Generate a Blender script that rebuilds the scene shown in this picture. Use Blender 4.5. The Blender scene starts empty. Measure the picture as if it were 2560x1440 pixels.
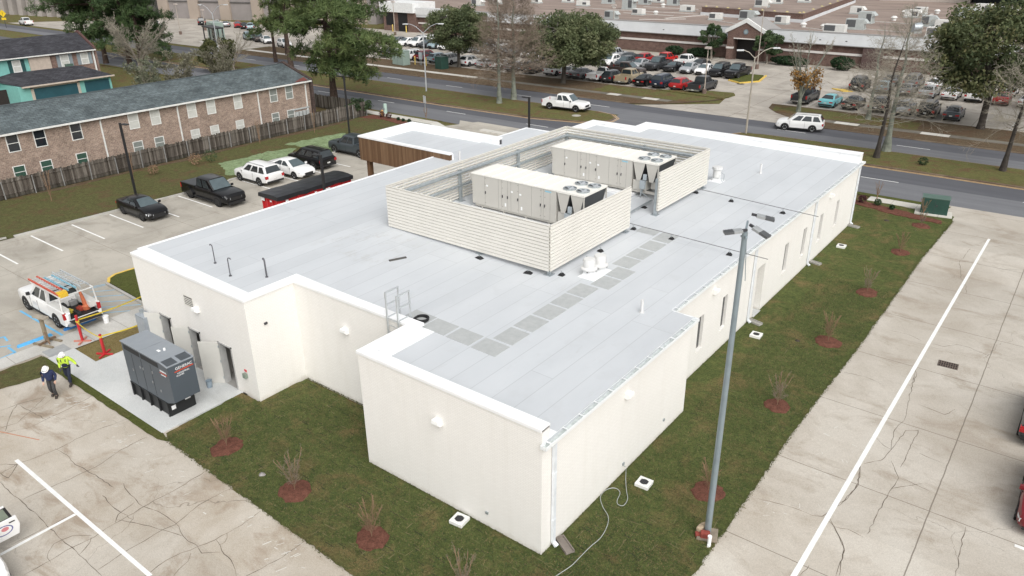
import bpy, bmesh, math, random
from math import sin, cos, pi, radians
from mathutils import Vector, Matrix
import numpy as np

scene = bpy.context.scene
COL = scene.collection
# ------------------------------------------------------------------ camera
cam_right, cam_up, cam_fwd, cam_pos = [[0.793527, 0.608456, -0.00979], [-0.246868, 0.336578, 0.90872], [-0.556211, 0.718677, -0.417292], [11.643627, -16.533492, 19.524147]]
cd = bpy.data.cameras.new('camera')
cd.sensor_width = 36.0
cd.lens = 1904.21 / 2560.0 * 36.0
cd.clip_start = 0.5
cd.clip_end = 3000
cam = bpy.data.objects.new('camera', cd)
M = Matrix.Identity(4)
for i in range(3):
    M[i][0] = cam_right[i]; M[i][1] = cam_up[i]; M[i][2] = -cam_fwd[i]; M[i][3] = cam_pos[i]
cam.matrix_world = M
COL.objects.link(cam)
scene.camera = cam
# ------------------------------------------------------------------ overcast daylight
SUN_EL, SUN_AZ = radians(46), radians(126)      # azimuth clockwise from +Y
world = bpy.data.worlds.new('World'); scene.world = world
world.use_nodes = True
wn = world.node_tree
bg = wn.nodes['Background']
sky = wn.nodes.new('ShaderNodeTexSky'); sky.sky_type = 'NISHITA'; sky.sun_disc = False
sky.sun_elevation = SUN_EL; sky.sun_rotation = SUN_AZ
sky.air_density = 1.0; sky.dust_density = 4.0; sky.ozone_density = 1.0
hs = wn.nodes.new('ShaderNodeHueSaturation'); hs.inputs['Saturation'].default_value = 0.12
wn.links.new(sky.outputs[0], hs.inputs['Color'])
wn.links.new(hs.outputs[0], bg.inputs['Color'])
bg.inputs['Strength'].default_value = 0.15
sl = bpy.data.lights.new('sun', 'SUN'); sl.energy = 1.15; sl.angle = radians(60); sl.color = (1.0, 0.97, 0.93)
so = bpy.data.objects.new('sun', sl); COL.objects.link(so)
d = Vector((sin(SUN_AZ)*cos(SUN_EL), cos(SUN_AZ)*cos(SUN_EL), sin(SUN_EL)))
so.rotation_euler = d.to_track_quat('Z', 'Y').to_euler()
so.location = d*200
vs = scene.view_settings
scene.display_settings.display_device = 'sRGB'
vs.view_transform = 'Standard'; vs.look = 'None'; vs.gamma = 1; vs.use_curve_mapping = False
vs.exposure = 0.26

# ------------------------------------------------------------------ material helpers
MATS = {}
class NT:
    def __init__(s, name):
        m = bpy.data.materials.new(name); m.use_nodes = True
        s.m = m; s.t = m.node_tree; s.b = s.t.nodes['Principled BSDF']
        MATS[name] = m
    def n(s, typ, **kw):
        nd = s.t.nodes.new('ShaderNode' + typ)
        for k, v in kw.items():
            if k in nd.inputs: nd.inputs[k].default_value = v
            else: setattr(nd, k, v)
        return nd
    def l(s, a, b): s.t.links.new(a, b)
    def pos(s): return s.n('NewGeometry').outputs['Position']
    def obj(s): return s.n('TexCoord').outputs['Object']
    def math(s, op, a, b=None, c=None, clamp=False):
        nd = s.n('Math', operation=op, use_clamp=clamp)
        for i, v in enumerate((a, b, c)):
            if v is None: continue
            if isinstance(v, (int, float)): nd.inputs[i].default_value = v
            else: s.l(v, nd.inputs[i])
        return nd.outputs[0]
    def noise(s, vec, scale, detail=4, rough=0.6, dist=0.0):
        nd = s.n('TexNoise', Scale=scale, Detail=detail, Roughness=rough, Distortion=dist)
        s.l(vec, nd.inputs['Vector']); return nd.outputs['Fac']
    def ramp(s, fac, *stops):
        r = s.n('ValToRGB'); e = r.color_ramp.elements
        while len(e) < len(stops): e.new(0.5)
        for i, (p, c) in enumerate(stops):
            e[i].position = p
            e[i].color = (c, c, c, 1) if isinstance(c, (int, float)) else (*c, 1)
        s.l(fac, r.inputs[0]); return r.outputs[0]
    def mix(s, fac, a, b, mode='MIX'):
        nd = s.n('Mix', data_type='RGBA', blend_type=mode)
        if isinstance(fac, (int, float)): nd.inputs[0].default_value = fac
        else: s.l(fac, nd.inputs[0])
        for v, i in ((a, 6), (b, 7)):
            if isinstance(v, tuple): nd.inputs[i].default_value = (*v[:3], 1)
            else: s.l(v, nd.inputs[i])
        return nd.outputs[2]
    def mapping(s, vec, scale=(1, 1, 1), rot=(0, 0, 0), loc=(0, 0, 0)):
        nd = s.n('Mapping'); s.l(vec, nd.inputs['Vector'])
        nd.inputs['Scale'].default_value = scale; nd.inputs['Rotation'].default_value = rot
        nd.inputs['Location'].default_value = loc
        return nd.outputs[0]
    def bump(s, h, strength=0.3, dist=0.02):
        nd = s.n('Bump', Strength=strength, Distance=dist); s.l(h, nd.inputs['Height'])
        s.l(nd.outputs[0], s.b.inputs['Normal'])
    def out(s, col=None, rough=0.6, metal=0.0, spec=0.5):
        if col is not None:
            if isinstance(col, tuple): s.b.inputs['Base Color'].default_value = (*col, 1)
            else: s.l(col, s.b.inputs['Base Color'])
        if isinstance(rough, (int, float)): s.b.inputs['Roughness'].default_value = rough
        else: s.l(rough, s.b.inputs['Roughness'])
        s.b.inputs['Metallic'].default_value = metal
        s.b.inputs['Specular IOR Level'].default_value = spec
        return s.m

def plain(name, c, rough=0.6, metal=0.0, var=0.12, scale=3.0, spec=0.5, coat=0.0, bump=0.0):
    """one paint or material with slight real-world unevenness"""
    if name in MATS: return MATS[name]
    t = NT(name)
    f = t.noise(t.obj(), scale, 5)
    lo = tuple(v*(1-var) for v in c); hi = tuple(min(1, v*(1+var*0.6)) for v in c)
    col = t.ramp(f, (0.3, lo), (0.7, hi))
    t.out(col, rough, metal, spec)
    if coat: t.b.inputs['Coat Weight'].default_value = coat; t.b.inputs['Coat Roughness'].default_value = 0.06
    if bump: t.bump(t.noise(t.obj(), scale*8, 3), bump)
    return t.m

def concrete(name, c1, c2, stain, joint=None, cracks=0.0, stain_amt=0.6, scale=0.22, crack_scale=0.28):
    t = NT(name); p = t.pos()
    f = t.noise(p, scale, 6, 0.62, 0.4)
    col = t.ramp(f, (0.36, c2), (0.60, c1))
    sp = t.mapping(p, (1.0, 1.6, 1), (0, 0, 0.5))
    f2 = t.noise(sp, 0.33, 5, 0.66, 0.8)
    col = t.mix(t.math('MULTIPLY', t.ramp(f2, (0.52, 0.0), (0.68, 1.0)), stain_amt), col, stain)
    fs = t.noise(p, 1.7, 6, 0.75, 0.3)
    col = t.mix(t.math('MULTIPLY', t.ramp(fs, (0.56, 0.0), (0.72, 1.0)), stain_amt*0.45), col, stain)
    if joint:
        sq = t.n('SeparateXYZ'); t.l(p, sq.inputs[0]); cells = []
        for ax in (0, 1):
            step, off, _ = joint.get(ax, (9.0, 0, 0)); cells.append(t.math('FLOOR', t.math('DIVIDE', t.math('ADD', sq.outputs[ax], step/2-off), step)))
        cv = t.n('CombineXYZ'); t.l(cells[0], cv.inputs[0]); t.l(cells[1], cv.inputs[1])
        wn = t.n('TexWhiteNoise', noise_dimensions='2D'); t.l(cv.outputs[0], wn.inputs['Vector'])
        col = t.mix(0.5, col, t.ramp(wn.outputs['Value'], (0.0, 0.40), (1.0, 0.57)), 'OVERLAY')
    ff = t.noise(p, 26, 3, 0.7)
    col = t.mix(0.36, col, t.ramp(ff, (0.3, 0.32), (0.7, 0.78)), 'OVERLAY')
    mask = None
    if cracks:
        wob = t.n('TexNoise', Scale=0.9, Detail=3.0, Roughness=0.5); t.l(p, wob.inputs['Vector'])
        ad = t.n('VectorMath', operation='MULTIPLY_ADD'); t.l(wob.outputs['Color'], ad.inputs[0])
        ad.inputs[1].default_value = (1.3, 1.3, 0); t.l(p, ad.inputs[2])
        fl = t.n('VectorMath', operation='MULTIPLY'); t.l(ad.outputs[0], fl.inputs[0]); fl.inputs[1].default_value = (1, 1, 0)
        for sc, w, th in ((crack_scale, 0.011, 0.42), (crack_scale*2.3, 0.0075, 0.57)):
            v = t.n('TexVoronoi', feature='DISTANCE_TO_EDGE', Scale=sc); t.l(fl.outputs[0], v.inputs['Vector'])
            line = t.math('LESS_THAN', v.outputs['Distance'], w*sc*0.9)
            gate = t.ramp(t.noise(p, 0.16, 2), (th, 0.0), (th+0.08, 1.0))
            mk = t.math('MULTIPLY', line, gate)
            mask = mk if mask is None else t.math('MAXIMUM', mask, mk)
    if joint:
        sx = t.n('SeparateXYZ'); t.l(p, sx.inputs[0])
        wv = t.math('MULTIPLY', t.math('SUBTRACT', t.noise(p, 1.2, 2), 0.5), 0.05); jm = None
        for ax, (step, off, wd) in joint.items():
            co = t.math('ADD', t.math('ADD', sx.outputs[ax], wv), -off)
            md = t.math('ABSOLUTE', t.math('SUBTRACT', t.math('FLOORED_MODULO', co, step), step/2))
            mk = t.math('GREATER_THAN', md, step/2 - wd)
            jm = mk if jm is None else t.math('MAXIMUM', jm, mk)
        col = t.mix(t.math('MULTIPLY', jm, 0.72), col, (0.13, 0.105, 0.08))
    if mask is not None:
        col = t.mix(t.math('MULTIPLY', mask, cracks or 0.5), col, (0.14, 0.115, 0.09))
    t.out(col, 0.85, spec=0.3)
    t.bump(t.noise(p, 14, 4), 0.15, 0.01)
    return t.m

def grass_mat(name, g1, g2, brown, brown_th=0.5, sod=False, brown_soft=0.16):
    t = NT(name); p = t.pos()
    f = t.noise(p, 3.0, 8, 0.72, 0.4)
    col = t.ramp(f, (0.30, g2), (0.68, g1))
    fb = t.noise(p, 0.55, 7, 0.7, 0.6)
    col = t.mix(t.ramp(fb, (brown_th, 0.0), (brown_th+brown_soft, 1.0)), col, brown)
    fy = t.noise(t.mapping(p, (1, 1, 1), (0, 0, 0.6), (7, 3, 0)), 5.5, 6, 0.7, 0.8)
    col = t.mix(t.math('MULTIPLY', t.ramp(fy, (0.55, 0.0), (0.72, 1.0)), 0.45), col, (brown[0]*1.35, brown[1]*1.5, brown[2]*1.3))
    if sod:
        br = t.n('TexBrick', offset=0.5, **{'Scale': 1.0, 'Mortar Size': 0.012, 'Brick Width': 1.25, 'Row Height': 0.42, 'Mortar Smooth': 0.6})
        wob = t.n('TexNoise', Scale=1.6, Detail=4.0); t.l(p, wob.inputs['Vector'])
        ad = t.n('VectorMath', operation='MULTIPLY_ADD'); t.l(wob.outputs['Color'], ad.inputs[0])
        ad.inputs[1].default_value = (0.22, 0.22, 0); t.l(p, ad.inputs[2])
        t.l(ad.outputs[0], br.inputs['Vector'])
        br.inputs['Color1'].default_value = (0.36, 0.36, 0.36, 1); br.inputs['Color2'].default_value = (0.60, 0.60, 0.60, 1)
        br.inputs['Mortar'].default_value = (0.12, 0.12, 0.12, 1)
        gate = t.ramp(t.noise(p, 1.1, 3), (0.44, 0.05), (0.62, 0.55))
        col = t.mix(gate, col, br.outputs['Color'], 'OVERLAY')
    fine = t.noise(p, 38, 4, 0.8)
    col = t.mix(0.85, col, t.ramp(fine, (0.28, 0.12), (0.72, 0.90)), 'OVERLAY')
    mid = t.noise(p, 9, 5, 0.8)
    col = t.mix(0.5, col, t.ramp(mid, (0.3, 0.22), (0.7, 0.82)), 'OVERLAY')
    t.out(col, 0.95, spec=0.1)
    t.bump(t.noise(p, 22, 5, 0.8), 0.9, 0.06)
    return t.m

def asphalt(name, c, c2, track=None):
    t = NT(name); p = t.pos()
    f = t.noise(t.mapping(p, (0.05, 1.0, 1)), 0.9, 5, 0.6, 0.2)
    col = t.ramp(f, (0.3, c2), (0.7, c))
    f2 = t.noise(p, 0.35, 5, 0.6)
    col = t.mix(t.ramp(f2, (0.5, 0.0), (0.75, 0.5)), col, c2)
    fine = t.noise(p, 30, 3, 0.8)
    col = t.mix(0.3, col, t.ramp(fine, (0.3, 0.25), (0.7, 0.75)), 'OVERLAY')
    t.out(col, 0.8, spec=0.35)
    return t.m

def brick_mat(name, c1, c2, mortar, bw=0.21, rh=0.075, axis='x', msize=0.012):
    t = NT(name); p = t.pos()
    sx = t.n('SeparateXYZ'); t.l(p, sx.inputs[0])
    cb = t.n('CombineXYZ')
    t.l(t.math('ADD', sx.outputs[0], sx.outputs[1]), cb.inputs[0]); t.l(sx.outputs[2], cb.inputs[1])
    br = t.n('TexBrick', offset=0.5, **{'Scale': 1.0, 'Mortar Size': msize, 'Brick Width': bw, 'Row Height': rh})
    t.l(cb.outputs[0], br.inputs['Vector'])
    br.inputs['Color1'].default_value = (*c1, 1); br.inputs['Color2'].default_value = (*c2, 1); br.inputs['Mortar'].default_value = (*mortar, 1)
    f = t.noise(p, 1.3, 6, 0.75)
    col = t.mix(0.55, br.outputs['Color'], t.ramp(f, (0.3, 0.25), (0.7, 0.75)), 'OVERLAY')
    f2 = t.noise(p, 9.0, 3, 0.7)
    col = t.mix(0.5, col, t.ramp(f2, (0.3, 0.22), (0.7, 0.8)), 'OVERLAY')
    t.out(col, 0.9, spec=0.2)
    return t.m

# ------------------------------------------------------------------ mesh helpers
class MB:
    def __init__(s): s.v = []; s.f = []; s.mi = []; s.m = 0; s.sm = []; s.smooth = False
    def add(s, vs, fs):
        o = len(s.v); s.v += [tuple(q) for q in vs]
        for f in fs: s.f.append(tuple(i+o for i in f)); s.mi.append(s.m); s.sm.append(s.smooth)
    def box(s, x0, x1, y0, y1, z0, z1):
        s.add([(x0,y0,z0),(x1,y0,z0),(x1,y1,z0),(x0,y1,z0),(x0,y0,z1),(x1,y0,z1),(x1,y1,z1),(x0,y1,z1)],
              [(0,3,2,1),(4,5,6,7),(0,1,5,4),(1,2,6,5),(2,3,7,6),(3,0,4,7)])
    def obox(s, c, ax, hx, hy, hz):
        """oriented box: centre c, ax 3x3 columns"""
        pts = []
        for sz in (-1, 1):
            for sx_, sy in ((-1,-1),(1,-1),(1,1),(-1,1)):
                pts.append(Vector(c)+ax[0]*hx*sx_+ax[1]*hy*sy+ax[2]*hz*sz)
        s.add(pts, [(0,3,2,1),(4,5,6,7),(0,1,5,4),(1,2,6,5),(2,3,7,6),(3,0,4,7)])
    def bar(s, a, b, w, h=None, up=(0,0,1)):
        a = Vector(a); b = Vector(b); h = h or w
        x = (b-a); L = x.length; x.normalize()
        y = Vector(up).cross(x)
        if y.length < 1e-4: y = Vector((1,0,0)).cross(x)
        y.normalize(); z = x.cross(y)
        s.obox((a+b)/2, (x, y, z), L/2, w/2, h/2)
    def quad(s, *p): s.add(p, [tuple(range(len(p)))])
    def prism(s, poly, z0, z1):
        n = len(poly); zf0 = z0 if callable(z0) else (lambda x, y: z0); zf1 = z1 if callable(z1) else (lambda x, y: z1)
        s.add([(x, y, zf0(x, y)) for x, y in poly]+[(x, y, zf1(x, y)) for x, y in poly],
              [tuple(range(n))[::-1], tuple(range(n, 2*n))]+[(i, (i+1) % n, (i+1) % n+n, i+n) for i in range(n)])
    def cyl(s, c, r, h, n=16, r2=None, axis='z', caps=True):
        r2 = r if r2 is None else r2; p = []
        for k, (rr, t) in enumerate(((r, 0), (r2, h))):
            for i in range(n):
                a = 2*pi*i/n; u, v = rr*cos(a), rr*sin(a)
                q = {'z': (u, v, t), 'y': (v, t, u), 'x': (t, u, v)}[axis]
                p.append((c[0]+q[0], c[1]+q[1], c[2]+q[2]))
        s.add(p, [(i, (i+1) % n, (i+1) % n+n, i+n) for i in range(n)]+([tuple(range(n))[::-1], tuple(range(n, 2*n))] if caps else []))
    def lathe(s, prof, n=16, c=(0,0,0), axis='z'):
        p = []
        for r, t in prof:
            for i in range(n):
                a = 2*pi*i/n; u, v = r*cos(a), r*sin(a)
                q = {'z': (u, v, t), 'y': (v, t, u), 'x': (t, u, v)}[axis]
                p.append((c[0]+q[0], c[1]+q[1], c[2]+q[2]))
        m = len(prof)
        s.add(p, [(k*n+i, k*n+(i+1) % n, (k+1)*n+(i+1) % n, (k+1)*n+i) for k in range(m-1) for i in range(n)])
    def tube(s, pts, r, n=6, r_end=None, caps=True):
        pts = [Vector(q) for q in pts]; m = len(pts); P = []
        prev = None
        for k, q in enumerate(pts):
            tdir = (pts[min(k+1, m-1)]-pts[max(k-1, 0)]).normalized()
            if prev is None:
                a = Vector((0,0,1)) if abs(tdir.z) < 0.9 else Vector((1,0,0))
                x = tdir.cross(a).normalized()
            else: x = (prev-tdir*prev.dot(tdir)).normalized()
            prev = x; y = tdir.cross(x)
            rr = r if r_end is None else r+(r_end-r)*k/(m-1)
            if isinstance(r, (list, tuple)): rr = r[k]
            for i in range(n):
                a = 2*pi*i/n; P.append(q+x*rr*cos(a)+y*rr*sin(a))
        s.add(P, [(k*n+i, k*n+(i+1) % n, (k+1)*n+(i+1) % n, (k+1)*n+i) for k in range(m-1) for i in range(n)]
              +([tuple(range(n))[::-1], tuple(range((m-1)*n, m*n))] if caps else []))
    def mesh(s, name, mats):
        me = bpy.data.meshes.new(name); me.from_pydata(s.v, [], s.f)
        for m in (mats if isinstance(mats, (list, tuple)) else [mats]): me.materials.append(m)
        me.polygons.foreach_set('material_index', s.mi)
        me.polygons.foreach_set('use_smooth', s.sm)
        me.update()
        return me
    def build(s, name, mats, parent=None, smooth=False, bevel=0, fix=False):
        me = s.mesh(name, mats)
        if bevel or fix:
            b = bmesh.new(); b.from_mesh(me)
            bmesh.ops.recalc_face_normals(b, faces=b.faces)
            if bevel: bmesh.ops.bevel(b, geom=[e for e in b.edges if len(e.link_faces) == 2 and e.calc_face_angle() > 0.5], offset=bevel, segments=2, affect='EDGES', profile=0.6)
            b.to_mesh(me); b.free()
        if smooth:
            me.polygons.foreach_set('use_smooth', [True]*len(me.polygons))
            me.set_sharp_from_angle(angle=radians(35))
        o = bpy.data.objects.new(name, me); COL.objects.link(o)
        if parent is not None: o.parent = parent
        return o

def tag(o, label=None, cat=None, group=None, kind=None):
    if label: o['label'] = label
    if cat: o['category'] = cat
    if group: o['group'] = group
    if kind: o['kind'] = kind
    return o
def thing(name, label, cat, loc=(0,0,0), rz=0.0, group=None):
    o = bpy.data.objects.new(name, None); COL.objects.link(o)
    o.empty_display_size = 0.3
    o.location = loc; o.rotation_euler = (0, 0, rz)
    return tag(o, label, cat, group)
def copy_tree(o, parent=None):
    c = o.copy(); COL.objects.link(c)
    if parent is not None: c.parent = parent
    for ch in list(o.children): copy_tree(ch, c)
    return c
def dup(o, loc, rz=None, label=None, group=None, scale=None):
    c = copy_tree(o); c.location = loc
    if rz is not None: c.rotation_euler = (0, 0, rz)
    if label: c['label'] = label
    if group: c['group'] = group
    if scale: c.scale = scale
    return c
def structure(o): o['kind'] = 'structure'; return o
def sheet(name, poly, z, mat, kind='structure'):
    b = MB(); b.quad(*[(x, y, z) for x, y in poly]); o = b.build(name, mat); o['kind'] = kind
    return o
def jag(poly, step=0.5, amp=0.06, seed=1):
    r = random.Random(seed); out = []
    for i, a in enumerate(poly):
        c = poly[(i+1) % len(poly)]; L = math.dist(a, c); n = max(1, int(L/step))
        for k in range(n):
            t = k/n; j = amp if k else amp*0.3
            out.append((a[0]+(c[0]-a[0])*t+r.uniform(-j, j), a[1]+(c[1]-a[1])*t+r.uniform(-j, j)))
    return out
def offset_line(pts, dist):
    """polyline moved to its left by dist with mitred corners"""
    P = [Vector((x, y)) for x, y in pts]; out = []
    nr = []
    for a, b in zip(P, P[1:]):
        t = (b-a).normalized(); nr.append(Vector((-t.y, t.x)))
    for i, q in enumerate(P):
        if i == 0: out.append(q+nr[0]*dist)
        elif i == len(P)-1: out.append(q+nr[-1]*dist)
        else:
            m = (nr[i-1]+nr[i]); out.append(q+m*(dist/(1+nr[i-1].dot(nr[i]))))
    return [(v.x, v.y) for v in out]
def wall_line(mb, pts, thick, z0, z1):
    a = pts; b = offset_line(pts, thick)
    mb.prism(a+b[::-1], z0, z1)
def text_mesh(body, size, mat, name, mtx, parent=None, extrude=0.004):
    cu = bpy.data.curves.new('lettering', 'FONT'); cu.body = body; cu.size = size; cu.extrude = extrude
    cu.align_x = 'CENTER'; cu.align_y = 'CENTER'
    to = bpy.data.objects.new('lettering', cu); COL.objects.link(to)
    dg = bpy.context.evaluated_depsgraph_get(); me = bpy.data.meshes.new_from_object(to.evaluated_get(dg))
    bpy.data.objects.remove(to); bpy.data.curves.remove(cu)
    me.name = name; me.materials.clear(); me.materials.append(mat)
    o = bpy.data.objects.new(name, me); COL.objects.link(o)
    if parent is not None: o.parent = parent
    o.matrix_local = mtx
    return o

# ------------------------------------------------------------------ materials of the setting
conc_old = concrete('concrete_old', (0.50,0.465,0.41), (0.40,0.36,0.305), (0.27,0.22,0.165), joint={1: (5.5, 5.0, 0.018), 0: (17.0, -6.75, 0.022)}, cracks=0.4, stain_amt=0.55, crack_scale=0.07)
conc_front = concrete('concrete_front', (0.50,0.46,0.40), (0.39,0.34,0.275), (0.27,0.205,0.145), joint={0: (5.2, 0.4, -1), 1: (6.2, 2.45, -1)}, cracks=0.5, stain_amt=0.78, crack_scale=0.12)
conc_lot = concrete('concrete_lot', (0.45,0.42,0.365), (0.35,0.325,0.28), (0.25,0.225,0.185), joint={0: (6.1, 0.6, 0.012), 1: (6.0, -0.3, 0.012)}, cracks=0.0, stain_amt=0.5)
conc_far = concrete('concrete_far', (0.44,0.405,0.355), (0.35,0.32,0.28), (0.22,0.195,0.165), joint={0: (6.0, 0.6, 0.03), 1: (6.0, 1.3, 0.03)}, cracks=0.0, stain_amt=0.6)
conc_new = concrete('concrete_new', (0.56,0.57,0.56), (0.47,0.485,0.48), (0.36,0.36,0.34), cracks=0.0, stain_amt=0.35)
conc_walk = concrete('concrete_walk', (0.52,0.51,0.48), (0.43,0.42,0.39), (0.33,0.31,0.27), joint={1: (1.83, 0.2, 0.012)}, cracks=0.0, stain_amt=0.3)
conc_street_walk = concrete('concrete_street_walk', (0.60,0.58,0.53), (0.52,0.50,0.45), (0.42,0.39,0.33), joint={0: (1.8, 0.2, 0.012)}, stain_amt=0.3)
conc_dark_walk = concrete('concrete_dark_walk', (0.20,0.185,0.155), (0.12,0.11,0.09), (0.08,0.07,0.055), stain_amt=0.7)
conc_kerb = concrete('concrete_kerb', (0.45,0.44,0.41), (0.36,0.35,0.32), (0.24,0.22,0.19), stain_amt=0.4)
asph = asphalt('asphalt_road', (0.185,0.19,0.20), (0.135,0.138,0.15))
asph_d = asphalt('asphalt_dark', (0.112,0.115,0.127), (0.088,0.09,0.102))
lawn_m = grass_mat('lawn_sod', (0.106,0.122,0.041), (0.054,0.074,0.025), (0.158,0.122,0.056), 0.50, sod=True)
grass_g = grass_mat('grass_rough', (0.125,0.125,0.050), (0.068,0.070,0.030), (0.12,0.078,0.045), 0.50)
grass_b = grass_mat('grass_brown', (0.150,0.148,0.055), (0.090,0.090,0.036), (0.135,0.088,0.048), 0.48, brown_soft=0.14)
grass_p = grass_mat('grass_pale', (0.235,0.185,0.085), (0.15,0.125,0.05), (0.20,0.14,0.065), 0.5)
grass_k = grass_mat('grass_kept', (0.10,0.112,0.034), (0.066,0.078,0.022), (0.12,0.10,0.045), 0.55)
duff = grass_mat('leaf_litter', (0.155,0.118,0.075), (0.082,0.060,0.040), (0.115,0.072,0.045), 0.48)
paint_w = plain('road_paint_white', (0.82,0.82,0.80), 0.7, var=0.12, scale=2.5)
paint_wf = plain('road_paint_worn', (0.50,0.49,0.47), 0.7, var=0.25, scale=2.5)
paint_y = plain('road_paint_yellow', (0.72,0.50,0.10), 0.7, var=0.15)
paint_yo = plain('road_paint_orange', (0.56,0.38,0.20), 0.7, var=0.25)
paint_b = plain('lot_paint_blue', (0.16,0.46,0.72), 0.7, var=0.12, scale=2)
paint_bt = plain('lot_paint_blue_thin', (0.27,0.46,0.60), 0.7, var=0.2, scale=2)

# ------------------------------------------------------------------ ground, one sheet to the horizon
sheet('ground', [(-1400,-400),(900,-400),(900,1500),(-1400,1500)], -0.05, grass_b)
# ---- near lots
sheet('concrete_lot', [(4.3,-60),(70,-60),(70,49.6),(5.2,49.6),(4.4,44)], -0.012, conc_old)
sheet('front_lot', [(-60,-60),(5.2,-60),(5.2,-3.3),(-29.3,-3.3)], -0.008, conc_front)
sheet('left_lot', [(-60,-20),(-30.4,-20),(-30.4,2.5),(-25.4,3.2),(-25.4,51.8),(-46.0,51.8),(-48.6,46)], 0.0, conc_lot)
# ---- lawn round the building
b = MB()
front = [(-17.3,-3.95),(-16.5,-4.2),(-9.9,-4.42),(-4.5,-4.55),(2.6,-4.75),(4.55,-4.8)]
right = [(4.62,2.5),(4.5,13.1),(4.66,22.3),(4.64,36.5),(4.9,45.6),(4.75,47.2)]
lp = [(-17.46,0.0)]+front+right+[(-1.2,47.6),(-30,47.4),(-30,40),(-1.5,40.9),(-1.2,11.2),(-0.2,11),(-0.2,0.2),(-8.4,0.2),(-8.6,2.6),(-16,2.6),(-16.2,0.0)]
b.prism(jag(lp, 0.22, 0.05, 3), -0.03, 0.018)
structure(b.build('lawn', lawn_m))
r = random.Random(8); b = MB(); b2 = MB()
def on_lawn(x, y): return (0.3 < x < 4.4 and -4.4 < y < 44) or (-17 < x < 4 and -4.3 < y < -0.2) or (-15.8 < x < -8.9 and -0.3 < y < 2.5)
while len(b.f) < 6*330:
    x, y = r.uniform(-17,4.5), r.choice((r.uniform(-4.4,4), r.uniform(-4.4,44)))
    if not on_lawn(x, y): continue
    L = r.uniform(.10,.45); b.bar((x,y,.019),(x+L,y+r.uniform(-.05,.05),.019), r.uniform(.012,.03), .006)
structure(b.build('sod_gaps', plain('soil_dark', (0.028,0.024,0.014), .95)))
while len(b2.f) < 6*300:
    x, y = r.uniform(-17,4.5), r.choice((r.uniform(-4.4,4), r.uniform(-4.4,44)))
    if not on_lawn(x, y): continue
    L = r.uniform(.08,.5); a = r.choice((0, pi/2))+r.uniform(-.15,.15); b2.bar((x,y,.02),(x+L*cos(a),y+L*sin(a),.02), r.uniform(.010,.030), .006)
structure(b2.build('sod_seams', plain('straw_pale', (0.165,0.145,0.068), .95, var=.3)))
sheet('lawn_verge_strip', jag([(-27.2,-4.45),(-17.2,-4.42),(-16.6,-4.2),(-17.45,-4.0),(-28.2,-4.05),(-28.9,-4.1)], 0.4, 0.03, 4), 0.022, grass_k)
sheet('corner_grass', jag([(-29.05, -6.81),(-28.97, -4.13),(-26.97, -4.06),(-26.71, -5.17),(-27.33, -7.44)], 0.4, 0.05, 5), 0.009, grass_g)
sheet('pale_turf', [(-28.25,-2.72),(-26.1,-2.72),(-25.9,-0.4),(-25.6,0.15),(-25.62,2.4),(-28.25,0.9)], 0.012, grass_p)
b = MB(); b.box(-28.4,-17.45,-4.05,-2.73,-0.1,0.03); b.box(-26.05,-17.45,-2.73,0.10,-0.1,0.03)
structure(b.build('generator_slab', conc_new))
sheet('footpath', [(-30.4,-20),(-29.15,-20),(-29.15,-4.1),(-28.35,-4.0),(-28.3,2.2),(-30.4,2.2)], 0.016, conc_walk)
b = MB(); b.box(-29.35,-28.42,-3.95,-2.85,-0.1,0.034)
structure(b.build('ramp_panel', plain('ramp_grey', (0.33,0.34,0.34), 0.9)))
# island beside the entrance with its kerb
b = MB()
isl = [(-31.3,2.45),(-35.2,2.62),(-35.75,2.95),(-36.05,3.5),(-36.0,4.9),(-30,9.5),(-26,9.5),(-26,2.6)]
b.prism(isl, -0.05, 0.12); structure(b.build('entrance_island', grass_k))
b = MB(); wall_line(b, [(-26.2,2.30),(-31.3,2.38),(-35.25,2.52)], 0.16, -0.05, 0.14); structure(b.build('island_kerb', conc_kerb))
b = MB(); wall_line(b, [(-29.8,9.9),(-36.15,4.95),(-36.22,3.45),(-35.9,2.85),(-35.26,2.5)][::-1], -0.17, -0.05, 0.142); structure(b.build('island_kerb_yellow', paint_y))
# lot kerb at the grass bank
kerb = [(-49.05,2.6),(-48.75,9.0),(-48.45,16.0),(-48.1,19.4),(-48.75,20.5),(-48.75,27.2),(-48.3,30.8),(-49.0,34.5),(-48.8,44.0)]
b = MB(); wall_line(b, kerb, 0.2, -0.05, 0.14); structure(b.build('lot_kerb', conc_kerb))
b = MB(); wall_line(b, [(-52.5,-2.5),(-49.5,0.7),(-49.15,2.1)], 0.2, -0.05, 0.14); structure(b.build('lot_kerb_end', conc_kerb))
bank = kerb[::-1]+[(-49.1,1.4),(-52.4,-2.2),(-59.2,-5),(-59.2,46.5),(-54,47.0),(-49.5,46.5)]
sheet('grass_bank', bank, 0.05, grass_g)
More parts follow.
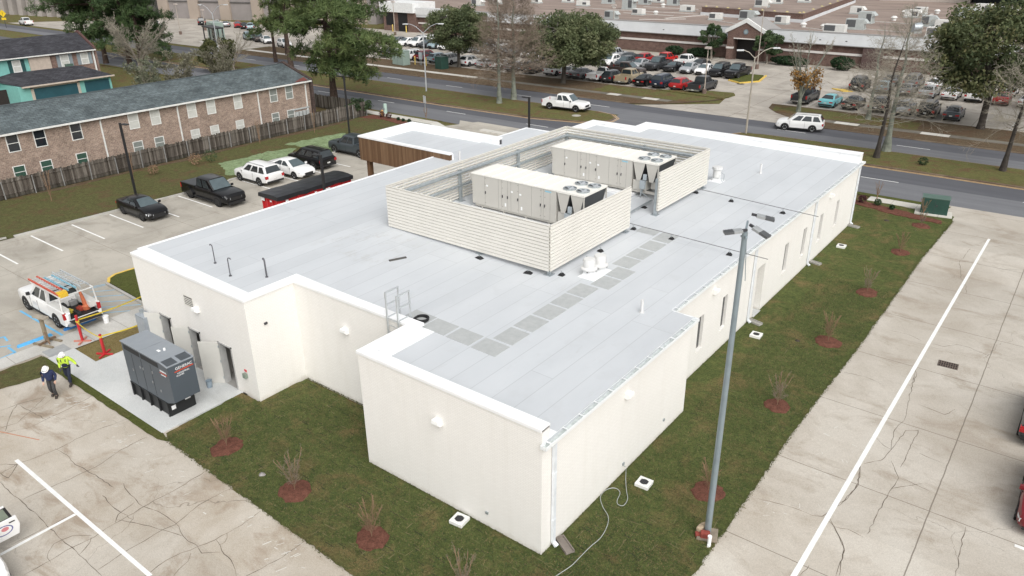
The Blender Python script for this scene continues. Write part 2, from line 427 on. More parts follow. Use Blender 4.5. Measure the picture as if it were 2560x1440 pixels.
# ---- street
sheet('road_near', [(-230,49.6),(120,49.6),(120,58.0),(-230,58.0)], -0.014, asph)
sheet('road_far', [(-330,64.6),(120,64.6),(120,71.2),(-330,71.2)], -0.012, asph_d)
sheet('road_far_lane', [(-330,64.6),(120,64.6),(120,67.9),(-330,67.9)], -0.006, asph)
sheet('road_near_lane', [(-230,54.3),(120,54.3),(120,57.9),(-230,57.9)], -0.008, asph_d)
sheet('road_crossing', [(-34.2,57.5),(-18.8,57.5),(-18.4,65),(-34.5,65)], -0.0, asph)
sheet('apron_far', [(-36.0,71.0),(-13.2,71.0),(-20.5,78.3),(-21.9,81.5),(-28.2,81.5),(-27.3,77.5)], 0.0, conc_far)
sheet('apron_near', [(-48.3,51.2),(-27.5,51.2),(-30.0,46.5),(-44.5,46.5)], 0.004, conc_lot)
sheet('apron_right', [(4.4,46.5),(9,43.6),(30,43),(30,50.6),(3.2,49.9)], -0.004, conc_old)
kerb_dark = concrete('kerb_brown', (0.22,0.17,0.12), (0.12,0.085,0.06), (0.07,0.05,0.035), stain_amt=0.6)
def median(name, poly, seed):
    b = MB(); b.prism(poly, -0.05, 0.13); o = structure(b.build(name, grass_b))
    b = MB(); wall_line(b, poly+[poly[0]], -0.17, -0.05, 0.11); structure(b.build(name+'_kerb', kerb_dark))
    for k, off in enumerate((0.30, 0.52)):
        pl = offset_line(poly+[poly[0]], -off); b = MB(); wall_line(b, pl, -0.11, -0.002, 0.004)
        structure(b.build(name+'_edge_line', paint_yo))
nose = [(-36.0,58.7),(-34.4,59.6),(-33.7,61.0),(-33.9,62.4),(-35.2,63.7),(-37.5,64.3)]
median('median_grass', [(-140,57.8),(-54,57.0),(-42,57.3)]+nose+[(-60,64.4),(-140,64.5)], 1)
nose2 = [(-16.5,64.2),(-18.6,63.6),(-19.4,62.0),(-18.9,60.6),(-17,59.6)]
median('median_grass_right', [(-17,59.3),(-4.5,58.55),(120,58.6),(120,64.3),(-9,64.35)]+nose2[:-1], 2)
# lane dashes
b = MB()
for y, x0, w in ((54.2,-114.7,0.06),):
    for i in range(22):
        x = x0+i*12.32
        if -37.5 < x < -36: x += 0
        b.box(x, x+3.1, y-0.055, y+0.055, -0.002, 0.003)
structure(b.build('lane_dashes', paint_w))
b = MB()
for i in range(22):
    x = -127+i*12.3
    if not (-36 < x < -20): b.box(x, x+3.1, 67.85, 67.95, -0.001, 0.004)
structure(b.build('lane_dashes_far', paint_w))
# verges and pavements beyond the street
sheet('verge_far', [(-125,71.35),(-36.8,71.35),(-33.6,73.0),(-30.6,76.4),(-28.6,79.4),(-27.9,82.2),(-125,81.6)], 0.02, duff)
sheet('verge_far_right', [(-13.0,71.4),(100,71.4),(100,81.6),(-21.9,81.5),(-21.3,78.6),(-19.5,76.3)], 0.02, duff)
b = MB(); wall_line(b, [(-125,71.25),(-36.9,71.25)], 0.15, -0.05, 0.08); wall_line(b, [(-13,71.25),(100,71.25)], 0.15, -0.05, 0.08)
structure(b.build('street_kerb', kerb_dark))
sheet('pavement_far', [(-125,75.0),(-33.4,75.0),(-33.2,76.25),(-125,76.25)], 0.028, conc_dark_walk)
sheet('pavement_far_right', [(-16,74.4),(100,74.4),(100,75.6),(-17,75.7)], 0.028, conc_dark_walk)
b = MB()
for x0, x1 in ((-125,-66),(-42.6,-40.8),(-37.2,-35.0)): b.box(x0, x1, 75.02, 76.2, 0.0, 0.034)
for x0, x1 in ((-12.2,-9.6),(-3.2,-0.4),(9,13)): b.box(x0, x1, 74.42, 75.55, 0.0, 0.034)
structure(b.build('pavement_slabs', conc_street_walk))
sheet('verge_grass_far', jag([(-46,76.4),(-31.5,76.4),(-29.2,79.2),(-28.4,81.4),(-46,81.5)], 0.8, 0.15, 8), 0.026, grass_b)
sheet('verge_grass_right', jag([(-20.2,77.2),(-12,76.2),(-4,76),(-4,80.2),(-13,80.6),(-21.2,81)], 0.8, 0.15, 9), 0.026, grass_b)
# near pavement and verge
b = MB(); b.box(-1.6,3.9,47.55,48.75,-0.05,0.03); b.box(-64,-49.8,47.65,48.95,-0.05,0.03)
b.prism([(-49.8,47.65),(-46.9,46.6),(-46.6,47.3),(-49.8,48.95)], -0.05, 0.03)
structure(b.build('pavement_near', conc_street_walk))
b = MB(); b.box(-42.9,-38,48.2,49.0,-0.05,0.12); structure(b.build('entry_kerb', conc_street_walk))
sheet('verge_near', jag([(-140,48.95),(-51,48.95),(-49.6,49.7),(-140,49.55)], 1, 0.05, 2), 0.012, grass_b)
sheet('verge_near_right', jag([(-3,48.75),(4,48.75),(4.2,49.55),(-3,49.4)], 0.5, 0.04, 2), 0.024, grass_k)
sheet('verge_back', [(-60,45.5),(-46,46.2),(-49.5,47.6),(-64,47.6)], 0.012, grass_g)
# ---- lots across the street
sheet('mall_lot', [(-150,81.4),(100,81.4),(100,116.5),(-150,116.5)], -0.02, conc_far)
sheet('mall_lot_west', [(-230,73),(-126,73),(-126,108),(-200,108)], 0.0, conc_far)
b = MB()
b.prism([(-38.5,81.7),(-28.2,80.6),(-27.9,84.0),(-28.6,85.2),(-31.6,84.8),(-34,83.2)], -0.05, 0.14)
structure(b.build('lot_island', grass_b))
b = MB(); b.prism([(-33.3,94.9),(-31.2,93.6),(-29.6,96.3),(-30.6,101.5),(-33.4,101.5)], -0.05, 0.14)
structure(b.build('lot_island_back', grass_k))
b = MB(); wall_line(b, [(-33.3,94.8),(-31.1,93.4),(-29.4,96.2),(-30.4,101.6)], -0.22, -0.05, 0.16); structure(b.build('lot_island_kerb', paint_y))
b = MB()
for i in range(28):
    x = -95+i*2.75; b.box(x-0.05, x+0.05, 81.8, 86.6, -0.01, 0.002) if not -35 < x < -21 else None
    b.box(x-0.05, x+0.05, 96.0, 106.2, -0.01, 0.002) if not -34 < x < -19 else None
for i in range(14):
    x = -20.5+i*2.75; b.box(x-0.05, x+0.05, 82.0, 86.6, -0.01, 0.002); b.box(x-0.05, x+0.05, 95.4, 100.2, -0.01, 0.002)
structure(b.build('bay_lines', paint_wf))
b = MB()
for k in range(7): b.bar((-17.9+k*0.33,96.6-k*0.2,0.006), (-16.8+k*0.33,99.4+k*0.1,0.006), 0.1, 0.01)
structure(b.build('yellow_hatching', paint_yo))
b = MB(); b.prism([(-18.9,96.2),(-17.0,94.9),(-15.9,95.6),(-16.6,96.6)], -0.03, 0.12); structure(b.build('hatch_kerb', paint_y))
# ---- painted lines in the near lots
b = MB()
b.box(-20.6,-10.05,-8.79,-8.64,-0.01,-0.003); b.box(-15.3,-15.16,-11.6,-8.80,-0.01,-0.0035)
b.prism([(7.12,-8),(7.31,-8),(7.71,43.5),(7.55,43.5)], -0.02, -0.006)
b.box(13.0,18,10.3,10.45,-0.02,-0.006)
for i in range(-2, 11):
    y = 0.55+2.93*i; b.box(-48.5,-43.45,y-0.06,y+0.06,-0.01,0.004)
structure(b.build('parking_lines', paint_w))
b = MB()
for p, q, w in (((-35.65,-2.47),(-30.44,-2.40),0.13),((-31.4,-4.78),(-30.45,-4.80),0.13),((-30.5,-4.8),(-30.35,-5.9),0.13)):
    b.bar((*p,0.006),(*q,0.006),w,0.004)
for p, q in (((-31.9,-5.2),(-31.5,-4.6)),((-32.9,-4.4),(-32.2,-4.5)),((-32.9,-4.9),(-32.9,-4.4)),((-32.9,-4.9),(-32.3,-5.2))): b.bar((*p,0.006),(*q,0.006),0.11,0.004)
structure(b.build('blue_bay_lines', paint_b))
b = MB()
for p, q in (((-35.69,1.54),(-35.38,2.42)),((-35.45,1.5),(-35.2,2.42)),((-34.96,1.26),(-34.0,2.36)),((-34.1,1.04),(-32.77,2.34)),((-33.13,0.78),(-31.65,2.32)),((-32.26,0.55),(-30.7,2.2)),((-31.4,0.3),(-30.4,1.4)),((-35.7,0.0),(-35.65,1.6)),((-35.6,0.0),(-30.4,0.1))):
    b.bar((*p,0.006),(*q,0.006),0.09,0.004)
structure(b.build('blue_hatching', paint_bt))
# pale scrape marks on the old front lot and rust streak
b = MB(); r = random.Random(4)
for i in range(70):
    x = r.uniform(-24,-6); y = -4.75-abs(r.gauss(0,0.5))-(0.2 if x < -12 else 0.1); a = r.gauss(0.55,0.35); L = r.uniform(0.06,0.45)
    b.bar((x,y,-0.004),(x+L*cos(a)*0.5,y+L*sin(a),-0.004), r.uniform(0.01,0.04), 0.002)
for i in range(24):
    x = r.uniform(5,7); y = r.uniform(6,14); a = r.gauss(0.3,0.9); L = r.uniform(0.05,0.3)
    b.bar((x,y,-0.009),(x+L*cos(a),y+L*sin(a),-0.009), r.uniform(0.01,0.03), 0.002)
structure(b.build('scrape_marks', plain('scrape_white', (0.62,0.61,0.57), 0.9)))
b = MB(); b.bar((-25.0,-8.9,-0.004),(-21.3,-7.5,-0.004),0.05,0.003); structure(b.build('rust_streak', plain('rust_line', (0.50,0.24,0.15), 0.9)))
# mulch beds and turf netting
mulch = NT('mulch'); p_ = mulch.pos()
mulch.out(mulch.mix(0.8, mulch.ramp(mulch.noise(p_, 5, 5, 0.7), (0.3,(0.105,0.045,0.032)), (0.7,(0.215,0.095,0.068))), mulch.ramp(mulch.noise(p_, 34, 3, 0.8), (0.3,0.2), (0.7,0.8)), 'OVERLAY'), 0.95, spec=0.1)
mulch.bump(mulch.noise(p_, 26, 4, 0.8), 1.0, 0.06); mulch = mulch.m
def bed(name, poly, z=0.05, seed=1): 
    b = MB(); b.prism(jag(poly, 0.35, 0.07, seed), 0.0, z); return structure(b.build(name, mulch))
bed('mulch_bed_street', [(-4.5,47.35),(-1.5,46.95),(1.3,46.3),(4.2,45.5),(4.35,44.75),(1.2,44.9),(-2.2,46.0),(-4.5,46.3)], 0.06, 3)
bed('mulch_bed_corner', [(-59.0,47.3),(-54.5,47.2),(-50.8,46.2),(-51.2,45.2),(-55.8,46.0),(-59.2,45.2)], 0.07, 6)
_m = mulch; mulch = duff
bed('mulch_strip_fence', [(-59.1,8),(-58.3,10),(-58.8,18),(-58.1,22),(-58.8,30),(-58.2,37),(-58.6,44),(-59.1,44)], 0.07, 7)
mulch = _m
b = MB()
for poly in ([(-52.5,22.2),(-54.7,23.2),(-54.2,26.0),(-54.6,28.8),(-53.4,31.2),(-51,29.0),(-49.2,27.0),(-49.0,21.9),(-50.5,21.2)], [(-55.6,31.6),(-55.2,35.0),(-54.5,38.5),(-52.0,38.5),(-49.3,35.0),(-49.2,31.8),(-52.4,32.2)]):
    b.prism(jag(poly, 0.4, 0.25, 9), 0.04, 0.075)
net = NT('turf_netting'); q_ = net.pos()
net.out(net.ramp(net.noise(q_, 2.2, 6, 0.75, 1.0), (0.3,(0.10,0.13,0.055)), (0.5,(0.20,0.27,0.13)), (0.75,(0.34,0.44,0.27))), 0.9)
net.bump(net.noise(q_, 2.5, 4), 1.0, 0.25)
structure(b.build('turf_netting', net.m))

# grass blades fringing the lawn edge and scattered over it
rng = np.random.default_rng(2)
def blades(n, sampler, mat, name, h):
    P = np.array([sampler() for _ in range(n)]); a = rng.uniform(0, 2*pi, n); hh = h*rng.uniform(.5,1.3,n); w = .012+.008*rng.random(n)
    dx, dy = np.cos(a)*w, np.sin(a)*w; lx, ly = rng.normal(0,.035,n), rng.normal(0,.035,n)
    V = np.stack([np.stack([P[:,0]-dx,P[:,1]-dy,np.full(n,.015)],1), np.stack([P[:,0]+dx,P[:,1]+dy,np.full(n,.015)],1), np.stack([P[:,0]+lx,P[:,1]+ly,.018+hh],1)],1).reshape(-1,3)
    F = np.arange(3*n).reshape(-1,3); me = bpy.data.meshes.new(name); me.from_pydata(V.tolist(), [], F.tolist()); me.materials.append(mat); o = bpy.data.objects.new(name, me); COL.objects.link(o); o['kind'] = 'stuff'; return o
def edge_pt():
    seg = rng.integers(0, 3)
    if seg == 0: x = rng.uniform(-17,4.5); y = np.interp(x, [-17.3,-16.5,-9.9,-4.5,2.6,4.55], [-3.95,-4.2,-4.42,-4.55,-4.75,-4.8]); return (x, y+rng.normal(0,.05))
    y = rng.uniform(-4.8,46) ; x = np.interp(y, [-4.8,2.5,13.1,22.3,36.5,45.6], [4.55,4.62,4.5,4.66,4.64,4.9]); return (x+rng.normal(0,.05), y)
def wall_pt():
    k = rng.integers(0, 4)
    if k == 0: return (rng.uniform(-8.6,0), -abs(rng.normal(0,.05)))
    if k == 1: return (abs(rng.normal(0,.05)), rng.uniform(0,11))
    if k == 2: return (-1.09+abs(rng.normal(0,.05)), rng.uniform(11,41))
    return (rng.uniform(-16,-8.7), 2.74-abs(rng.normal(0,.05)))
def any_pt():
    while True:
        x, y = (rng.uniform(-17,4.5), rng.uniform(-4.4,3)) if rng.random() < .55 else (rng.uniform(0.1,4.5), rng.uniform(-4,30))
        if on_lawn(x, y): return (x, y)
gb1 = plain('grass_blade', (0.095,0.105,0.034), .9, var=.5, scale=2.0); gb2 = plain('grass_blade_dry', (0.175,0.14,0.065), .9, var=.4, scale=2.0); gb3 = plain('grass_blade_dark', (0.045,0.075,0.022), .9, var=.4, scale=2.0)
blades(7000, edge_pt, gb1, 'edge_grass', .05); blades(2600, wall_pt, gb1, 'wall_grass', .06); blades(26000, any_pt, gb2, 'dry_grass', .045); blades(30000, any_pt, gb3, 'green_grass', .05)

# ------------------------------------------------------------------ cracks in the old concrete
def crack_mesh(name, lines, z, w, mat, seed):
    r = random.Random(seed); b = MB()
    for L in lines:
        P = []
        for a, c in zip(L, L[1:]):
            n = max(1, int(math.dist(a, c)/0.22))
            for k in range(n):
                t = k/n; j = 0.035 if k else 0.0; P.append((a[0]+(c[0]-a[0])*t+r.uniform(-j,j), a[1]+(c[1]-a[1])*t+r.uniform(-j,j)))
        P.append(L[-1]); ww = [w*r.uniform(.45,1.5) for _ in P]; ww[0] *= .4; ww[-1] *= .4
        for i in range(len(P)-1):
            (x0,y0),(x1,y1) = P[i],P[i+1]; d_ = math.dist(P[i],P[i+1]) or 1; nx, ny = -(y1-y0)/d_, (x1-x0)/d_
            b.quad((x0-nx*ww[i],y0-ny*ww[i],z),(x0+nx*ww[i],y0+ny*ww[i],z),(x1+nx*ww[i+1],y1+ny*ww[i+1],z),(x1-nx*ww[i+1],y1-ny*ww[i+1],z))
    return structure(b.build(name, mat))
crack_m = plain('crack_dirt', (0.155,0.125,0.095), 0.95, var=0.5, scale=2.0)
crack_mesh('front_lot_cracks', [[(-23.00,-4.44),(-22.74,-5.79),(-22.70,-6.63),(-22.66,-7.45),(-23.19,-8.34)],
    [(-19.76,-4.38),(-20.08,-6.09),(-20.01,-7.42),(-20.27,-8.85),(-20.13,-9.51)],
    [(-17.75,-4.60),(-17.76,-5.73),(-17.49,-6.67),(-17.49,-7.32),(-17.50,-7.96),(-17.59,-8.34),(-17.67,-8.91),(-17.72,-9.63)],
    [(-13.58,-4.45),(-13.50,-5.79),(-13.58,-6.63),(-13.51,-7.42),(-13.54,-8.18),(-13.44,-8.97),(-13.55,-9.68),(-13.52,-10.34),(-13.55,-11.29)],
    [(-11.84,-4.49),(-11.96,-5.70),(-11.68,-6.86),(-11.81,-7.32),(-11.79,-7.89),(-11.84,-8.51),(-11.74,-9.70)],
    [(-9.77,-4.49),(-9.69,-5.37),(-9.80,-6.41),(-10.01,-6.98),(-10.28,-7.99),(-10.20,-8.62),(-10.18,-9.21)],
    [(-7.17,-4.43),(-7.16,-5.49),(-7.41,-6.68),(-7.55,-7.37)],
    [(-19.58,-9.72),(-18.27,-9.75),(-17.30,-9.70),(-16.06,-9.70),(-14.68,-9.73),(-13.52,-9.69),(-12.54,-9.69),(-11.36,-9.71)],
    [(-20.11,-7.37),(-19.21,-7.28),(-18.29,-7.38),(-17.58,-7.28),(-16.45,-7.18),(-15.57,-7.14)],
    [(-15.51,-6.79),(-14.91,-6.94),(-14.08,-7.01),(-13.62,-7.04),(-12.84,-6.83),(-12.06,-6.80),(-11.49,-6.81),(-10.92,-6.99),(-10.52,-7.03),(-9.97,-6.95)],
    [(-9.77,-6.38),(-9.14,-6.57),(-8.48,-6.64),(-7.99,-6.81),(-7.70,-6.96)],
    [(-13.57,-8.11),(-13.92,-7.83),(-14.03,-7.25),(-14.09,-7.11)],
    [(-13.68,-8.01),(-13.05,-7.72),(-11.96,-7.34),(-11.69,-7.23),(-10.96,-7.02)],
    [(-13.52,-9.03),(-13.29,-9.19),(-12.99,-9.70)],
    [(-13.59,-8.99),(-14.14,-9.41),(-14.26,-10.01),(-14.00,-10.30),(-13.77,-10.45),(-13.39,-10.48)],
    [(-9.90,-7.30),(-9.63,-7.57),(-9.54,-7.98),(-9.41,-8.25)],
    [(-25.15,-7.58),(-25.10,-6.85),(-24.69,-5.84)],
    [(-25.10,-6.85),(-24.39,-7.43),(-23.22,-8.11)],
    [(-24.76,-5.75),(-23.93,-6.81),(-23.45,-7.52),(-23.63,-8.17)],
    [(-20.80,-9.25),(-20.22,-8.82),(-19.59,-9.42),(-20.23,-9.47)],
    [(-15.48,-7.66),(-14.30,-7.74),(-13.19,-7.64)],
    [(-22.70,-6.63),(-25.10,-6.85)],
    [(-10.01,-6.98),(-9.60,-7.07),(-9.12,-6.64)],
    [(-9.75,-5.95),(-9.41,-6.28),(-9.45,-6.48)],
    [(-15.23,-10.65),(-15.26,-9.90),(-15.33,-9.15),(-15.30,-8.77)],
    [(-15.44,-11.05),(-15.40,-10.44),(-15.44,-9.77)]], -0.0045, 0.0115, crack_m, 5)
crack_mesh('concrete_lot_cracks', [[(4.87,7.37),(5.52,7.53),(6.28,7.68),(6.88,7.67),(7.17,7.84),(7.34,8.56),(7.63,9.44),(7.68,10.35),(7.64,11.04),(7.48,11.65),(7.39,12.47)],
    [(7.21,7.87),(7.69,7.56),(8.16,6.90),(8.33,6.54),(8.39,5.65),(8.44,5.17)],
    [(7.69,7.56),(8.11,7.71),(8.67,7.62)],
    [(7.57,5.11),(7.47,4.44)],
    [(6.69,37.93),(7.28,34.85),(7.76,33.70),(7.97,32.42)],
    [(6.88,40.73),(6.79,38.29)],
    [(6.69,37.93),(7.61,38.04),(9.15,37.93),(10.18,38.55)],
    [(7.66,24.58),(8.16,24.60),(8.68,25.25),(9.23,25.30),(10.20,24.88)],
    [(7.49,21.38),(7.71,20.59),(7.71,19.75)],
    [(5.49,24.85),(6.40,24.95),(7.14,24.57)],
    [(9.44,28.55),(9.82,29.03),(10.19,29.20)],
    [(4.79,18.90),(5.75,19.06),(6.54,18.83)],
    [(7.55,21.33),(7.86,18.40),(8.11,16.45),(7.96,15.02),(8.19,13.64),(8.35,15.47),(8.78,15.79),(8.79,13.79),(8.78,12.63)],
    [(7.53,11.98),(8.04,12.65),(8.19,13.64)],
    [(8.36,12.89),(8.88,11.88),(8.82,11.04),(8.75,9.25),(8.74,7.87)],
    [(8.99,11.97),(10.06,11.71)],
    [(8.82,11.04),(9.73,12.11)],
    [(7.36,12.14),(7.73,10.49),(7.54,9.07),(7.22,7.99)],
    [(7.35,7.97),(7.78,7.37),(8.29,6.66),(8.52,5.24)],
    [(7.36,14.26),(7.91,13.74),(8.21,13.65)],
    [(11.47,10.37),(11.52,9.08),(11.63,7.57)],
    [(8.32,18.01),(9.45,17.79),(9.74,18.53)],
    [(9.19,14.09),(10.14,13.93)]], -0.0085, 0.0105, crack_m, 6)

# ------------------------------------------------------------------ the white clinic building
def RZ(x): return 5.25-0.55*(x+25.64)/25.64
SL = math.atan(0.55/25.64)
wl = NT('painted_brick'); p_ = wl.pos()
sx_ = wl.n('SeparateXYZ'); wl.l(p_, sx_.inputs[0]); cb_ = wl.n('CombineXYZ')
wl.l(wl.math('ADD', sx_.outputs[0], sx_.outputs[1]), cb_.inputs[0]); wl.l(sx_.outputs[2], cb_.inputs[1])
br_ = wl.n('TexBrick', offset=0.5, **{'Scale': 1.0, 'Mortar Size': 0.008, 'Brick Width': 0.22, 'Row Height': 0.075}); wl.l(cb_.outputs[0], br_.inputs['Vector'])
br_.inputs['Color1'].default_value = (0.82,0.80,0.76,1); br_.inputs['Color2'].default_value = (0.85,0.83,0.79,1); br_.inputs['Mortar'].default_value = (0.75,0.73,0.69,1)
wc_ = wl.mix(0.25, br_.outputs['Color'], wl.ramp(wl.noise(p_, 0.7, 4), (0.3,0.42), (0.7,0.58)), 'OVERLAY')
st_ = wl.ramp(wl.noise(wl.mapping(p_, (1.8,1.8,0.12)), 1.0, 5, 0.7), (0.50,0.0), (0.75,1.0))
wc_ = wl.mix(wl.math('MULTIPLY', st_, 0.16), wc_, (0.62,0.585,0.52))
sp_ = wl.math('MULTIPLY', wl.ramp(wl.math('ADD', sx_.outputs[2], wl.math('MULTIPLY', wl.noise(p_, 3.5, 5, 0.8), 0.55)), (0.22,1.0), (0.52,0.0)), 0.45)
wc_ = wl.mix(sp_, wc_, (0.40,0.35,0.27))
wl.out(wc_, 0.75, spec=0.3)
wl.bump(wl.math('SUBTRACT', 1.0, br_.outputs['Fac']), 0.25, 0.006); wall_m = wl.m
rf = NT('roof_membrane'); p_ = rf.pos()
sw = rf.mapping(p_, (1, 1, 0), (0, 0, radians(90)))
br_ = rf.n('TexBrick', offset=0.37, offset_frequency=3, **{'Scale': 1.0, 'Mortar Size': 0.02, 'Brick Width': 9.3, 'Row Height': 0.98, 'Mortar Smooth': 0.4}); rf.l(sw, br_.inputs['Vector'])
br_.inputs['Color1'].default_value = (0.53,0.552,0.572,1); br_.inputs['Color2'].default_value = (0.565,0.588,0.608,1); br_.inputs['Mortar'].default_value = (0.455,0.475,0.49,1)
f_ = rf.noise(rf.mapping(p_, (1.0, 0.35, 1)), 0.5, 6, 0.6)
c_ = rf.mix(0.35, br_.outputs['Color'], rf.ramp(f_, (0.3,0.40), (0.7,0.58)), 'OVERLAY')
g_ = rf.n('VectorMath', operation='DISTANCE'); rf.l(p_, g_.inputs[0]); g_.inputs[1].default_value = (-16.8, 8.6, 5)
dirt = rf.math('MULTIPLY', rf.ramp(rf.noise(rf.mapping(p_, (1.0, 0.5, 1)), 1.6, 6, 0.75), (0.52,0.0), (0.66,1.0)), rf.ramp(rf.math('DIVIDE', g_.outputs['Value'], 4.0), (0.3,0.55), (1.0,0.0)))
c_ = rf.mix(dirt, c_, (0.40,0.39,0.36))
c_ = rf.mix(rf.math('MULTIPLY', rf.ramp(rf.noise(p_, 0.9, 5, 0.7), (0.55,0.0), (0.75,1.0)), 0.4), c_, (0.48,0.495,0.505))
c_ = rf.mix(rf.math('MULTIPLY', rf.ramp(rf.noise(rf.mapping(p_, (2.2,0.4,1)), 1.1, 6, 0.75), (0.60,0.0), (0.72,1.0)), 0.3), c_, (0.43,0.435,0.43))
rf.out(c_, 0.6, spec=0.35); roof_m = rf.m
trim_m = plain('trim_white', (0.88,0.885,0.885), 0.45, var=0.03, scale=1.2)
flash_m = plain('flashing_white', (0.84,0.85,0.855), 0.5, var=0.06, scale=1.0)
gut_m = plain('gutter_white', (0.82,0.84,0.84), 0.4, var=0.04)
gut_in = plain('gutter_inside', (0.60,0.64,0.62), 0.6, var=0.3, scale=5)
wood = NT('wood_cladding'); p_ = wood.pos()
sx_ = wood.n('SeparateXYZ'); wood.l(p_, sx_.inputs[0])
pl_ = wood.math('FLOOR', wood.math('DIVIDE', sx_.outputs[0], 0.13))
wn_ = wood.n('TexWhiteNoise', noise_dimensions='1D'); wood.l(pl_, wn_.inputs['W'])
gr_ = wood.noise(wood.mapping(p_, (22, 22, 1.2)), 1.0, 4)
c_ = wood.ramp(wn_.outputs['Value'], (0.0,(0.125,0.068,0.033)), (0.5,(0.16,0.090,0.045)), (1.0,(0.215,0.13,0.07)))
c_ = wood.mix(0.4, c_, wood.ramp(gr_, (0.3,0.3), (0.7,0.7)), 'OVERLAY')
ln_ = wood.math('LESS_THAN', wood.math('FLOORED_MODULO', sx_.outputs[0], 0.13), 0.014)
wood.out(wood.mix(wood.math('MULTIPLY', ln_, 0.7), c_, (0.03,0.015,0.01)), 0.6); wood_m = wood.m
dark_glass = plain('window_glass_dark', (0.02,0.025,0.03), 0.05, var=0.1, spec=0.8)
metal_dark = plain('metal_dark', (0.05,0.05,0.055), 0.5)
steel = plain('galvanised', (0.42,0.46,0.48), 0.42, metal=0.55, var=0.2, scale=4)
room_m = plain('room_grey', (0.34,0.33,0.31), 0.8)
door_m = plain('door_cream', (0.60,0.59,0.55), 0.5, var=0.04)

clinic = thing('clinic_building', 'large single-storey white painted brick building with a flat pale grey roof in the centre', 'building', (0, 0, 0))
OUT = [(0,0),(0,11.06),(-1.09,11.06),(-1.09,41.14),(-18.5,41.14),(-18.5,39.3),(-22.6,39.3),(-22.6,33.9),(-25.64,33.9),(-25.64,0.07),(-16.09,0.07),(-16.09,2.74),(-8.67,2.74),(-8.67,0)]
T = 0.3
doors = [(-23.98,-22.95),(-21.36,-20.35),(-18.86,-17.77)]
wins = [14.72,17.56,26.5,29.75,33.02,36.55]
b = MB()
def wall_x(b, x0, x1, y0, y1, ztop, holes):
    """wall along x with openings (x0,x1,z0,z1)"""
    xs = x0
    for a, c, z0, z1 in sorted(holes):
        b.box(xs, a, y0, y1, -0.3, ztop); b.box(a, c, y0, y1, z1, ztop)
        if z0 > 0: b.box(a, c, y0, y1, -0.3, z0)
        xs = c
    b.box(xs, x1, y0, y1, -0.3, ztop)
def wall_y(b, x0, x1, y0, y1, ztop, holes):
    ys = y0
    for a, c, z0, z1 in sorted(holes):
        b.box(x0, x1, ys, a, -0.3, ztop); b.box(x0, x1, a, c, z1, ztop)
        if z0 > 0: b.box(x0, x1, a, c, -0.3, z0)
        ys = c
    b.box(x0, x1, ys, y1, -0.3, ztop)
ZW = 5.19
wall_x(b, -8.67, -T, 0, T, ZW, [])
b.box(-T, 0, 0, 0.42, -0.3, ZW)
wall_y(b, -T, 0, 0.42, 11.06, 4.62, [])
wall_x(b, -1.09, -T, 11.06-T, 11.06, 4.62, [])
wall_y(b, -1.09-T, -1.09, 11.06-T, 41.14-T, 4.62, [(y-0.31, y+0.31, 1.17, 3.02) for y in wins]+[(21.9,23.05,0,2.98)])
b.box(-1.09-0.42, -1.09, 41.14-T, 41.14, -0.3, 5.2)
wall_x(b, -18.5, -1.51, 41.14-T, 41.14, 5.2, [])
wall_y(b, -18.5, -18.5+T, 39.3, 41.14-T, 5.2, []); wall_x(b, -22.6, -18.5, 39.3-T, 39.3, 5.2, [])
wall_y(b, -22.6, -22.6+T, 33.9, 39.3-T, 5.2, []); wall_x(b, -25.64, -22.6, 33.9-T, 33.9, 5.05, [])
wall_y(b, -25.64, -25.64+T, 0.07+T, 33.9-T, 5.1, [])
wall_x(b, -25.64, -16.09, 0.07, 0.07+T, ZW, [(a, c, 0, 2.32) for a, c in doors])
wall_y(b, -16.09-T, -16.09, 0.07+T, 2.74, ZW, []); wall_x(b, -16.09-T, -8.67, 2.74, 2.74+T, ZW, []); wall_y(b, -8.67, -8.67+T, T, 2.74, ZW, [])
b.build('wall', wall_m, clinic)
# rooms behind the open doors
b = MB()
for a, c in doors:
    b.box(a-0.6, c+0.6, 2.2, 2.25, 0, 2.6); b.box(a-0.65, a-0.6, 0.4, 2.2, 0, 2.6); b.box(c+0.6, c+0.65, 0.4, 2.2, 0, 2.6)
    b.box(a-0.65, c+0.65, 0.37, 2.25, 2.6, 2.65); b.box(a-0.65, c+0.65, 0.07, 2.25, -0.05, 0.035)
    b.box(a-0.45, a+0.25, 1.6, 2.1, 0.1, 1.9)
b.build('plant_room', room_m, clinic)
# roof plane
b = MB(); ins = 0.02
b.prism([(x, y) for x, y in [(0.02,0.2),(0.02,11.2),(-1.03,11.2),(-1.03,40.95),(-18.7,40.95),(-18.7,39.1),(-22.4,39.1),(-22.4,33.95),(-25.72,33.95),(-25.72,0.25),(-16.25,0.25),(-16.25,2.9),(-8.5,2.9),(-8.5,0.2)]], lambda x, y: RZ(x)-0.12, lambda x, y: RZ(x))
b.build('roof', roof_m, clinic, fix=True)
# white edge trim on the left eave
b = MB(); wall_line(b, [(-25.66,33.95),(-25.66,28.62)], -0.14, 5.06, 5.285); wall_line(b, [(-25.66,22.64),(-25.66,0.5)], -0.14, 5.06, 5.285); wall_line(b, [(-22.6,33.93),(-25.78,33.93)], -0.1, 5.06, 5.27)
b.build('eave_trim', flash_m, clinic)
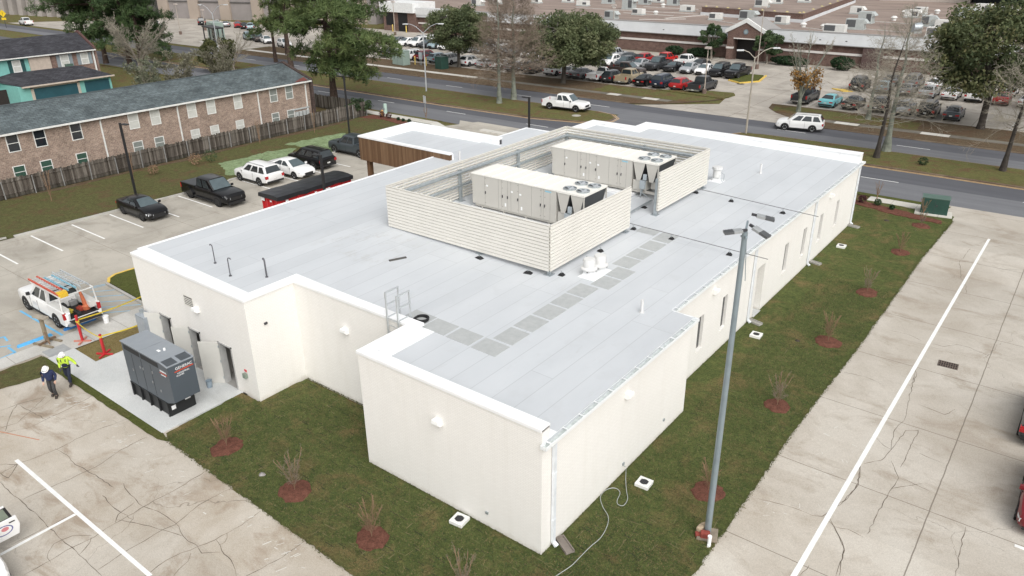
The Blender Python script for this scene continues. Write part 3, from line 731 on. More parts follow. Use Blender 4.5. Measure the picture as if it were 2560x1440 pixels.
# parapets: body, sloped inner flashing and cap
def parapet(pts, z1, thick=0.42):
    b = MB(); b.m = 0
    inn = offset_line(pts, thick)
    q = [tuple(v) for v in pts]; e0, e1 = (Vector(q[1])-Vector(q[0])).normalized()*0.03, (Vector(q[-2])-Vector(q[-1])).normalized()*0.03; q[0] = (q[0][0]+e0.x, q[0][1]+e0.y); q[-1] = (q[-1][0]+e1.x, q[-1][1]+e1.y)
    wall_line(b, offset_line(q, 0.05), thick-0.06, 4.6, z1-0.06)
    pb_ = b
    b = MB(); wall_line(b, offset_line(pts, -0.045), thick+0.09, z1-0.13, z1); b.build('parapet_cap', trim_m, clinic, bevel=0.012, fix=True)
    b = MB(); f2 = offset_line(pts, thick+0.42)
    b.prism(inn+f2[::-1], lambda x, y: RZ(x)-0.02, lambda x, y: RZ(x)+0.012)
    b.build('parapet_flashing', flash_m, clinic)
    sm = pb_; sm.m = 1
    for (a, c) in zip(inn, inn[1:]):
        L = math.dist(a, c); n = int(L/1.5); nx, ny = -(c[1]-a[1])/L, (c[0]-a[0])/L
        for k in range(1, n+1):
            t = k/(n+0.6); x = a[0]+(c[0]-a[0])*t; y = a[1]+(c[1]-a[1])*t
            sm.bar((x+nx*0.0, y+ny*0.0, RZ(x)+0.02), (x+nx*0.0, y+ny*0.0, z1-0.14), 0.03, 0.012)
    sm.build('parapet', [flash_m, plain('seam_grey', (0.66,0.67,0.68), 0.6)], clinic)
parapet([(-25.64,0.07),(-16.09,0.07),(-16.09,2.74),(-8.67,2.74),(-8.67,0),(0,0)], 5.26)
parapet([(-1.09,41.14),(-18.5,41.14),(-18.5,39.3),(-22.6,39.3),(-22.6,33.95)], 5.36)
# entrance volume clad in wood
b = MB(); wall_x(b, -33.6, -24.15, 22.65, 22.9, 5.62, []); b.v = b.v[:]; b.build('wood_front', wood_m, clinic)
clad = clinic.children[-1]
for v in clad.data.vertices:
    if v.co.z < 0: v.co.z = 3.84 if True else 0
b = MB(); b.box(-33.6,-33.35,22.9,28.35,3.84,5.62); b.box(-33.6,-24.15,28.35,28.6,3.84,5.62); b.build('canopy_wall', wall_m, clinic)
b = MB(); b.box(-33.35,-25.74,22.9,28.35,4.9,5.2); b.build('canopy_roof', roof_m, clinic)
b = MB(); b.box(-33.34,-25.8,22.91,28.34,3.86,3.9); b.build('canopy_ceiling', wood_m, clinic)
b = MB(); wall_line(b, [(-24.1,22.6),(-33.65,22.6),(-33.65,28.65),(-24.1,28.65)], -0.34, 5.62, 5.75); b.build('canopy_cap', trim_m, clinic, bevel=0.012, fix=True)
b = MB(); wall_line(b, [(-24.16,22.9),(-33.35,22.9),(-33.35,28.34),(-24.16,28.34)], -0.2, 5.15, 5.62); wall_line(b, [(-24.1,23.1),(-33.15,23.1),(-33.15,28.14),(-23.8,28.14)], -0.12, 5.19, 5.215); b.build('canopy_flashing', flash_m, clinic)
b = MB()
for x in (-33.2,-29.6):
    for y in (22.92,28.0): b = MB(); b.box(x, x+0.35, y, y+0.33, 0, 3.86); b.build('canopy_post', wood_m, clinic)
b = MB(); b.box(-24.17,-24.13,28.36,28.6,5.2,5.55); b.build('parapet_end_plate', metal_dark, clinic)
# gutters with straps
def gutter(x, y0, y1, z):
    b = MB(); b.m = 0
    b.box(x, x+0.24, y0, y1, z-0.13, z-0.118); b.box(x+0.215, x+0.24, y0, y1, z-0.118, z); b.box(x, x+0.012, y0, y1, z-0.118, z+0.01)
    b.box(x, x+0.24, y0-0.012, y0, z-0.13, z); b.box(x, x+0.24, y1, y1+0.012, z-0.13, z)
    n = int((y1-y0)/0.95)
    for k in range(n+1):
        y = y0+0.3+(y1-y0-0.6)*k/n; b.box(x+0.012, x+0.215, y-0.025, y+0.025, z-0.008, z+0.006)
    b.m = 1; b.box(x+0.012, x+0.215, y0, y1, z-0.118, z-0.112)
    return b.build('gutter', [gut_m, gut_in], clinic)
gutter(0.005, -0.1, 11.25, 4.70); gutter(-1.085, 11.28, 41.25, 4.72)
b = MB(); b.box(-1.06, 0.17, 11.17, 11.26, 4.58, 4.71); b.build('eave_trim', gut_m, clinic)
def downspout(x, y, z):
    b = MB(); b.box(x, x+0.1, y-0.075, y+0.075, 0.22, z)
    b.add([(x,y-0.075,0.22),(x+0.1,y-0.075,0.22),(x+0.1,y+0.075,0.22),(x,y+0.075,0.22),(x+0.16,y-0.075,0.05),(x+0.24,y-0.075,0.12),(x+0.24,y+0.075,0.12),(x+0.16,y+0.075,0.05)], [(0,1,5,4),(1,2,6,5),(2,3,7,6),(3,0,4,7),(4,5,6,7)])
    for zz in (1.2,3.2): b.box(x-0.002, x+0.108, y-0.095, y+0.095, zz, zz+0.03)
    return b.build('downspout', plain('downspout_white', (0.74,0.77,0.80), 0.4), clinic)
downspout(0.03, 0.62, 4.58)
for y in (21.1, 31.1, 40.75): downspout(-1.06, y, 4.6)
# slit windows
for y in wins:
    b = MB(); b.box(-1.26,-1.235,y-0.30,y+0.30,1.18,3.01); g = b.build('window', metal_dark, clinic)
    b = MB(); b.box(-1.234,-1.226,y-0.26,y+0.26,1.22,2.97); b.build('pane', dark_glass, g)
    b = MB(); b.box(-1.225,-1.06,y-0.34,y+0.34,1.06,1.165); b.build('sill', wall_m, g)
# recessed side door
b = MB(); b.box(-2.15,-2.1,21.5,23.5,0,3.1); b.box(-2.1,-1.39,21.5,21.9,0,3.1); b.box(-2.1,-1.39,23.05,23.5,0,3.1); b.box(-2.15,-1.39,21.5,23.5,2.98,3.2); b.build('door_recess', wall_m, clinic)
b = MB(); b.box(-2.3,-1.0,21.95,23.0,-0.05,0.05); b.build('door_step', conc_new, clinic)
dr = MB(); dr.box(-2.09,-2.05,22.0,22.95,0.06,2.3); o = dr.build('door', door_m, clinic)
b = MB(); b.box(-2.04,-1.99,22.82,22.88,1.0,1.1); b.build('handle', steel, o)
# three plant-room doors swung open
for k, (a, c) in enumerate(doors):
    b = MB(); b.box(a, a+0.06, 0.03, 0.36, 0.03, 2.32); b.box(c-0.06, c, 0.03, 0.36, 0.03, 2.32); b.box(a, c, 0.03, 0.36, 2.26, 2.32); b.build('door_frame', plain('frame_grey', (0.42,0.42,0.41), 0.5), clinic)
    ang = radians((155, 150, 147)[k]); w = c-a-0.1; hx, hy = a+0.03, 0.03
    ux, uy = -cos(pi-ang), -sin(pi-ang)
    b = MB(); b.bar((hx, hy, 1.16), (hx+ux*w, hy+uy*w, 1.16), 0.045, 2.24)
    o = b.build('door', door_m, clinic)
    b = MB(); hx2, hy2 = hx+ux*(w-0.1), hy+uy*(w-0.1)
    b.bar((hx2+uy*0.06, hy2-ux*0.06, 1.05), (hx2-ux*0.12+uy*0.06, hy2-uy*0.12-ux*0.06, 1.05), 0.03); b.build('handle', steel, o)
    for z in (0.3,1.2,2.0):
        b = MB(); b.box(a+0.0, a+0.05, -0.01, 0.03, z, z+0.12); b.build('hinge', steel, o)
# louvre vent
b = MB(); b.box(-21.2,-20.45,0.055,0.069,3.62,4.12)
for k in range(5): b.add([(-21.2,0.07,3.66+k*0.095),(-20.45,0.07,3.66+k*0.095),(-20.45,0.02,3.62+k*0.095),(-21.2,0.02,3.62+k*0.095),(-21.2,0.02,3.635+k*0.095),(-20.45,0.02,3.635+k*0.095)], [(0,1,2,3),(3,2,5,4)])
o = b.build('louvre_vent', plain('vent_cream', (0.66,0.64,0.58), 0.6), clinic)
b = MB(); b.box(-21.17,-20.48,0.05,0.054,3.65,4.09); b.build('vent_void', metal_dark, o)
# wall lights: wedge housings
def wall_light(x, y, z, face):
    b = MB()
    pr = [(0,0.16),(0.24,0.16),(0.26,0.02),(0.14,-0.1),(0,-0.1)]
    if face == 'x': P = [(x+d_, y-0.17, z+h) for d_, h in pr]+[(x+d_, y+0.17, z+h) for d_, h in pr]
    else: P = [(x-0.17, y-d_, z+h) for d_, h in pr]+[(x+0.17, y-d_, z+h) for d_, h in pr]
    b.add(P, [(4,3,2,1,0),(5,6,7,8,9)]+[(i,(i+1)%5,(i+1)%5+5,i+5) for i in range(5)])
    b.build('wall_light', plain('light_white', (0.86,0.86,0.84), 0.4, var=0.02), clinic, fix=True, bevel=0.015)
for x, y, z, f in ((0,5.57,3.7,'x'),(-1.09,15.95,3.85,'x'),(-1.09,34.3,3.9,'x'),(-4.54,0,3.68,'y'),(-12.63,2.74,3.68,'y'),(-20.13,0.07,3.6,'y')): wall_light(x, y, z, f)
for bx in ((0,0.05,5.55,5.66,0.4,0.52),(0,0.05,8.97,9.08,0.62,0.72),(-2.45,-2.33,-0.05,0,0.6,0.7)): b = MB(); b.box(*bx); b.build('hose_bib', steel, clinic)
b = MB(); b.box(-16.09,-16.03,0.9,1.05,3.7,3.8); b.build('sensor_box', metal_dark, clinic)
b = MB(); b.box(-17.0,-16.78,-0.08,0.07,1.05,1.28); o = b.build('alarm_box', plain('alarm_green', (0.22,0.27,0.22), 0.5), clinic)
b = MB(); b.box(-16.98,-16.8,0.05,0.068,1.34,1.46); b.build('alarm_sign', plain('sign_red', (0.62,0.05,0.07), 0.5), o)

# ------------------------------------------------------------------ things on the roof
cream = plain('screen_cream', (0.72,0.695,0.635), 0.5, var=0.04, scale=1.0)
scr = thing('louvre_screen', 'cream louvred screen wall of horizontal blades enclosing the rooftop air units', 'screen', (-12.6,19.5,RZ(-12.6)))
def child_world(o, parent): o.parent = parent; o.matrix_parent_inverse = Matrix.Translation(-parent.location); return o
SX0, SX1, SY0, SY1, SZ0, SZ1 = -18.05, -7.25, 10.8, 28.3, 5.13, 7.40
def louvre(p0, p1, nrm):
    """blades between p0 and p1; nrm points outward"""
    b = MB(); n = 13; h = (SZ1-SZ0)/n
    a = Vector((*p0, 0)); c = Vector((*p1, 0)); nv = Vector((*nrm, 0))
    tv = (c-a).normalized()
    for k in range(n):
        z = SZ0+k*h
        lo = nv*0.05; hi = nv*-0.045
        q = [a+lo+Vector((0,0,z)), c+lo+Vector((0,0,z)), c+lo+Vector((0,0,z+0.142)), a+lo+Vector((0,0,z+0.142)),
             a+hi+Vector((0,0,z+0.150)), c+hi+Vector((0,0,z+0.150)), c+hi+Vector((0,0,z+0.10)), a+hi+Vector((0,0,z+0.10))]
        b.add(q, [(0,1,2,3),(3,2,5,4),(4,5,6,7),(0,3,4,7),(1,6,5,2),(2,1,6),(7,6,1,0)])
    L = (c-a).length; m = max(2, round(L/1.22))
    for k in range(m+1):
        q = a+tv*(0.02+(L-0.04)*k/m)-nv*0.045
        b.bar((q.x, q.y, SZ0+0.02), (q.x, q.y, SZ1+0.01), 0.04, 0.03, up=tuple(nv))
    b.bar((a.x-nv.x*0.0, a.y-nv.y*0.0, SZ1+0.018), (c.x, c.y, SZ1+0.018), 0.10, 0.02)
    return child_world(b.build('louvre_panel', cream), scr)
louvre((SX0,SY0),(SX1,SY0),(0,-1)); louvre((SX0,SY1),(SX1,SY1),(0,1)); louvre((SX0,SY0),(SX0,SY1),(-1,0))
louvre((SX1,SY0),(SX1,18.35),(1,0)); louvre((SX1,21.62),(SX1,SY1),(1,0))
posts = [(SX1-0.16,SY0+0.2),(-11.7,SY0+0.2),(SX0+0.2,SY0+0.2),(SX1-0.16,18.2),(SX1-0.16,21.7),(SX1-0.16,SY1-0.2),(-11.7,SY1-0.2),(SX0+0.2,SY1-0.2),(SX0+0.2,16.6),(SX0+0.2,22.4)]
for x, y in posts:
    b = MB(); b.box(x-0.075, x+0.075, y-0.075, y+0.075, RZ(x), 7.02); b.box(x-0.2, x+0.2, y-0.2, y+0.2, RZ(x)-0.02, RZ(x)+0.03)
    child_world(b.build('post', steel), scr)
b = MB()
for z in (6.86, 6.05, 5.3):
    for p, q in (((SX0+0.22,SY0+0.22),(SX0+0.22,SY1-0.22)),((SX0+0.22,SY1-0.22),(SX1-0.2,SY1-0.22)),((SX0+0.22,SY0+0.22),(SX1-0.2,SY0+0.22)),((SX1-0.2,SY0+0.22),(SX1-0.2,18.2)),((SX1-0.2,21.7),(SX1-0.2,SY1-0.22))):
        if z > 6.8 or p[0] < -18 or (z > 5.9 and q[1] > 25): b.tube([(*p,z),(*q,z)], 0.10 if z > 6.8 else 0.075, 10)
b.smooth = True
child_world(b.build('rail', steel, smooth=True), scr)
# packaged air units
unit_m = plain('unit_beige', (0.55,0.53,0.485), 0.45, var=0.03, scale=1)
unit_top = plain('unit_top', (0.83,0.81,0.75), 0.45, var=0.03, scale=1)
seam_m = plain('unit_seam', (0.34,0.325,0.30), 0.6)
coil_m = plain('coil_dark', (0.055,0.06,0.065), 0.55, var=0.3, scale=30)
blue_m = plain('badge_blue', (0.30,0.60,0.74), 0.5, var=0.25, scale=9)
elec_m = plain('box_bluegrey', (0.42,0.47,0.50), 0.5)
def air_unit(x0, y0, label):
    u = thing('rooftop_air_unit', label, 'air unit', (x0, y0, 5.0), 0, 'packaged air units inside the roof screen')
    L, W, Z0, Z1 = 5.95, 2.35, 0.33, 2.12
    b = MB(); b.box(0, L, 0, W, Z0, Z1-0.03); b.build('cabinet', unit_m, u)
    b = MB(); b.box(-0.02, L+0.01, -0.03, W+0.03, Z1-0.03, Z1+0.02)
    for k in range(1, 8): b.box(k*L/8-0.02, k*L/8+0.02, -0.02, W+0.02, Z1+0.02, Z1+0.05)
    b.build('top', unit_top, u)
    hood = MB(); hood.add([(0,0.1,Z1-0.04),(0,W-0.1,Z1-0.04),(-0.35,0.1,Z1-0.06),(-0.35,W-0.1,Z1-0.06),(0,0.1,Z1-0.75),(0,W-0.1,Z1-0.75)], [(0,1,3,2),(2,3,5,4),(0,2,4),(1,5,3)]); hood.build('intake_hood', unit_m, u)
    b = MB()
    for x in (0.95,1.95,2.18,2.62,2.85,3.4,4.3,4.95,5.1,5.55): b.box(x-0.008, x+0.008, -0.005, 0.0, Z0+0.03, Z1-0.05)
    for x in (1.0,2.25,3.35,4.92,5.2):
        for z in (0.5,1.6,1.95): b.box(x-0.025, x+0.025, -0.02, -0.001, z, z+0.03)
    b.build('panel_seam', seam_m, u)
    for x in (1.0,2.25,2.62,3.35,4.92,5.2):
        b = MB(); b.box(x-0.02, x+0.02, -0.05, -0.001, 1.05, 1.2); b.build('door_handle', metal_dark, u)
    for x, z, w_, h_ in ((1.05,1.5,.14,.1),(2.85,1.45,.14,.1),(3.45,1.4,.14,.1),(2.4,.55,.11,.2),(3.55,.55,.11,.2)):
        b = MB(); b.box(x, x+w_, -0.004, -0.0005, z, z+h_); b.build('notice_label', trim_m, u)
    b = MB(); b.box(5.2,5.62,-0.004,-0.0005,1.93,2.01); b.build('badge', blue_m, u)
    b = MB()
    for x in (0.6,2.2,3.8,5.4):
        b.box(x, x+0.06, 0.1, 0.16, 0.0, Z0); b.box(x, x+0.06, W-0.16, W-0.1, 0.0, Z0)
    b.box(0.1, L+1.6, 0.12, 0.2, 0.16, Z0-0.01); b.box(0.1, L+1.6, W-0.2, W-0.12, 0.16, Z0-0.01)
    b.build('base_rail', unit_m, u)
    b = MB(); b.box(-0.3, L+0.2, -0.42, W+0.4, -0.06, 0.06); b.build('curb_flashing', flash_m, u)
    # condenser: frame top with four fans over two V coils
    cx0, cx1 = L+0.02, L+1.78
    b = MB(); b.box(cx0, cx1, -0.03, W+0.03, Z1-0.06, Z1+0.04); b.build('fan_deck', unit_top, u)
    for fx in (cx0+0.47, cx1-0.45):
        for fy in (0.6, W-0.6):
            b = MB(); b.lathe([(0.36,Z1+0.04),(0.37,Z1+0.12),(0.35,Z1+0.12),(0.34,Z1+0.06)], 20, (fx,fy,0)); f = b.build('fan', steel, u, smooth=True)
            b = MB(); b.cyl((fx,fy,Z1+0.042), 0.335, 0.006, 20); b.build('fan_well', coil_m, f)
            b = MB(); b.cyl((fx,fy,Z1+0.05), 0.09, 0.05, 12)
            for k in range(5):
                a = k*2*pi/5; p = Vector((fx+0.08*cos(a), fy+0.08*sin(a), Z1+0.075)); q = Vector((fx+0.32*cos(a+0.25), fy+0.32*sin(a+0.25), Z1+0.085))
                b.bar(p, q, 0.13, 0.008, up=(0.25*sin(a),-0.25*cos(a),1))
            b.build('fan_blade', plain('fan_grey', (0.55,0.58,0.60), 0.4, metal=0.4), f)
    hw = (cx1-cx0)/2
    for k in range(2):
        a0, a1 = cx0+k*hw, cx0+(k+1)*hw; m = (a0+a1)/2
        for yy in (0.0, W-0.03):
            b = MB(); b.add([(a0+0.03,yy,Z1-0.06),(a1-0.03,yy,Z1-0.06),(m+0.13,yy,0.95),(m-0.13,yy,0.95),(a0+0.03,yy+0.03,Z1-0.06),(a1-0.03,yy+0.03,Z1-0.06),(m+0.13,yy+0.03,0.95),(m-0.13,yy+0.03,0.95)], [(3,2,1,0),(4,5,6,7),(0,1,5,4),(1,2,6,5),(2,3,7,6),(3,0,4,7)])
            b.build('coil_end_plate', unit_m, u)
        b = MB()
        b.add([(a0+0.04,0.05,Z1-0.07),(a0+0.04,W-0.05,Z1-0.07),(m-0.12,W-0.05,0.97),(m-0.12,0.05,0.97)], [(0,1,2,3)])
        b.add([(a1-0.04,0.05,Z1-0.07),(a1-0.04,W-0.05,Z1-0.07),(m+0.12,W-0.05,0.97),(m+0.12,0.05,0.97)], [(0,3,2,1)])
        b.build('coil', coil_m, u)
    b = MB()
    for yy in (0.0, W-0.06): b.box(cx1-0.06, cx1, yy, yy+0.06, 0.3, Z1-0.06)
    b.build('corner_post', unit_m, u)
    b = MB(); b.box(cx0+0.05, cx0+0.95, 0.05, W-0.1, Z0, 0.94); b.box(cx1-0.62, cx1-0.05, 0.35, 1.0, Z0+0.1, 1.25); b.build('compressor_box', unit_m, u, bevel=0.02)
    b = MB(); b.box(cx0+0.62, cx0+0.95, -0.14, 0.04, 0.5, 1.0); b.box(cx0+0.8, cx0+1.0, -0.1, 0.04, 1.05, 1.4); b.build('disconnect_box', elec_m, u)
    b = MB(); b.tube([(cx0+0.8,-0.05,0.5),(cx0+0.8,-0.1,0.25),(cx0+1.3,-0.25,0.06)], 0.03, 6); b.tube([(cx0+0.7,0.0,0.5),(cx0+0.68,-0.05,0.0)], 0.05, 6); b.build('conduit', steel, u)
    return u
air_unit(-16.55, 16.2, 'beige air unit behind the front screen wall, double V condenser, nearer of the pair')
air_unit(-16.25, 24.0, 'beige air unit inside the screen, farther of the pair, beside the screen gap')
# exhaust fans
white_metal = plain('white_metal', (0.66,0.66,0.65), 0.4, var=0.03)
fb = tag(MB().build('x', white_metal), None); bpy.data.objects.remove(fb)
b = MB(); zc = RZ(-5.75); b.box(-6.2,-5.28,11.65,13.25,zc-0.02,zc+0.03); o = b.build('fan_flashing_pad', flash_m); tag(o, 'white square membrane pad under the twin exhaust fans', 'roof pad')
def exhaust_fan(x, y, label):
    t = thing('exhaust_fan', label, 'exhaust fan', (x, y, RZ(x)+0.03), 0, 'white mushroom exhaust fans on the roof')
    b = MB(); b.add([(-0.26,-0.26,0),(0.26,-0.26,0),(0.26,0.26,0),(-0.26,0.26,0),(-0.17,-0.17,0.26),(0.17,-0.17,0.26),(0.17,0.17,0.26),(-0.17,0.17,0.26)], [(0,1,5,4),(1,2,6,5),(2,3,7,6),(3,0,4,7),(4,5,6,7)]); b.build('curb', flash_m, t)
    b = MB(); b.lathe([(0.15,0.24),(0.38,0.30),(0.40,0.38),(0.36,0.42),(0.30,0.44),(0.29,0.80),(0.27,0.84),(0.0,0.86)], 20); b.build('housing', white_metal, t, smooth=True)
    b = MB()
    for a in (0.3,1.9,3.5,5.0): b.cyl((0.33*cos(a),0.33*sin(a),0.24), 0.04, 0.05, 8)
    b.build('latch', metal_dark, t)
exhaust_fan(-5.85, 12.1, 'white mushroom exhaust fan on the pad, nearer of the two')
exhaust_fan(-5.68, 12.8, 'white mushroom exhaust fan on the pad, farther of the two')
t = thing('exhaust_fan', 'small white exhaust fan on a base just past the far right end of the screen', 'exhaust fan', (-7.35, 30.15, RZ(-7.35)))
b = MB(); b.box(-0.45,0.45,-0.4,0.4,-0.02,0.04); b.box(-0.2,0.2,-0.2,0.2,0.04,0.2); b.build('curb', flash_m, t)
b = MB(); b.lathe([(0.2,0.2),(0.28,0.28),(0.26,0.75),(0.34,0.8),(0.34,0.95),(0.0,1.0)], 16); b.build('housing', white_metal, t, smooth=True)
b = MB(); b.tube([(0.25,0,0.6),(0.5,0.0,0.5),(0.5,0,0.06)], 0.02, 6); b.tube([(0.3,-0.2,0.5),(0.4,-0.3,0.25),(0.5,-0.2,0.05)], 0.015, 6); b.build('conduit', steel, t)
# vent pipes
for x, y, h, lb in ((-5.71,33.65,0.68,'white plastic vent pipe on the far right of the roof'),(-1.99,10.25,0.62,'white plastic vent pipe near the gutter on the nearest wing'),(-23.67,23.2,0.68,'white plastic vent pipe beside the wood clad entrance roof')):
    b = MB(); b.cyl((0,0,-0.02), 0.065, h, 12); b.cyl((0,0,-0.02), 0.12, 0.05, 12); o = b.build('vent_pipe', white_metal, smooth=True); o.location = (x, y, RZ(x)); tag(o, lb, 'vent pipe', 'white roof vent pipes')
for x, y, h, a, lb in ((-21.06,1.91,0.95,pi,'thin dark gooseneck pipe on the roof, farthest left of three'),(-19.16,1.48,0.93,0.2,'thin dark gooseneck pipe on the roof, middle of three'),(-17.7,2.46,0.9,pi*0.9,'thicker dark gooseneck pipe on the roof, rightmost of three')):
    b = MB(); r_ = 0.025 if 'thicker' not in lb else 0.04
    b.tube([(0,0,-0.02),(0,0,h-0.08),(0.05*cos(a),0.05*sin(a),h),(0.16*cos(a),0.16*sin(a),h+0.01),(0.2*cos(a),0.2*sin(a),h-0.05)], r_, 8); b.cyl((0,0,-0.02), 0.07, 0.06, 10)
    o = b.build('gooseneck_pipe', plain('pipe_dark', (0.11,0.11,0.12), 0.5, metal=0.3), smooth=True); o.location = (x, y, RZ(x)); tag(o, lb, 'vent pipe', 'gooseneck pipes on the roof')
# walkway pads
pad_m = NT('walkway_pad'); q_ = pad_m.pos()
pad_m.out(pad_m.ramp(pad_m.noise(q_, 4, 6, 0.7), (0.3,(0.375,0.39,0.388)), (0.7,(0.455,0.468,0.464))), 0.9, spec=0.2); pad_m.bump(pad_m.noise(q_, 40, 2), 0.4, 0.01); pad_m = pad_m.m
ORD = ['first','second','third','fourth','fifth','sixth','seventh','eighth','ninth','tenth','eleventh','twelfth','thirteenth','fourteenth','fifteenth']
pads = [(-9.2,3.9,1.2,0.97),(-7.92,3.87,1.2,0.97),(-6.59,3.86,1.2,0.97),(-5.23,3.83,1.2,0.97),(-5.12,5.07,0.97,1.2),(-5.13,6.44,0.97,1.2),(-5.14,7.8,0.97,1.2),(-5.16,9.15,0.97,1.2),(-5.19,10.5,0.97,1.2),(-4.78,11.9,0.97,1.2),(-4.79,13.25,0.97,1.18),(-5.21,14.6,0.97,1.2),(-5.22,15.95,0.97,1.2),(-5.22,17.33,0.97,1.2),(-5.23,18.8,0.97,1.3),(-6.45,19.12,1.1,0.85)]
nth = 0
b = MB(); b.box(-0.5,0.5,-0.5,0.5,-0.01,0.012); pb = b.build('walkway_pad', pad_m)
for i, (x, y, w, h) in enumerate(pads):
    o = pb if i == 0 else pb.copy()
    if i: COL.objects.link(o)
    o.location = (x, y, RZ(x)+0.004); o.rotation_euler = (0, SL, 0); o.scale = (w, h, 1)
    if i < 4: lb = 'grey walkway pad on the white roof, %s in the short row from the roof ladder' % ORD[i]
    elif i < 15: lb = 'grey walkway pad on the white roof, %s of the long line counted from its nearest' % ORD[i-4]
    else: lb = 'grey walkway pad at the far corner where the line turns towards the screen'
    tag(o, lb, 'walkway pad', 'grey walkway pads on the roof')
# gas lines on black blocks
pipe_m = plain('gas_pipe', (0.20,0.20,0.205), 0.5, metal=0.4); rubber = plain('rubber_black', (0.012,0.012,0.013), 0.7)
def gas_line(p, q, lab):
    b = MB(); b.tube([p, q], 0.02, 8); o = b.build('gas_pipe', pipe_m, smooth=True); tag(o, lab, 'pipe', 'gas pipes across the roof')
gas_line((-8.9,27.0,5.2),(0.42,26.4,5.02),'thin grey gas pipe crossing the roof edge, farther of the two')
gas_line((-8.9,18.85,5.2),(0.42,18.6,5.02),'thin grey gas pipe crossing the roof edge above the walkway pads')
blocks = [(-7.29,26.9,'farther pipe, by the screen'),(-4.9,26.75,'farther pipe, middle'),(-1.67,26.6,'farther pipe, near the gutter'),(-7.23,18.85,'nearer pipe, by the screen'),(-4.9,18.8,'nearer pipe, middle'),(-1.6,18.7,'nearer pipe, near the gutter'),
          (-7.0,15.0,'far one under the right screen wall'),(-6.95,13.6,'middle one under the right screen wall'),(-6.9,11.3,'one at the near screen corner, right side'),(-8.3,10.5,'one under the near screen corner, front side'),(-11.3,10.45,'one under the front screen wall'),(-8.5,20.3,'one on the conduit near the screen gap'),(-8.55,22.4,'one on the conduit by the far unit')]
b = MB(); b.add([(-0.15,-0.13,0),(0.15,-0.13,0),(0.15,0.13,0),(-0.15,0.13,0),(-0.06,-0.1,0.11),(0.06,-0.1,0.11),(0.06,0.1,0.11),(-0.06,0.1,0.11)], [(0,1,5,4),(1,2,6,5),(2,3,7,6),(3,0,4,7),(4,5,6,7)])
blk = thing('pipe_block', '', 'pipe support'); b.build('rubber_foot', rubber, blk)
b = MB(); b.tube([(0,0,0.1),(0,0,0.22)], 0.012, 6); b.box(-0.05,0.05,-0.02,0.02,0.205,0.225); b.build('bracket', steel, blk)
for i, (x, y, w) in enumerate(blocks):
    o = blk if i == 0 else copy_tree(blk)
    o.location = (x, y, RZ(x)); o.rotation_euler = (0, 0, radians((0, 12, -8, 5)[i % 4]))
    tag(o, 'black rubber pipe support block, '+w, 'pipe support', 'black pipe supports on the roof')
    if i >= 9: o.scale = (1.5, 1.0, 0.8)
b = MB(); b.tube([(-8.52,19.6,5.05),(-8.6,23.5,5.06)], 0.035, 8); b.tube([(-8.44,19.6,5.05),(-8.52,23.5,5.06)], 0.025, 8); o = b.build('conduit', steel, smooth=True); tag(o, 'pair of steel conduits running through the gap in the roof screen', 'conduit')
b = MB(); b.obox((-14.38,7.8,RZ(-14.4)+0.03), (Vector((0.92,-0.4,0)),Vector((0.4,0.92,0)),Vector((0,0,1))), 0.06, 0.45, 0.03); o = b.build('timber_offcut', plain('timber_grey', (0.09,0.085,0.08), 0.9)); tag(o, 'short dark grey timber offcut lying on the roof', 'timber')
# roof ladder hoops
lad = thing('roof_ladder', 'pale steel roof access ladder with tall square grab rails over the parapet', 'ladder', (-9.4,2.74,0))
alu = plain('ladder_alu', (0.60,0.63,0.64), 0.4, metal=0.5)
for x in (-0.32, 0.32):
    b = MB(); b.box(x-0.028,x+0.028,-0.17,-0.11,0.6,6.45); b.box(x-0.028,x+0.028,0.55,0.61,4.9,6.45); b.box(x-0.028,x+0.028,-0.11,0.55,6.39,6.45); b.box(x-0.028,x+0.028,-0.11,0.55,5.85,5.90); b.box(x-0.02,x+0.02,-0.11,0.45,5.28,5.32)
    b.build('rail', alu, lad)
b = MB()
for k in range(16): b.box(-0.3,0.3,-0.155,-0.125,0.75+k*0.3,0.78+k*0.3)
b.build('rung', alu, lad)
b = MB(); b.lathe([(0.30+0.045*cos(a*pi/4),0.06+0.045*sin(a*pi/4)) for a in range(9)], 20, (0,0,0)); b.lathe([(0.27+0.04*cos(a*pi/4),0.13+0.04*sin(a*pi/4)) for a in range(9)], 20, (0.04,0.03,0))
o = b.build('hose_coil', rubber, smooth=True); o.location = (-8.95,3.78,RZ(-9)); tag(o, 'coiled black hose lying on the roof beside the ladder', 'hose')

# ------------------------------------------------------------------ vehicles
PAINT = {}
def paint(name, c, rough=0.28, metal=0.0):
    PAINT[name] = plain('car_paint_'+name.replace(' ', '_'), c, rough, metal, var=0.03, scale=0.8, spec=0.3, coat=0.35); return PAINT[name]
paint('white', (0.80,0.80,0.79)); paint('black', (0.005,0.005,0.006)); paint('dark grey', (0.05,0.053,0.058), 0.3, 0.3); paint('grey', (0.17,0.175,0.18), 0.3, 0.3)
paint('silver', (0.46,0.475,0.49), 0.3, 0.35); paint('red', (0.36,0.018,0.02)); paint('bright red', (0.52,0.02,0.016)); paint('dark red', (0.17,0.014,0.02)); paint('tan', (0.42,0.35,0.24), 0.32, 0.25)
paint('navy', (0.022,0.032,0.055), 0.25, 0.2); paint('teal', (0.20,0.55,0.60), 0.3, 0.1); paint('pale blue', (0.30,0.40,0.44), 0.3, 0.2); paint('slate grey', (0.075,0.09,0.10), 0.3, 0.3); paint('brown', (0.06,0.045,0.04), 0.3, 0.2)
car_glass = plain('car_glass', (0.028,0.036,0.040), 0.06, var=0.1, spec=0.9)
screen_glass = plain('windscreen_glass', (0.085,0.115,0.125), 0.06, var=0.15, spec=1.0)
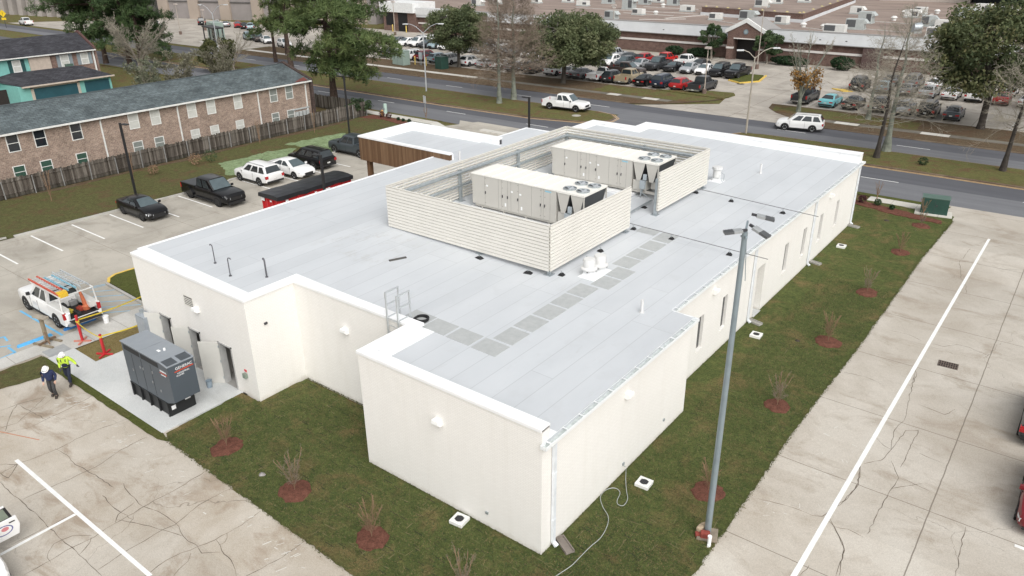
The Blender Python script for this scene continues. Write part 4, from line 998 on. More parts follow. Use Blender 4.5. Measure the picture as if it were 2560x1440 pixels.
tyre_m = plain('tyre', (0.012,0.012,0.012), 0.85); rim_m = plain('rim_alloy', (0.45,0.46,0.47), 0.35, metal=0.5); rim_dark = plain('rim_black', (0.02,0.02,0.022), 0.4)
trim_b = plain('trim_black', (0.016,0.016,0.017), 0.6); chrome = plain('chrome', (0.55,0.56,0.57), 0.2, metal=0.8)
lamp_w = plain('headlamp_clear', (0.62,0.64,0.66), 0.12, spec=0.9); lamp_r = plain('taillamp_red', (0.42,0.015,0.02), 0.2, spec=0.8); plate_m = plain('number_plate', (0.66,0.66,0.64), 0.5)
SPEC = {
 'sedan': dict(L=4.8, W=1.84, H=1.46, r=0.335, wb=2.78, fx=1.42, st=[(-2.40,.80,.46,.86),(-2.36,.90,.34,.98),(-2.2,.96,.25,1.06),(-1.6,1,.20,1.08),(-.7,1,.20,1.0),(1.0,1,.20,.98),(1.35,1,.20,.98),(1.95,.97,.22,.88),(2.25,.90,.26,.78),(2.40,.74,.34,.64)], gh=(-1.95,1.05,-.85,.25,1.28,.96), tw=.60),
 'coupe': dict(L=4.75, W=1.9, H=1.36, r=0.345, wb=2.72, fx=1.45, st=[(-2.36,.82,.48,.90),(-2.3,.92,.34,1.0),(-2.1,.97,.25,1.03),(-1.5,1,.20,1.03),(-.7,1,.20,.95),(.8,1,.20,.94),(1.1,1,.20,.95),(1.9,.97,.22,.88),(2.25,.92,.26,.80),(2.38,.80,.34,.66)], gh=(-1.75,1.0,-.65,.05,1.0,.94), tw=.58),
 'suv': dict(L=4.95, W=1.98, H=1.76, r=0.38, wb=2.86, fx=1.47, st=[(-2.46,.88,.46,1.02),(-2.40,.96,.36,1.12),(-1.95,1,.28,1.14),(-.7,1,.26,1.12),(1.05,1,.26,1.10),(1.40,1,.26,1.10),(2.05,.97,.28,1.02),(2.34,.90,.32,.90),(2.48,.76,.42,.70)], gh=(-2.36,1.12,-1.98,.52,1.36,1.08), tw=.70),
 'crossover': dict(L=4.6, W=1.86, H=1.64, r=0.36, wb=2.68, fx=1.38, st=[(-2.28,.84,.46,.98),(-2.22,.93,.36,1.08),(-1.85,.98,.28,1.10),(-.7,1,.24,1.06),(.95,1,.24,1.03),(1.30,1,.24,1.03),(1.9,.96,.26,.94),(2.18,.88,.30,.83),(2.31,.72,.38,.66)], gh=(-2.16,1.08,-1.55,.35,1.26,1.01), tw=.64),
 'pickup': dict(L=5.9, W=2.02, H=1.92, r=0.41, wb=3.68, fx=1.86, st=[(-.98,1,.36,1.20),(-.2,1,.34,1.18),(1.2,1,.34,1.18),(1.50,1,.34,1.18),(2.3,.985,.36,1.14),(2.78,.95,.38,1.06),(2.94,.86,.44,.84)], gh=(-.95,1.18,-.86,.62,1.40,1.16), tw=.72, bed=(-2.92,-1.0)),
 'work_pickup': dict(L=5.6, W=1.98, H=1.80, r=0.39, wb=3.45, fx=1.76, st=[(.02,1,.36,1.14),(.6,1,.34,1.12),(1.2,1,.34,1.12),(1.45,1,.34,1.12),(2.2,.985,.36,1.06),(2.66,.94,.38,.98),(2.80,.84,.44,.80)], gh=(.05,1.12,.15,.62,1.36,1.10), tw=.72, bed=(-2.76,.0)),
}
def loft(mb, rings, cap=True):
    n = len(rings[0]); v = [q for r in rings for q in r]
    f = [(k*n+i, k*n+(i+1) % n, (k+1)*n+(i+1) % n, (k+1)*n+i) for k in range(len(rings)-1) for i in range(n)]
    if cap: f += [tuple(range(n))[::-1], tuple(range((len(rings)-1)*n, len(rings)*n))]
    mb.add(v, f)
def body_mesh(kind):
    S = SPEC[kind]; hw = S['W']/2; b = MB(); rings = []
    for x, w, zb, zt in S['st']:
        w *= hw; h = zt-zb
        half = [(w*.82,zb),(w*.985,zb+.10),(w,zb+h*.5),(w*.985,zt-.12),(w*.93,zt-.025),(w*.80,zt+.008),(w*.35,zt+.03)]
        rings.append([(x,y,z) for y, z in half]+[(x,-y,z) for y, z in half[::-1]])
    loft(b, rings)
    xr0, zr0, xr1, xw1, xw0, zw0 = S['gh']; H = S['H']; wb_ = hw*.90; wt = hw*S['tw']+.02
    xm = (xw1+xr1)/2
    def ring(x, zlo, zhi, wl_, wt_, crown=.03):
        half = [(wl_,zlo),(wl_+(wt_-wl_)*.55,zlo+(zhi-zlo)*.55),(wt_+.02,zhi-.07),(wt_-.09,zhi-.005),(wt_*.4,zhi+crown)]
        return [(x,y,z) for y, z in half]+[(x,-y,z) for y, z in half[::-1]]
    rr = [ring(xr0,zr0-.06,zr0-.02,wb_*.96,wb_*.90,0.01), ring(xr1,zr0-.05,H-.02,wb_,wt*.97), ring(xm,min(zr0,zw0)-.06,H,wb_*1.0,wt), ring(xw1,zw0-.06,H-.01,wb_,wt*.98), ring(xw0,zw0-.06,zw0-.02,wb_*.95,wb_*.90,0.01)]
    loft(b, rr)
    if 'bed' in S:
        x0, x1 = S['bed']; zt = S['st'][0][3]-.02; zb = .40
        b.box(x0,x1,hw-.10,hw-.005,zb,zt); b.box(x0,x1,-hw+.005,-hw+.10,zb,zt); b.box(x0+.02,x1,-hw+.09,hw-.09,zb+.05,.68); b.box(x1-.06,x1+.02,-hw+.05,hw-.05,zb,zt)
        for s in (-1,1): b.box(x0,x1,s*(hw-.06)-.05,s*(hw-.06)+.05,zt,zt+.03)
    me = b.mesh('body', [PAINT['white']])
    bm = bmesh.new(); bm.from_mesh(me); bmesh.ops.recalc_face_normals(bm, faces=bm.faces); bm.to_mesh(me); bm.free()
    me.polygons.foreach_set('use_smooth', [True]*len(me.polygons)); me.set_sharp_from_angle(angle=radians(32))
    return me
def on_gh(S, side, u, v):
    """point on the side glass plane: u from rear (0) to front (1), v from belt (0) to roof (1)"""
    xr0, zr0, xr1, xw1, xw0, zw0 = S['gh']; H = S['H']; hw = S['W']/2
    wb_ = hw*.90; wt = hw*S['tw']+.02
    xb = xr0+(xw0-xr0)*u; xt = xr1+(xw1-xr1)*u
    zb = zr0+(zw0-zr0)*u; z = zb+(H-.075-zb)*v
    x = xb+(xt-xb)*v
    if v <= .55: y = wb_+(wb_+(wt-wb_)*.55-wb_)*(v/.55)
    else: y = wb_+(wt-wb_)*.55+(wt+.02-wb_-(wt-wb_)*.55)*((v-.55)/.45)
    return (x, side*(y+.016), z)
def part_quads(name, quads, mat, th=0.0):
    b = MB()
    for q in quads: b.quad(*q)
    me = b.mesh(name, [mat]); bm = bmesh.new(); bm.from_mesh(me); bmesh.ops.recalc_face_normals(bm, faces=bm.faces); bm.to_mesh(me); bm.free()
    return me
def boxmesh(name, mat, *bx):
    b = MB()
    for q in bx: b.box(*q)
    return b.mesh(name, [mat])
WH = {}
def wheel_meshes(r):
    if r in WH: return WH[r]
    b = MB(); w = .115
    b.lathe([(r*.62,-w),(r*.93,-w),(r,-w*.7),(r,w*.7),(r*.93,w),(r*.62,w),(r*.62,-w)], 20, axis='y'); t = b.mesh('tyre', [tyre_m]); t.polygons.foreach_set('use_smooth', [True]*len(t.polygons)); t.set_sharp_from_angle(angle=radians(40))
    b = MB(); rr = r*.64
    b.lathe([(rr,w*.9),(rr,w*.55),(rr*.85,w*.35),(0.001,w*.35)], 16, axis='y')
    for k in range(6):
        a = k*pi/3; b.bar((rr*.12*cos(a),w*.62,rr*.12*sin(a)),(rr*.94*cos(a),w*.72,rr*.94*sin(a)), .075, .05, up=(0,1,0))
    b.cyl((0,w*.4,0), rr*.25, w*.4, 10, axis='y'); ri = b.mesh('rim', [rim_m])
    WH[r] = (t, ri); return WH[r]
KIND = {}
def kit(kind):
    if kind in KIND: return KIND[kind]
    S = SPEC[kind]; hw = S['W']/2; xr0, zr0, xr1, xw1, xw0, zw0 = S['gh']; H = S['H']; L2 = S['st'][-1][0]; LR = S['st'][0][0]
    wb_ = hw*.90; wt = hw*S['tw']
    P = []     # (name, mesh, is_paint)
    P.append(('body', body_mesh(kind), True))
    def lerp(a, c, t): return tuple(p+(q-p)*t for p, q in zip(a, c))
    def slope(xb, zb, xt, zt, wlo, whi, lo, hi, off):
        nx, nz = (zt-zb), -(xt-xb); n = math.hypot(nx, nz); s = 1 if off > 0 else -1; nx, nz = nx/n*abs(off)*s, nz/n*abs(off)*s
        if nz < 0: nz = -nz; nx = abs(nx)*s
        q = []
        for t, w in ((lo, wlo),(hi, whi)):
            x = xb+(xt-xb)*t+nx; z = zb+(zt-zb)*t+nz
            q.append([(x,y,z+(0.014 if y == 0 else 0.0)) for y in (-w, 0, w)])
        return [(q[0][0],q[0][1],q[1][1],q[1][0]),(q[0][1],q[0][2],q[1][2],q[1][1])]
    P.append(('windscreen', part_quads('windscreen', slope(xw0,zw0-.01,xw1,H-.01,wb_*.86,wt*.90,.08,.93,.026), screen_glass), False))
    P.append(('rear_window', part_quads('rear_window', slope(xr0,zr0-.01,xr1,H-.02,wb_*.84,wt*.88,.12,.90,-.028), car_glass), False))
    cuts = {'sedan':((.17,.50),(.53,.84)),'coupe':((.22,.80),),'suv':((.05,.27),(.31,.60),(.63,.88)),'crossover':((.12,.52),(.55,.87)),'pickup':((.07,.40),(.46,.83)),'work_pickup':((.10,.80),)}[kind]
    for s in (-1, 1):
        for a, c in cuts:
            P.append(('side_window', part_quads('side_window', [(on_gh(S,s,a,.10),on_gh(S,s,c,.10),on_gh(S,s,c-.01,.55),on_gh(S,s,a+.01,.55)),(on_gh(S,s,a+.01,.55),on_gh(S,s,c-.01,.55),on_gh(S,s,c-.03,.95),on_gh(S,s,a+.02,.95))], car_glass), False))
    # wheel arches, lower trim, lamps, grille, bumpers, plate, mirrors
    rw = S['r']; xs = (S['fx'], S['fx']-S['wb'])
    b = MB()
    for x in xs:
        for s in (-1, 1):
            n = 14; ring_ = []
            pts = [(x+rw*1.17*cos(pi*k/n), s*(hw+.004), rw+rw*1.17*sin(pi*k/n)) for k in range(n+1)]
            pts += [(x-rw*1.1, s*(hw+.004), .24),(x+rw*1.1, s*(hw+.004), .24)]
            b.quad(*pts); pin = [(q[0], s*(hw-.2), q[2]) for q in pts]
            for i in range(len(pts)-1): b.quad(pts[i], pts[i+1], pin[i+1], pin[i])
    P.append(('wheel_arch', b.mesh('wheel_arch', [trim_b]), False))
    P.append(('sill_trim', boxmesh('sill_trim', trim_b, (xs[1]+rw*1.2,xs[0]-rw*1.2,-hw-.006,-hw+.1,S['st'][2][2]-.02,S['st'][2][2]+.10),(xs[1]+rw*1.2,xs[0]-rw*1.2,hw-.1,hw+.006,S['st'][2][2]-.02,S['st'][2][2]+.10)), False))
    zf = S['st'][-1][3]; big = kind in ('pickup','work_pickup','suv')
    P.append(('grille', boxmesh('grille', trim_b, (L2-.06,L2+.012,-hw*.48,hw*.48,zf-.26,zf-.02)), False))
    P.append(('front_bumper', boxmesh('front_bumper', chrome if kind == 'work_pickup' else trim_b, (L2-.10,L2+(.09 if big else .006),-hw*.72,hw*.72,.30,.30+(.20 if big else .12))), False))
    if 'bed' in S: zr_ = S['st'][0][3]; LR = S['bed'][0]
    else: zr_ = S['st'][0][3]
    P.append(('rear_bumper', boxmesh('rear_bumper', chrome if 'bed' in S else trim_b, (LR-(.12 if 'bed' in S else .02),LR+.10,-hw*.86,hw*.86,.36,.36+.17)), False))
    for s in (-1, 1):
        b = MB(); y0, y1 = sorted((s*hw*.52, s*hw*.84))
        b.add([(L2+.005,s*hw*.50,zf-.16),(L2+.005,s*hw*.50,zf-.01),(L2-.10,s*hw*.86,zf+.02),(L2-.10,s*hw*.86,zf-.14),(L2-.34,s*hw*.955,zf+.07),(L2-.34,s*hw*.955,zf-.06)], [(0,1,2,3),(3,2,4,5)])
        P.append(('headlight', b.mesh('headlight', [lamp_w]), False))
        if 'bed' in S: bx = (LR-.012, LR+.10, *sorted((s*(hw-.16), s*(hw+.006))), zr_-.42, zr_-.05)
        elif kind in ('suv','crossover'): bx = (LR-.006, LR+.16, *sorted((s*hw*.70, s*hw*.965)), zr_-.28, zr_-.02)
        else: bx = (LR-.008, LR+.14, *sorted((s*hw*.50, s*hw*.92)), zr_-.16, zr_+.0)
        P.append(('taillight', boxmesh('taillight', lamp_r, bx), False))
        q = on_gh(S, s, .93, .05); b = MB(); b.box(*sorted((q[0]-.02,q[0]-.14)), *sorted((q[1]+s*.02,q[1]+s*.2)), q[2]-.02, q[2]+.14)
        P.append(('mirror', b.mesh('mirror', [trim_b if 'bed' in S else PAINT['white']]), 'bed' not in S))
    P.append(('number_plate', boxmesh('number_plate', plate_m, (LR-(.125 if 'bed' in S else .03),LR,-.16,.16,*((.42,.52) if 'bed' in S else (.62,.74)))), False))
    if 'bed' in S:
        P.append(('tailgate', boxmesh('tailgate', PAINT['white'], (LR-.004,LR+.05,-hw+.17,hw-.17,.56,zr_-.01)), True))
        P.append(('bed_floor', boxmesh('bed_floor', trim_b, (LR+.06,S['bed'][1]-.07,-hw+.11,hw-.11,.685,.70)), False))
    if kind == 'suv':
        for s in (-1, 1):
            b = MB(); b.tube([(xr1+.1,s*wt*.92,H-.01),(xr1+.25,s*wt*.92,H+.045),(xw1-.25,s*wt*.92,H+.05),(xw1-.05,s*wt*.92,H-.0)], .018, 6); P.append(('roof_rail', b.mesh('roof_rail', [trim_b]), False))
    b = MB()
    for s in (-1, 1):
        for x in ((xw0-.35),((xr0+xw0)/2-.05)) if kind not in ('coupe','work_pickup') else ((xw0-.35),(xr0+.55)):
            b.box(x-.007,x+.007,*sorted((s*(hw-.02),s*(hw+.003))),S['st'][2][2]+.1,S['st'][2][3]-.10)
    P.append(('door_seam', b.mesh('door_seam', [trim_b]), False))
    KIND[kind] = (P, xs, S); return KIND[kind]
def vehicle(kind, color, loc, heading, label, cat, group=None, name=None, scale=None, rim=None, skip=(), dark_glass_=False):
    P, xs, S = kit(kind)
    t = thing(name or {'work_pickup':'pickup_truck','pickup':'pickup_truck'}.get(kind, kind+('_car' if kind in ('sedan','coupe','crossover') else '')), label, cat, (loc[0],loc[1],loc[2] if len(loc) > 2 else 0.0), heading, group)
    if scale: t.scale = scale
    for nm, me, isp in P:
        if nm in skip: continue
        o = bpy.data.objects.new(nm, me); COL.objects.link(o); o.parent = t
        if isp: o.material_slots[0].link = 'OBJECT'; o.material_slots[0].material = PAINT[color]
    ty, ri = wheel_meshes(S['r'])
    for x in xs:
        for s in (-1, 1):
            w = bpy.data.objects.new('wheel', ty); COL.objects.link(w); w.parent = t; w.location = (x, s*(S['W']/2-.10), S['r'])
            if s < 0: w.rotation_euler = (0, 0, pi)
            q = bpy.data.objects.new('rim', ri); COL.objects.link(q); q.parent = w
            if rim: q.material_slots[0].link = 'OBJECT'; q.material_slots[0].material = rim
    return t
G1 = 'vehicles parked beside the grass bank'
vehicle('sedan','black',(-46.25,10.95),0,'black sedan parked nose out alone near the lamp post on the left','car',G1, scale=(1.02,1.02,1.0), rim=rim_dark)
bp = vehicle('pickup','black',(-45.1,16.5),0,'black crew cab pickup with covered bed and wide rear wheels, nose out','pickup truck',G1, scale=(1.08,1.02,1.02), rim=rim_dark)
b = MB(); b.box(-2.9,-1.0,-0.95,0.95,1.19,1.23); b.build('bed_cover', plain('tonneau', (0.05,0.055,0.06), 0.45), bp)
for s in (-1,1):
    b = MB(); n = 10
    b.quad(*[(-1.82+0.62*cos(pi*k/n), s*1.13, 0.42+0.62*sin(pi*k/n)) for k in range(n+1)])
    for k in range(n): b.quad(*[(-1.82+0.62*cos(pi*(k+i)/n), y, 0.42+0.62*sin(pi*(k+i)/n)) for i, y in ((0,s*1.13),(1,s*1.13),(1,s*0.98),(0,s*0.98))])
    b.build('rear_fender', PAINT['black'], bp)
b = MB(); b.box(-0.9,1.3,-1.12,-1.0,0.36,0.42); b.box(-0.9,1.3,1.0,1.12,0.36,0.42); b.build('side_step', trim_b, bp)
ws = vehicle('suv','white',(-46.6,21.95),pi,'white sport utility with roof rails parked nose in, left of the white sedan','suv',G1)
vehicle('sedan','white',(-45.9,25.0),0.02,'white sedan parked nose out between the white and the black sport utility','car',G1, scale=(1.02,1.02,1.02))
for o in list(COL.objects)[-1:]: pass
vehicle('suv','black',(-46.9,28.1),pi,'black sport utility with bright roof rails parked nose in','suv',G1, scale=(1.03,1.0,1.0))
vehicle('pickup','slate grey',(-46.9,33.5),pi,'slate grey pickup half hidden behind the wood clad entrance','pickup truck',G1)
vehicle('pickup','white',(-41.15,63.05,0.13),0.08,'white crew cab pickup parked on the grass of the median','pickup truck', scale=(1.0,1.0,1.0))
vehicle('suv','white',(-14.3,69.15),pi+0.2,'white sport utility driving along the far side of the street','suv')
vehicle('pickup','white',(-218.5,73.2,0.0),pi-0.12,'white pickup driving away at the far top left crossing','pickup truck')
vehicle('crossover','dark grey',(13.12,19.3),pi/2,'dark grey hatchback cut by the right edge, upper of the two there','car')
vehicle('crossover','dark red',(13.72,13.3),-pi/2,'dark red hatchback cut by the right edge, lower of the two there','car')
# white utility with its driver door open, bottom left
uv = vehicle('suv','white',(-15.45,-12.66),0.0,'white sport utility with its driver door open, cut by the lower left edge','suv', scale=(1.03,1.02,1.04))
uv.name = 'open_door_suv'
dm = MB()
dm.add([(0,-0.03,-0.55),(0,-1.08,-0.50),(0,-1.12,0.05),(0,-1.05,0.22),(0,0,0.24)], [(0,1,2,3,4)])
q = Matrix.Rotation(radians(0), 4, 'Z')
door = bpy.data.objects.new('door', None)
b = MB()
def door_slab(b, pts, th): 
    n = len(pts); b.add([(0,y,z) for y, z in pts]+[(th,y,z) for y, z in pts], [tuple(range(n))[::-1], tuple(range(n,2*n))]+[(i,(i+1)%n,(i+1)%n+n,i+n) for i in range(n)])
door_slab(b, [(0,0.36),(1.02,0.40),(1.12,0.75),(1.08,1.12),(0,1.10)], 0.09)
door = b.build('door', PAINT['white'], uv, bevel=0.02, fix=True)
door.location = (0.05, 0.98, 0); door.rotation_euler = (0,0,radians(-3))
b = MB(); door_slab(b, [(0.05,1.10),(0.98,1.12),(0.86,1.62),(0.35,1.58)], 0.04); b.build('window_frame', trim_b, door)
b = MB(); door_slab(b, [(0.12,1.13),(0.88,1.15),(0.79,1.56),(0.38,1.53)], 0.05); b.build('pane', plain('open_door_glass', (0.20,0.24,0.19), 0.08, spec=0.8), door)
b = MB(); door_slab(b, [(0.34,1.56),(0.86,1.60),(0.84,1.645),(0.32,1.60)], 0.06); b.build('frame_top', PAINT['white'], door)
b = MB(); b.box(0.08,0.30,0.02,0.24,1.12,1.30); b.build('mirror', trim_b, door, bevel=0.03)
b = MB(); b.box(0.085,0.115,0.82,1.0,0.96,0.99); b.build('handle', trim_b, door)
b = MB(); n = 24
for k in range(n):
    a0, a1 = 2*pi*k/n, 2*pi*(k+1)/n
    b.quad(*[(0.094, 0.60+ry*cos(a), 0.76+rz_*sin(a)) for a, ry, rz_ in ((a0,.30,.19),(a1,.30,.19),(a1,.26,.155),(a0,.26,.155))])
b.m = 1; b.quad(*[(0.0935, 0.66+.12*cos(2*pi*k/12), 0.80+.08*sin(2*pi*k/12)) for k in range(12)])
b.build('door_emblem', [plain('emblem_blue', (0.12,0.12,0.30), 0.5), plain('emblem_pink', (0.62,0.22,0.24), 0.5)], door)

# ---- the contractor's pickup with ladder rack
ct = vehicle('pickup','white',(-33.45,-1.12),pi,'white contractor pickup with ladder rack, ladders and an open tailgate','pickup truck', scale=(1.04,1.0,1.02), skip=('tailgate',), rim=rim_m)
rack = plain('rack_white', (0.70,0.70,0.68), 0.5)
b = MB()
for s in (-1, 1):
    b.bar((-2.85,s*0.9,2.06),(0.55,s*0.9,2.06),0.06)
    for x, xt in ((-2.8,-2.75),(-1.0,-1.15)): b.bar((x,s*0.94,1.2),(xt,s*0.9,2.06),0.06)
for x in (-2.8,-1.9,-1.0,-0.1,0.5): b.bar((x,-0.9,2.06),(x,0.9,2.06),0.05)
b.build('ladder_rack', rack, ct)
for s in (-1,1):
    b = MB(); b.box(-2.7,-1.05,*sorted((s*0.55,s*0.96)),0.9,1.24); b.build('side_tool_box', plain('toolbox_white', (0.62,0.62,0.59), 0.5), ct)
b = MB(); b.box(-3.5,-2.93,-0.76,0.76,0.60,0.66); o = b.build('tailgate', trim_b, ct); o['label'] = 'black lined tailgate folded down'
b = MB()
for k in range(5): b.box(-1.05,-0.95,-0.9+k*0.4,-0.6+k*0.4,1.2,1.22)
# ladders (things of their own, resting on the rack); truck faces -x so local +x is world -x
def ladder(x0, x1, y0, y1, z, mat, rung, lab):
    b = MB(); b.box(x0,x1,y0-0.035,y0+0.035,z,z+0.09); b.box(x0,x1,y1-0.035,y1+0.035,z,z+0.09); o = thing('ladder', lab, 'ladder', (0,0,0))
    b.build('stile', mat, o); b = MB()
    n = int(abs(x1-x0)/0.3)
    for k in range(1, n): b.box(x0+k*0.3-0.02,x0+k*0.3+0.02,y0+0.035,y1-0.035,z+0.02,z+0.06)
    b.build('rung', rung, o); return o
lz = 2.17
ladder(-34.3,-30.6,-2.0,-1.55,lz,plain('ladder_red',(0.55,0.09,0.05),0.5),alu,'red fibreglass extension ladder on the near side of the pickup rack')
ladder(-33.8,-30.9,-1.35,-0.95,lz,plain('ladder_blue',(0.22,0.44,0.55),0.5),alu,'blue step ladder lying in the middle of the pickup rack')
ladder(-34.2,-30.8,-0.75,-0.3,lz,alu,alu,'bare aluminium ladder on the far side of the pickup rack')
b = MB(); b.box(-30.85,-30.6,-2.02,-1.55,lz+0.09,lz+0.17); b.box(-30.6,-30.5,-2.02,-1.55,lz-0.12,lz+0.1); o = b.build('ladder_foot_pad', plain('yellow_plastic',(0.70,0.46,0.04),0.5)); tag(o, 'yellow ladder end cap at the back of the pickup rack', 'ladder part')
r = random.Random(11)
tm = [plain('tool_dark',(0.03,0.03,0.032),0.6), plain('tool_red',(0.32,0.05,0.03),0.6), plain('tool_yellow',(0.6,0.5,0.08),0.6), plain('tool_green',(0.06,0.14,0.09),0.6), plain('tool_grey',(0.3,0.3,0.3),0.6)]
names = [('dark tool bag in the open truck bed',0),('red tool case in the open truck bed',1),('yellow tool case in the open truck bed',2),('green canister in the open truck bed',3),('grey metal box in the open truck bed',4),('black power tool near the open tailgate',0)]
spots = [(-32.0,-1.5,0.5,0.4,0.35),(-31.2,-0.9,0.35,0.3,0.22),(-31.3,-1.4,0.28,0.22,0.2),(-31.6,-1.75,0.3,0.3,0.45),(-32.4,-0.8,0.6,0.4,0.3),(-30.9,-1.2,0.5,0.22,0.16)]
for (lb, k), (x, y, w, d_, h) in zip(names, spots):
    b = MB(); b.box(-w/2,w/2,-d_/2,d_/2,0,h); b.box(-w*0.3,w*0.3,-0.02,0.02,h,h+0.08); o = b.build('tool', tm[k], bevel=0.03, fix=True); o.location = (x,y,0.72); o.rotation_euler = (0,0,r.uniform(-0.6,0.6)); tag(o, lb, 'tool', 'tools in the truck bed')
b = MB(); b.tube([(-31.05,-0.62,0.7),(-31.1,-0.66,1.3),(-31.2,-0.7,1.85)], [0.13,0.11,0.07], 8); b.lathe([(0.0,0.7),(0.2,0.74),(0.22,0.95),(0.1,1.05)], 10, (-31.05,-0.62,0)); o = b.build('orange_saw', plain('tool_orange',(0.50,0.14,0.06),0.6), smooth=True); tag(o, 'upright orange work tool at the back corner of the truck bed', 'tool')

# ------------------------------------------------------------------ cars in the lots across the street
r = random.Random(21)
def pick(kind): return {'sedan':'sedan','suv':'suv','crossover':'crossover','pickup':'pickup','work_pickup':'pickup','coupe':'coupe'}[kind]
WORD = {'sedan':'sedan','suv':'suv','crossover':'hatchback','pickup':'pickup','work_pickup':'work pickup','coupe':'coupe'}
used_labels = set()
def row(cars, y, heading, where, group):
    n = len(cars)
    for i, (x, kind, col) in enumerate(cars):
        lft = cars[i-1] if i else None; rgt = cars[i+1] if i+1 < n else None
        d_ = lambda c: c[2]+' '+WORD[c[1]]
        if lft and rgt: lab = '%s %s between %s and %s, %s' % (col, WORD[kind], d_(lft), d_(rgt), where)
        elif rgt: lab = '%s %s left of %s, %s, end car' % (col, WORD[kind], d_(rgt), where)
        else: lab = '%s %s right of %s, %s, end car' % (col, WORD[kind], d_(lft), where)
        if lab in used_labels:
            lab = '%s %s, %s car of its kind in %s' % (col, WORD[kind], ORD[min(i,14)], where)
        used_labels.add(lab)
        if len(lab.split()) > 16: print('LONG', len(lab.split()), lab)
        P, xs, S = kit(kind); L = S['L']
        sc = (1+r.uniform(-.03,.04), 1+r.uniform(-.02,.02), 1+r.uniform(-.03,.04))
        off = r.uniform(-.25,.25)
        vehicle(kind, col, (x, y+(L/2+off)*1.0 if y in ROWS_FRONT else y+L/2+off), heading+r.uniform(-.03,.03), lab, {'suv':'suv','pickup':'pickup truck','work_pickup':'pickup truck'}.get(kind,'car'), group, scale=sc)
ROWS_FRONT = ()
UP, DN = pi/2, -pi/2
GA, GB, GC = 'cars in the street row of the mall lot','cars in the second row of the mall lot','cars in the third row of the mall lot'
row([(-94.5,'sedan','grey'),(-91.3,'sedan','silver'),(-88.2,'suv','white'),(-85.7,'suv','dark red'),(-82.3,'crossover','pale blue'),(-79.3,'suv','white'),(-75.2,'crossover','white'),(-71.6,'sedan','silver'),(-68.5,'sedan','white'),(-65.2,'sedan','silver'),(-61.9,'suv','dark grey'),(-57.8,'suv','white'),(-54.9,'sedan','white'),(-52.6,'sedan','grey'),(-49.6,'work_pickup','white'),(-47.2,'crossover','dark grey'),(-44.9,'pickup','tan'),(-41.9,'sedan','black'),(-39.0,'suv','navy'),(-36.1,'crossover','red'),(-33.2,'pickup','dark grey')], 82.5, UP, 'street row', GA)
row([(-109.3,'sedan','navy'),(-106.0,'sedan','grey'),(-103.2,'sedan','white'),(-100.3,'suv','white'),(-97.7,'sedan','dark grey'),(-95.2,'crossover','pale blue'),(-92.4,'sedan','white'),(-89.7,'sedan','white'),(-86.0,'sedan','silver'),(-83.5,'crossover','grey'),(-81.0,'sedan','white'),(-78.2,'sedan','silver'),(-75.3,'crossover','grey'),(-72.4,'sedan','white'),(-69.8,'sedan','white'),(-67.2,'sedan','navy'),(-64.2,'crossover','white'),(-61.2,'suv','white'),(-58.4,'suv','dark grey'),(-55.7,'crossover','white'),(-53.0,'crossover','slate grey'),(-50.2,'sedan','silver'),(-47.2,'pickup','dark grey'),(-44.3,'coupe','black'),(-41.5,'sedan','silver'),(-38.9,'sedan','white'),(-36.4,'suv','black'),(-33.7,'pickup','black')], 96.0, DN, 'second row', GB)
row([(-104.5,'sedan','silver'),(-101.2,'suv','white'),(-98.4,'sedan','grey'),(-93.0,'sedan','white'),(-90.0,'sedan','white'),(-87.3,'crossover','silver'),(-84.5,'sedan','white'),(-79.0,'sedan','white'),(-76.2,'suv','grey'),(-73.4,'sedan','white'),(-70.4,'suv','white'),(-67.4,'suv','white'),(-64.4,'crossover','silver'),(-61.3,'sedan','white'),(-58.6,'pickup','silver'),(-55.4,'sedan','dark grey'),(-52.2,'crossover','red'),(-48.8,'pickup','bright red'),(-44.9,'pickup','white'),(-42.0,'sedan','dark grey')], 101.6, UP, 'third row', GC)
# right of the entrance drive
GD = 'cars in the right hand lot'
row([(-19.0,'pickup','dark grey'),(-15.6,'sedan','teal'),(-12.9,'sedan','black'),(-9.9,'crossover','dark grey'),(-7.0,'crossover','silver'),(-4.5,'suv','black'),(-1.8,'sedan','slate grey')], 82.4, UP, 'right lot street row', GD)
row([(-15.7,'suv','black'),(-12.6,'sedan','pale blue'),(-9.6,'sedan','grey'),(-6.9,'sedan','silver'),(-4.3,'sedan','white'),(-1.6,'suv','white'),(1.4,'sedan','red'),(4.2,'sedan','white'),(7.0,'suv','silver'),(9.8,'sedan','white')], 95.6, UP, 'right lot second row', GD)
row([(-13.0,'sedan','grey'),(-10.2,'suv','grey'),(-7.4,'sedan','white'),(-4.6,'crossover','dark grey'),(-1.6,'sedan','silver'),(1.3,'suv','white'),(4.1,'sedan','silver'),(7.0,'crossover','white')], 102.2, UP, 'right lot third row', GD)
t = vehicle('pickup','brown',(-48.6,91.2),0.03,'dark brown pickup with silver hood crossing the aisle of the mall lot','pickup truck')
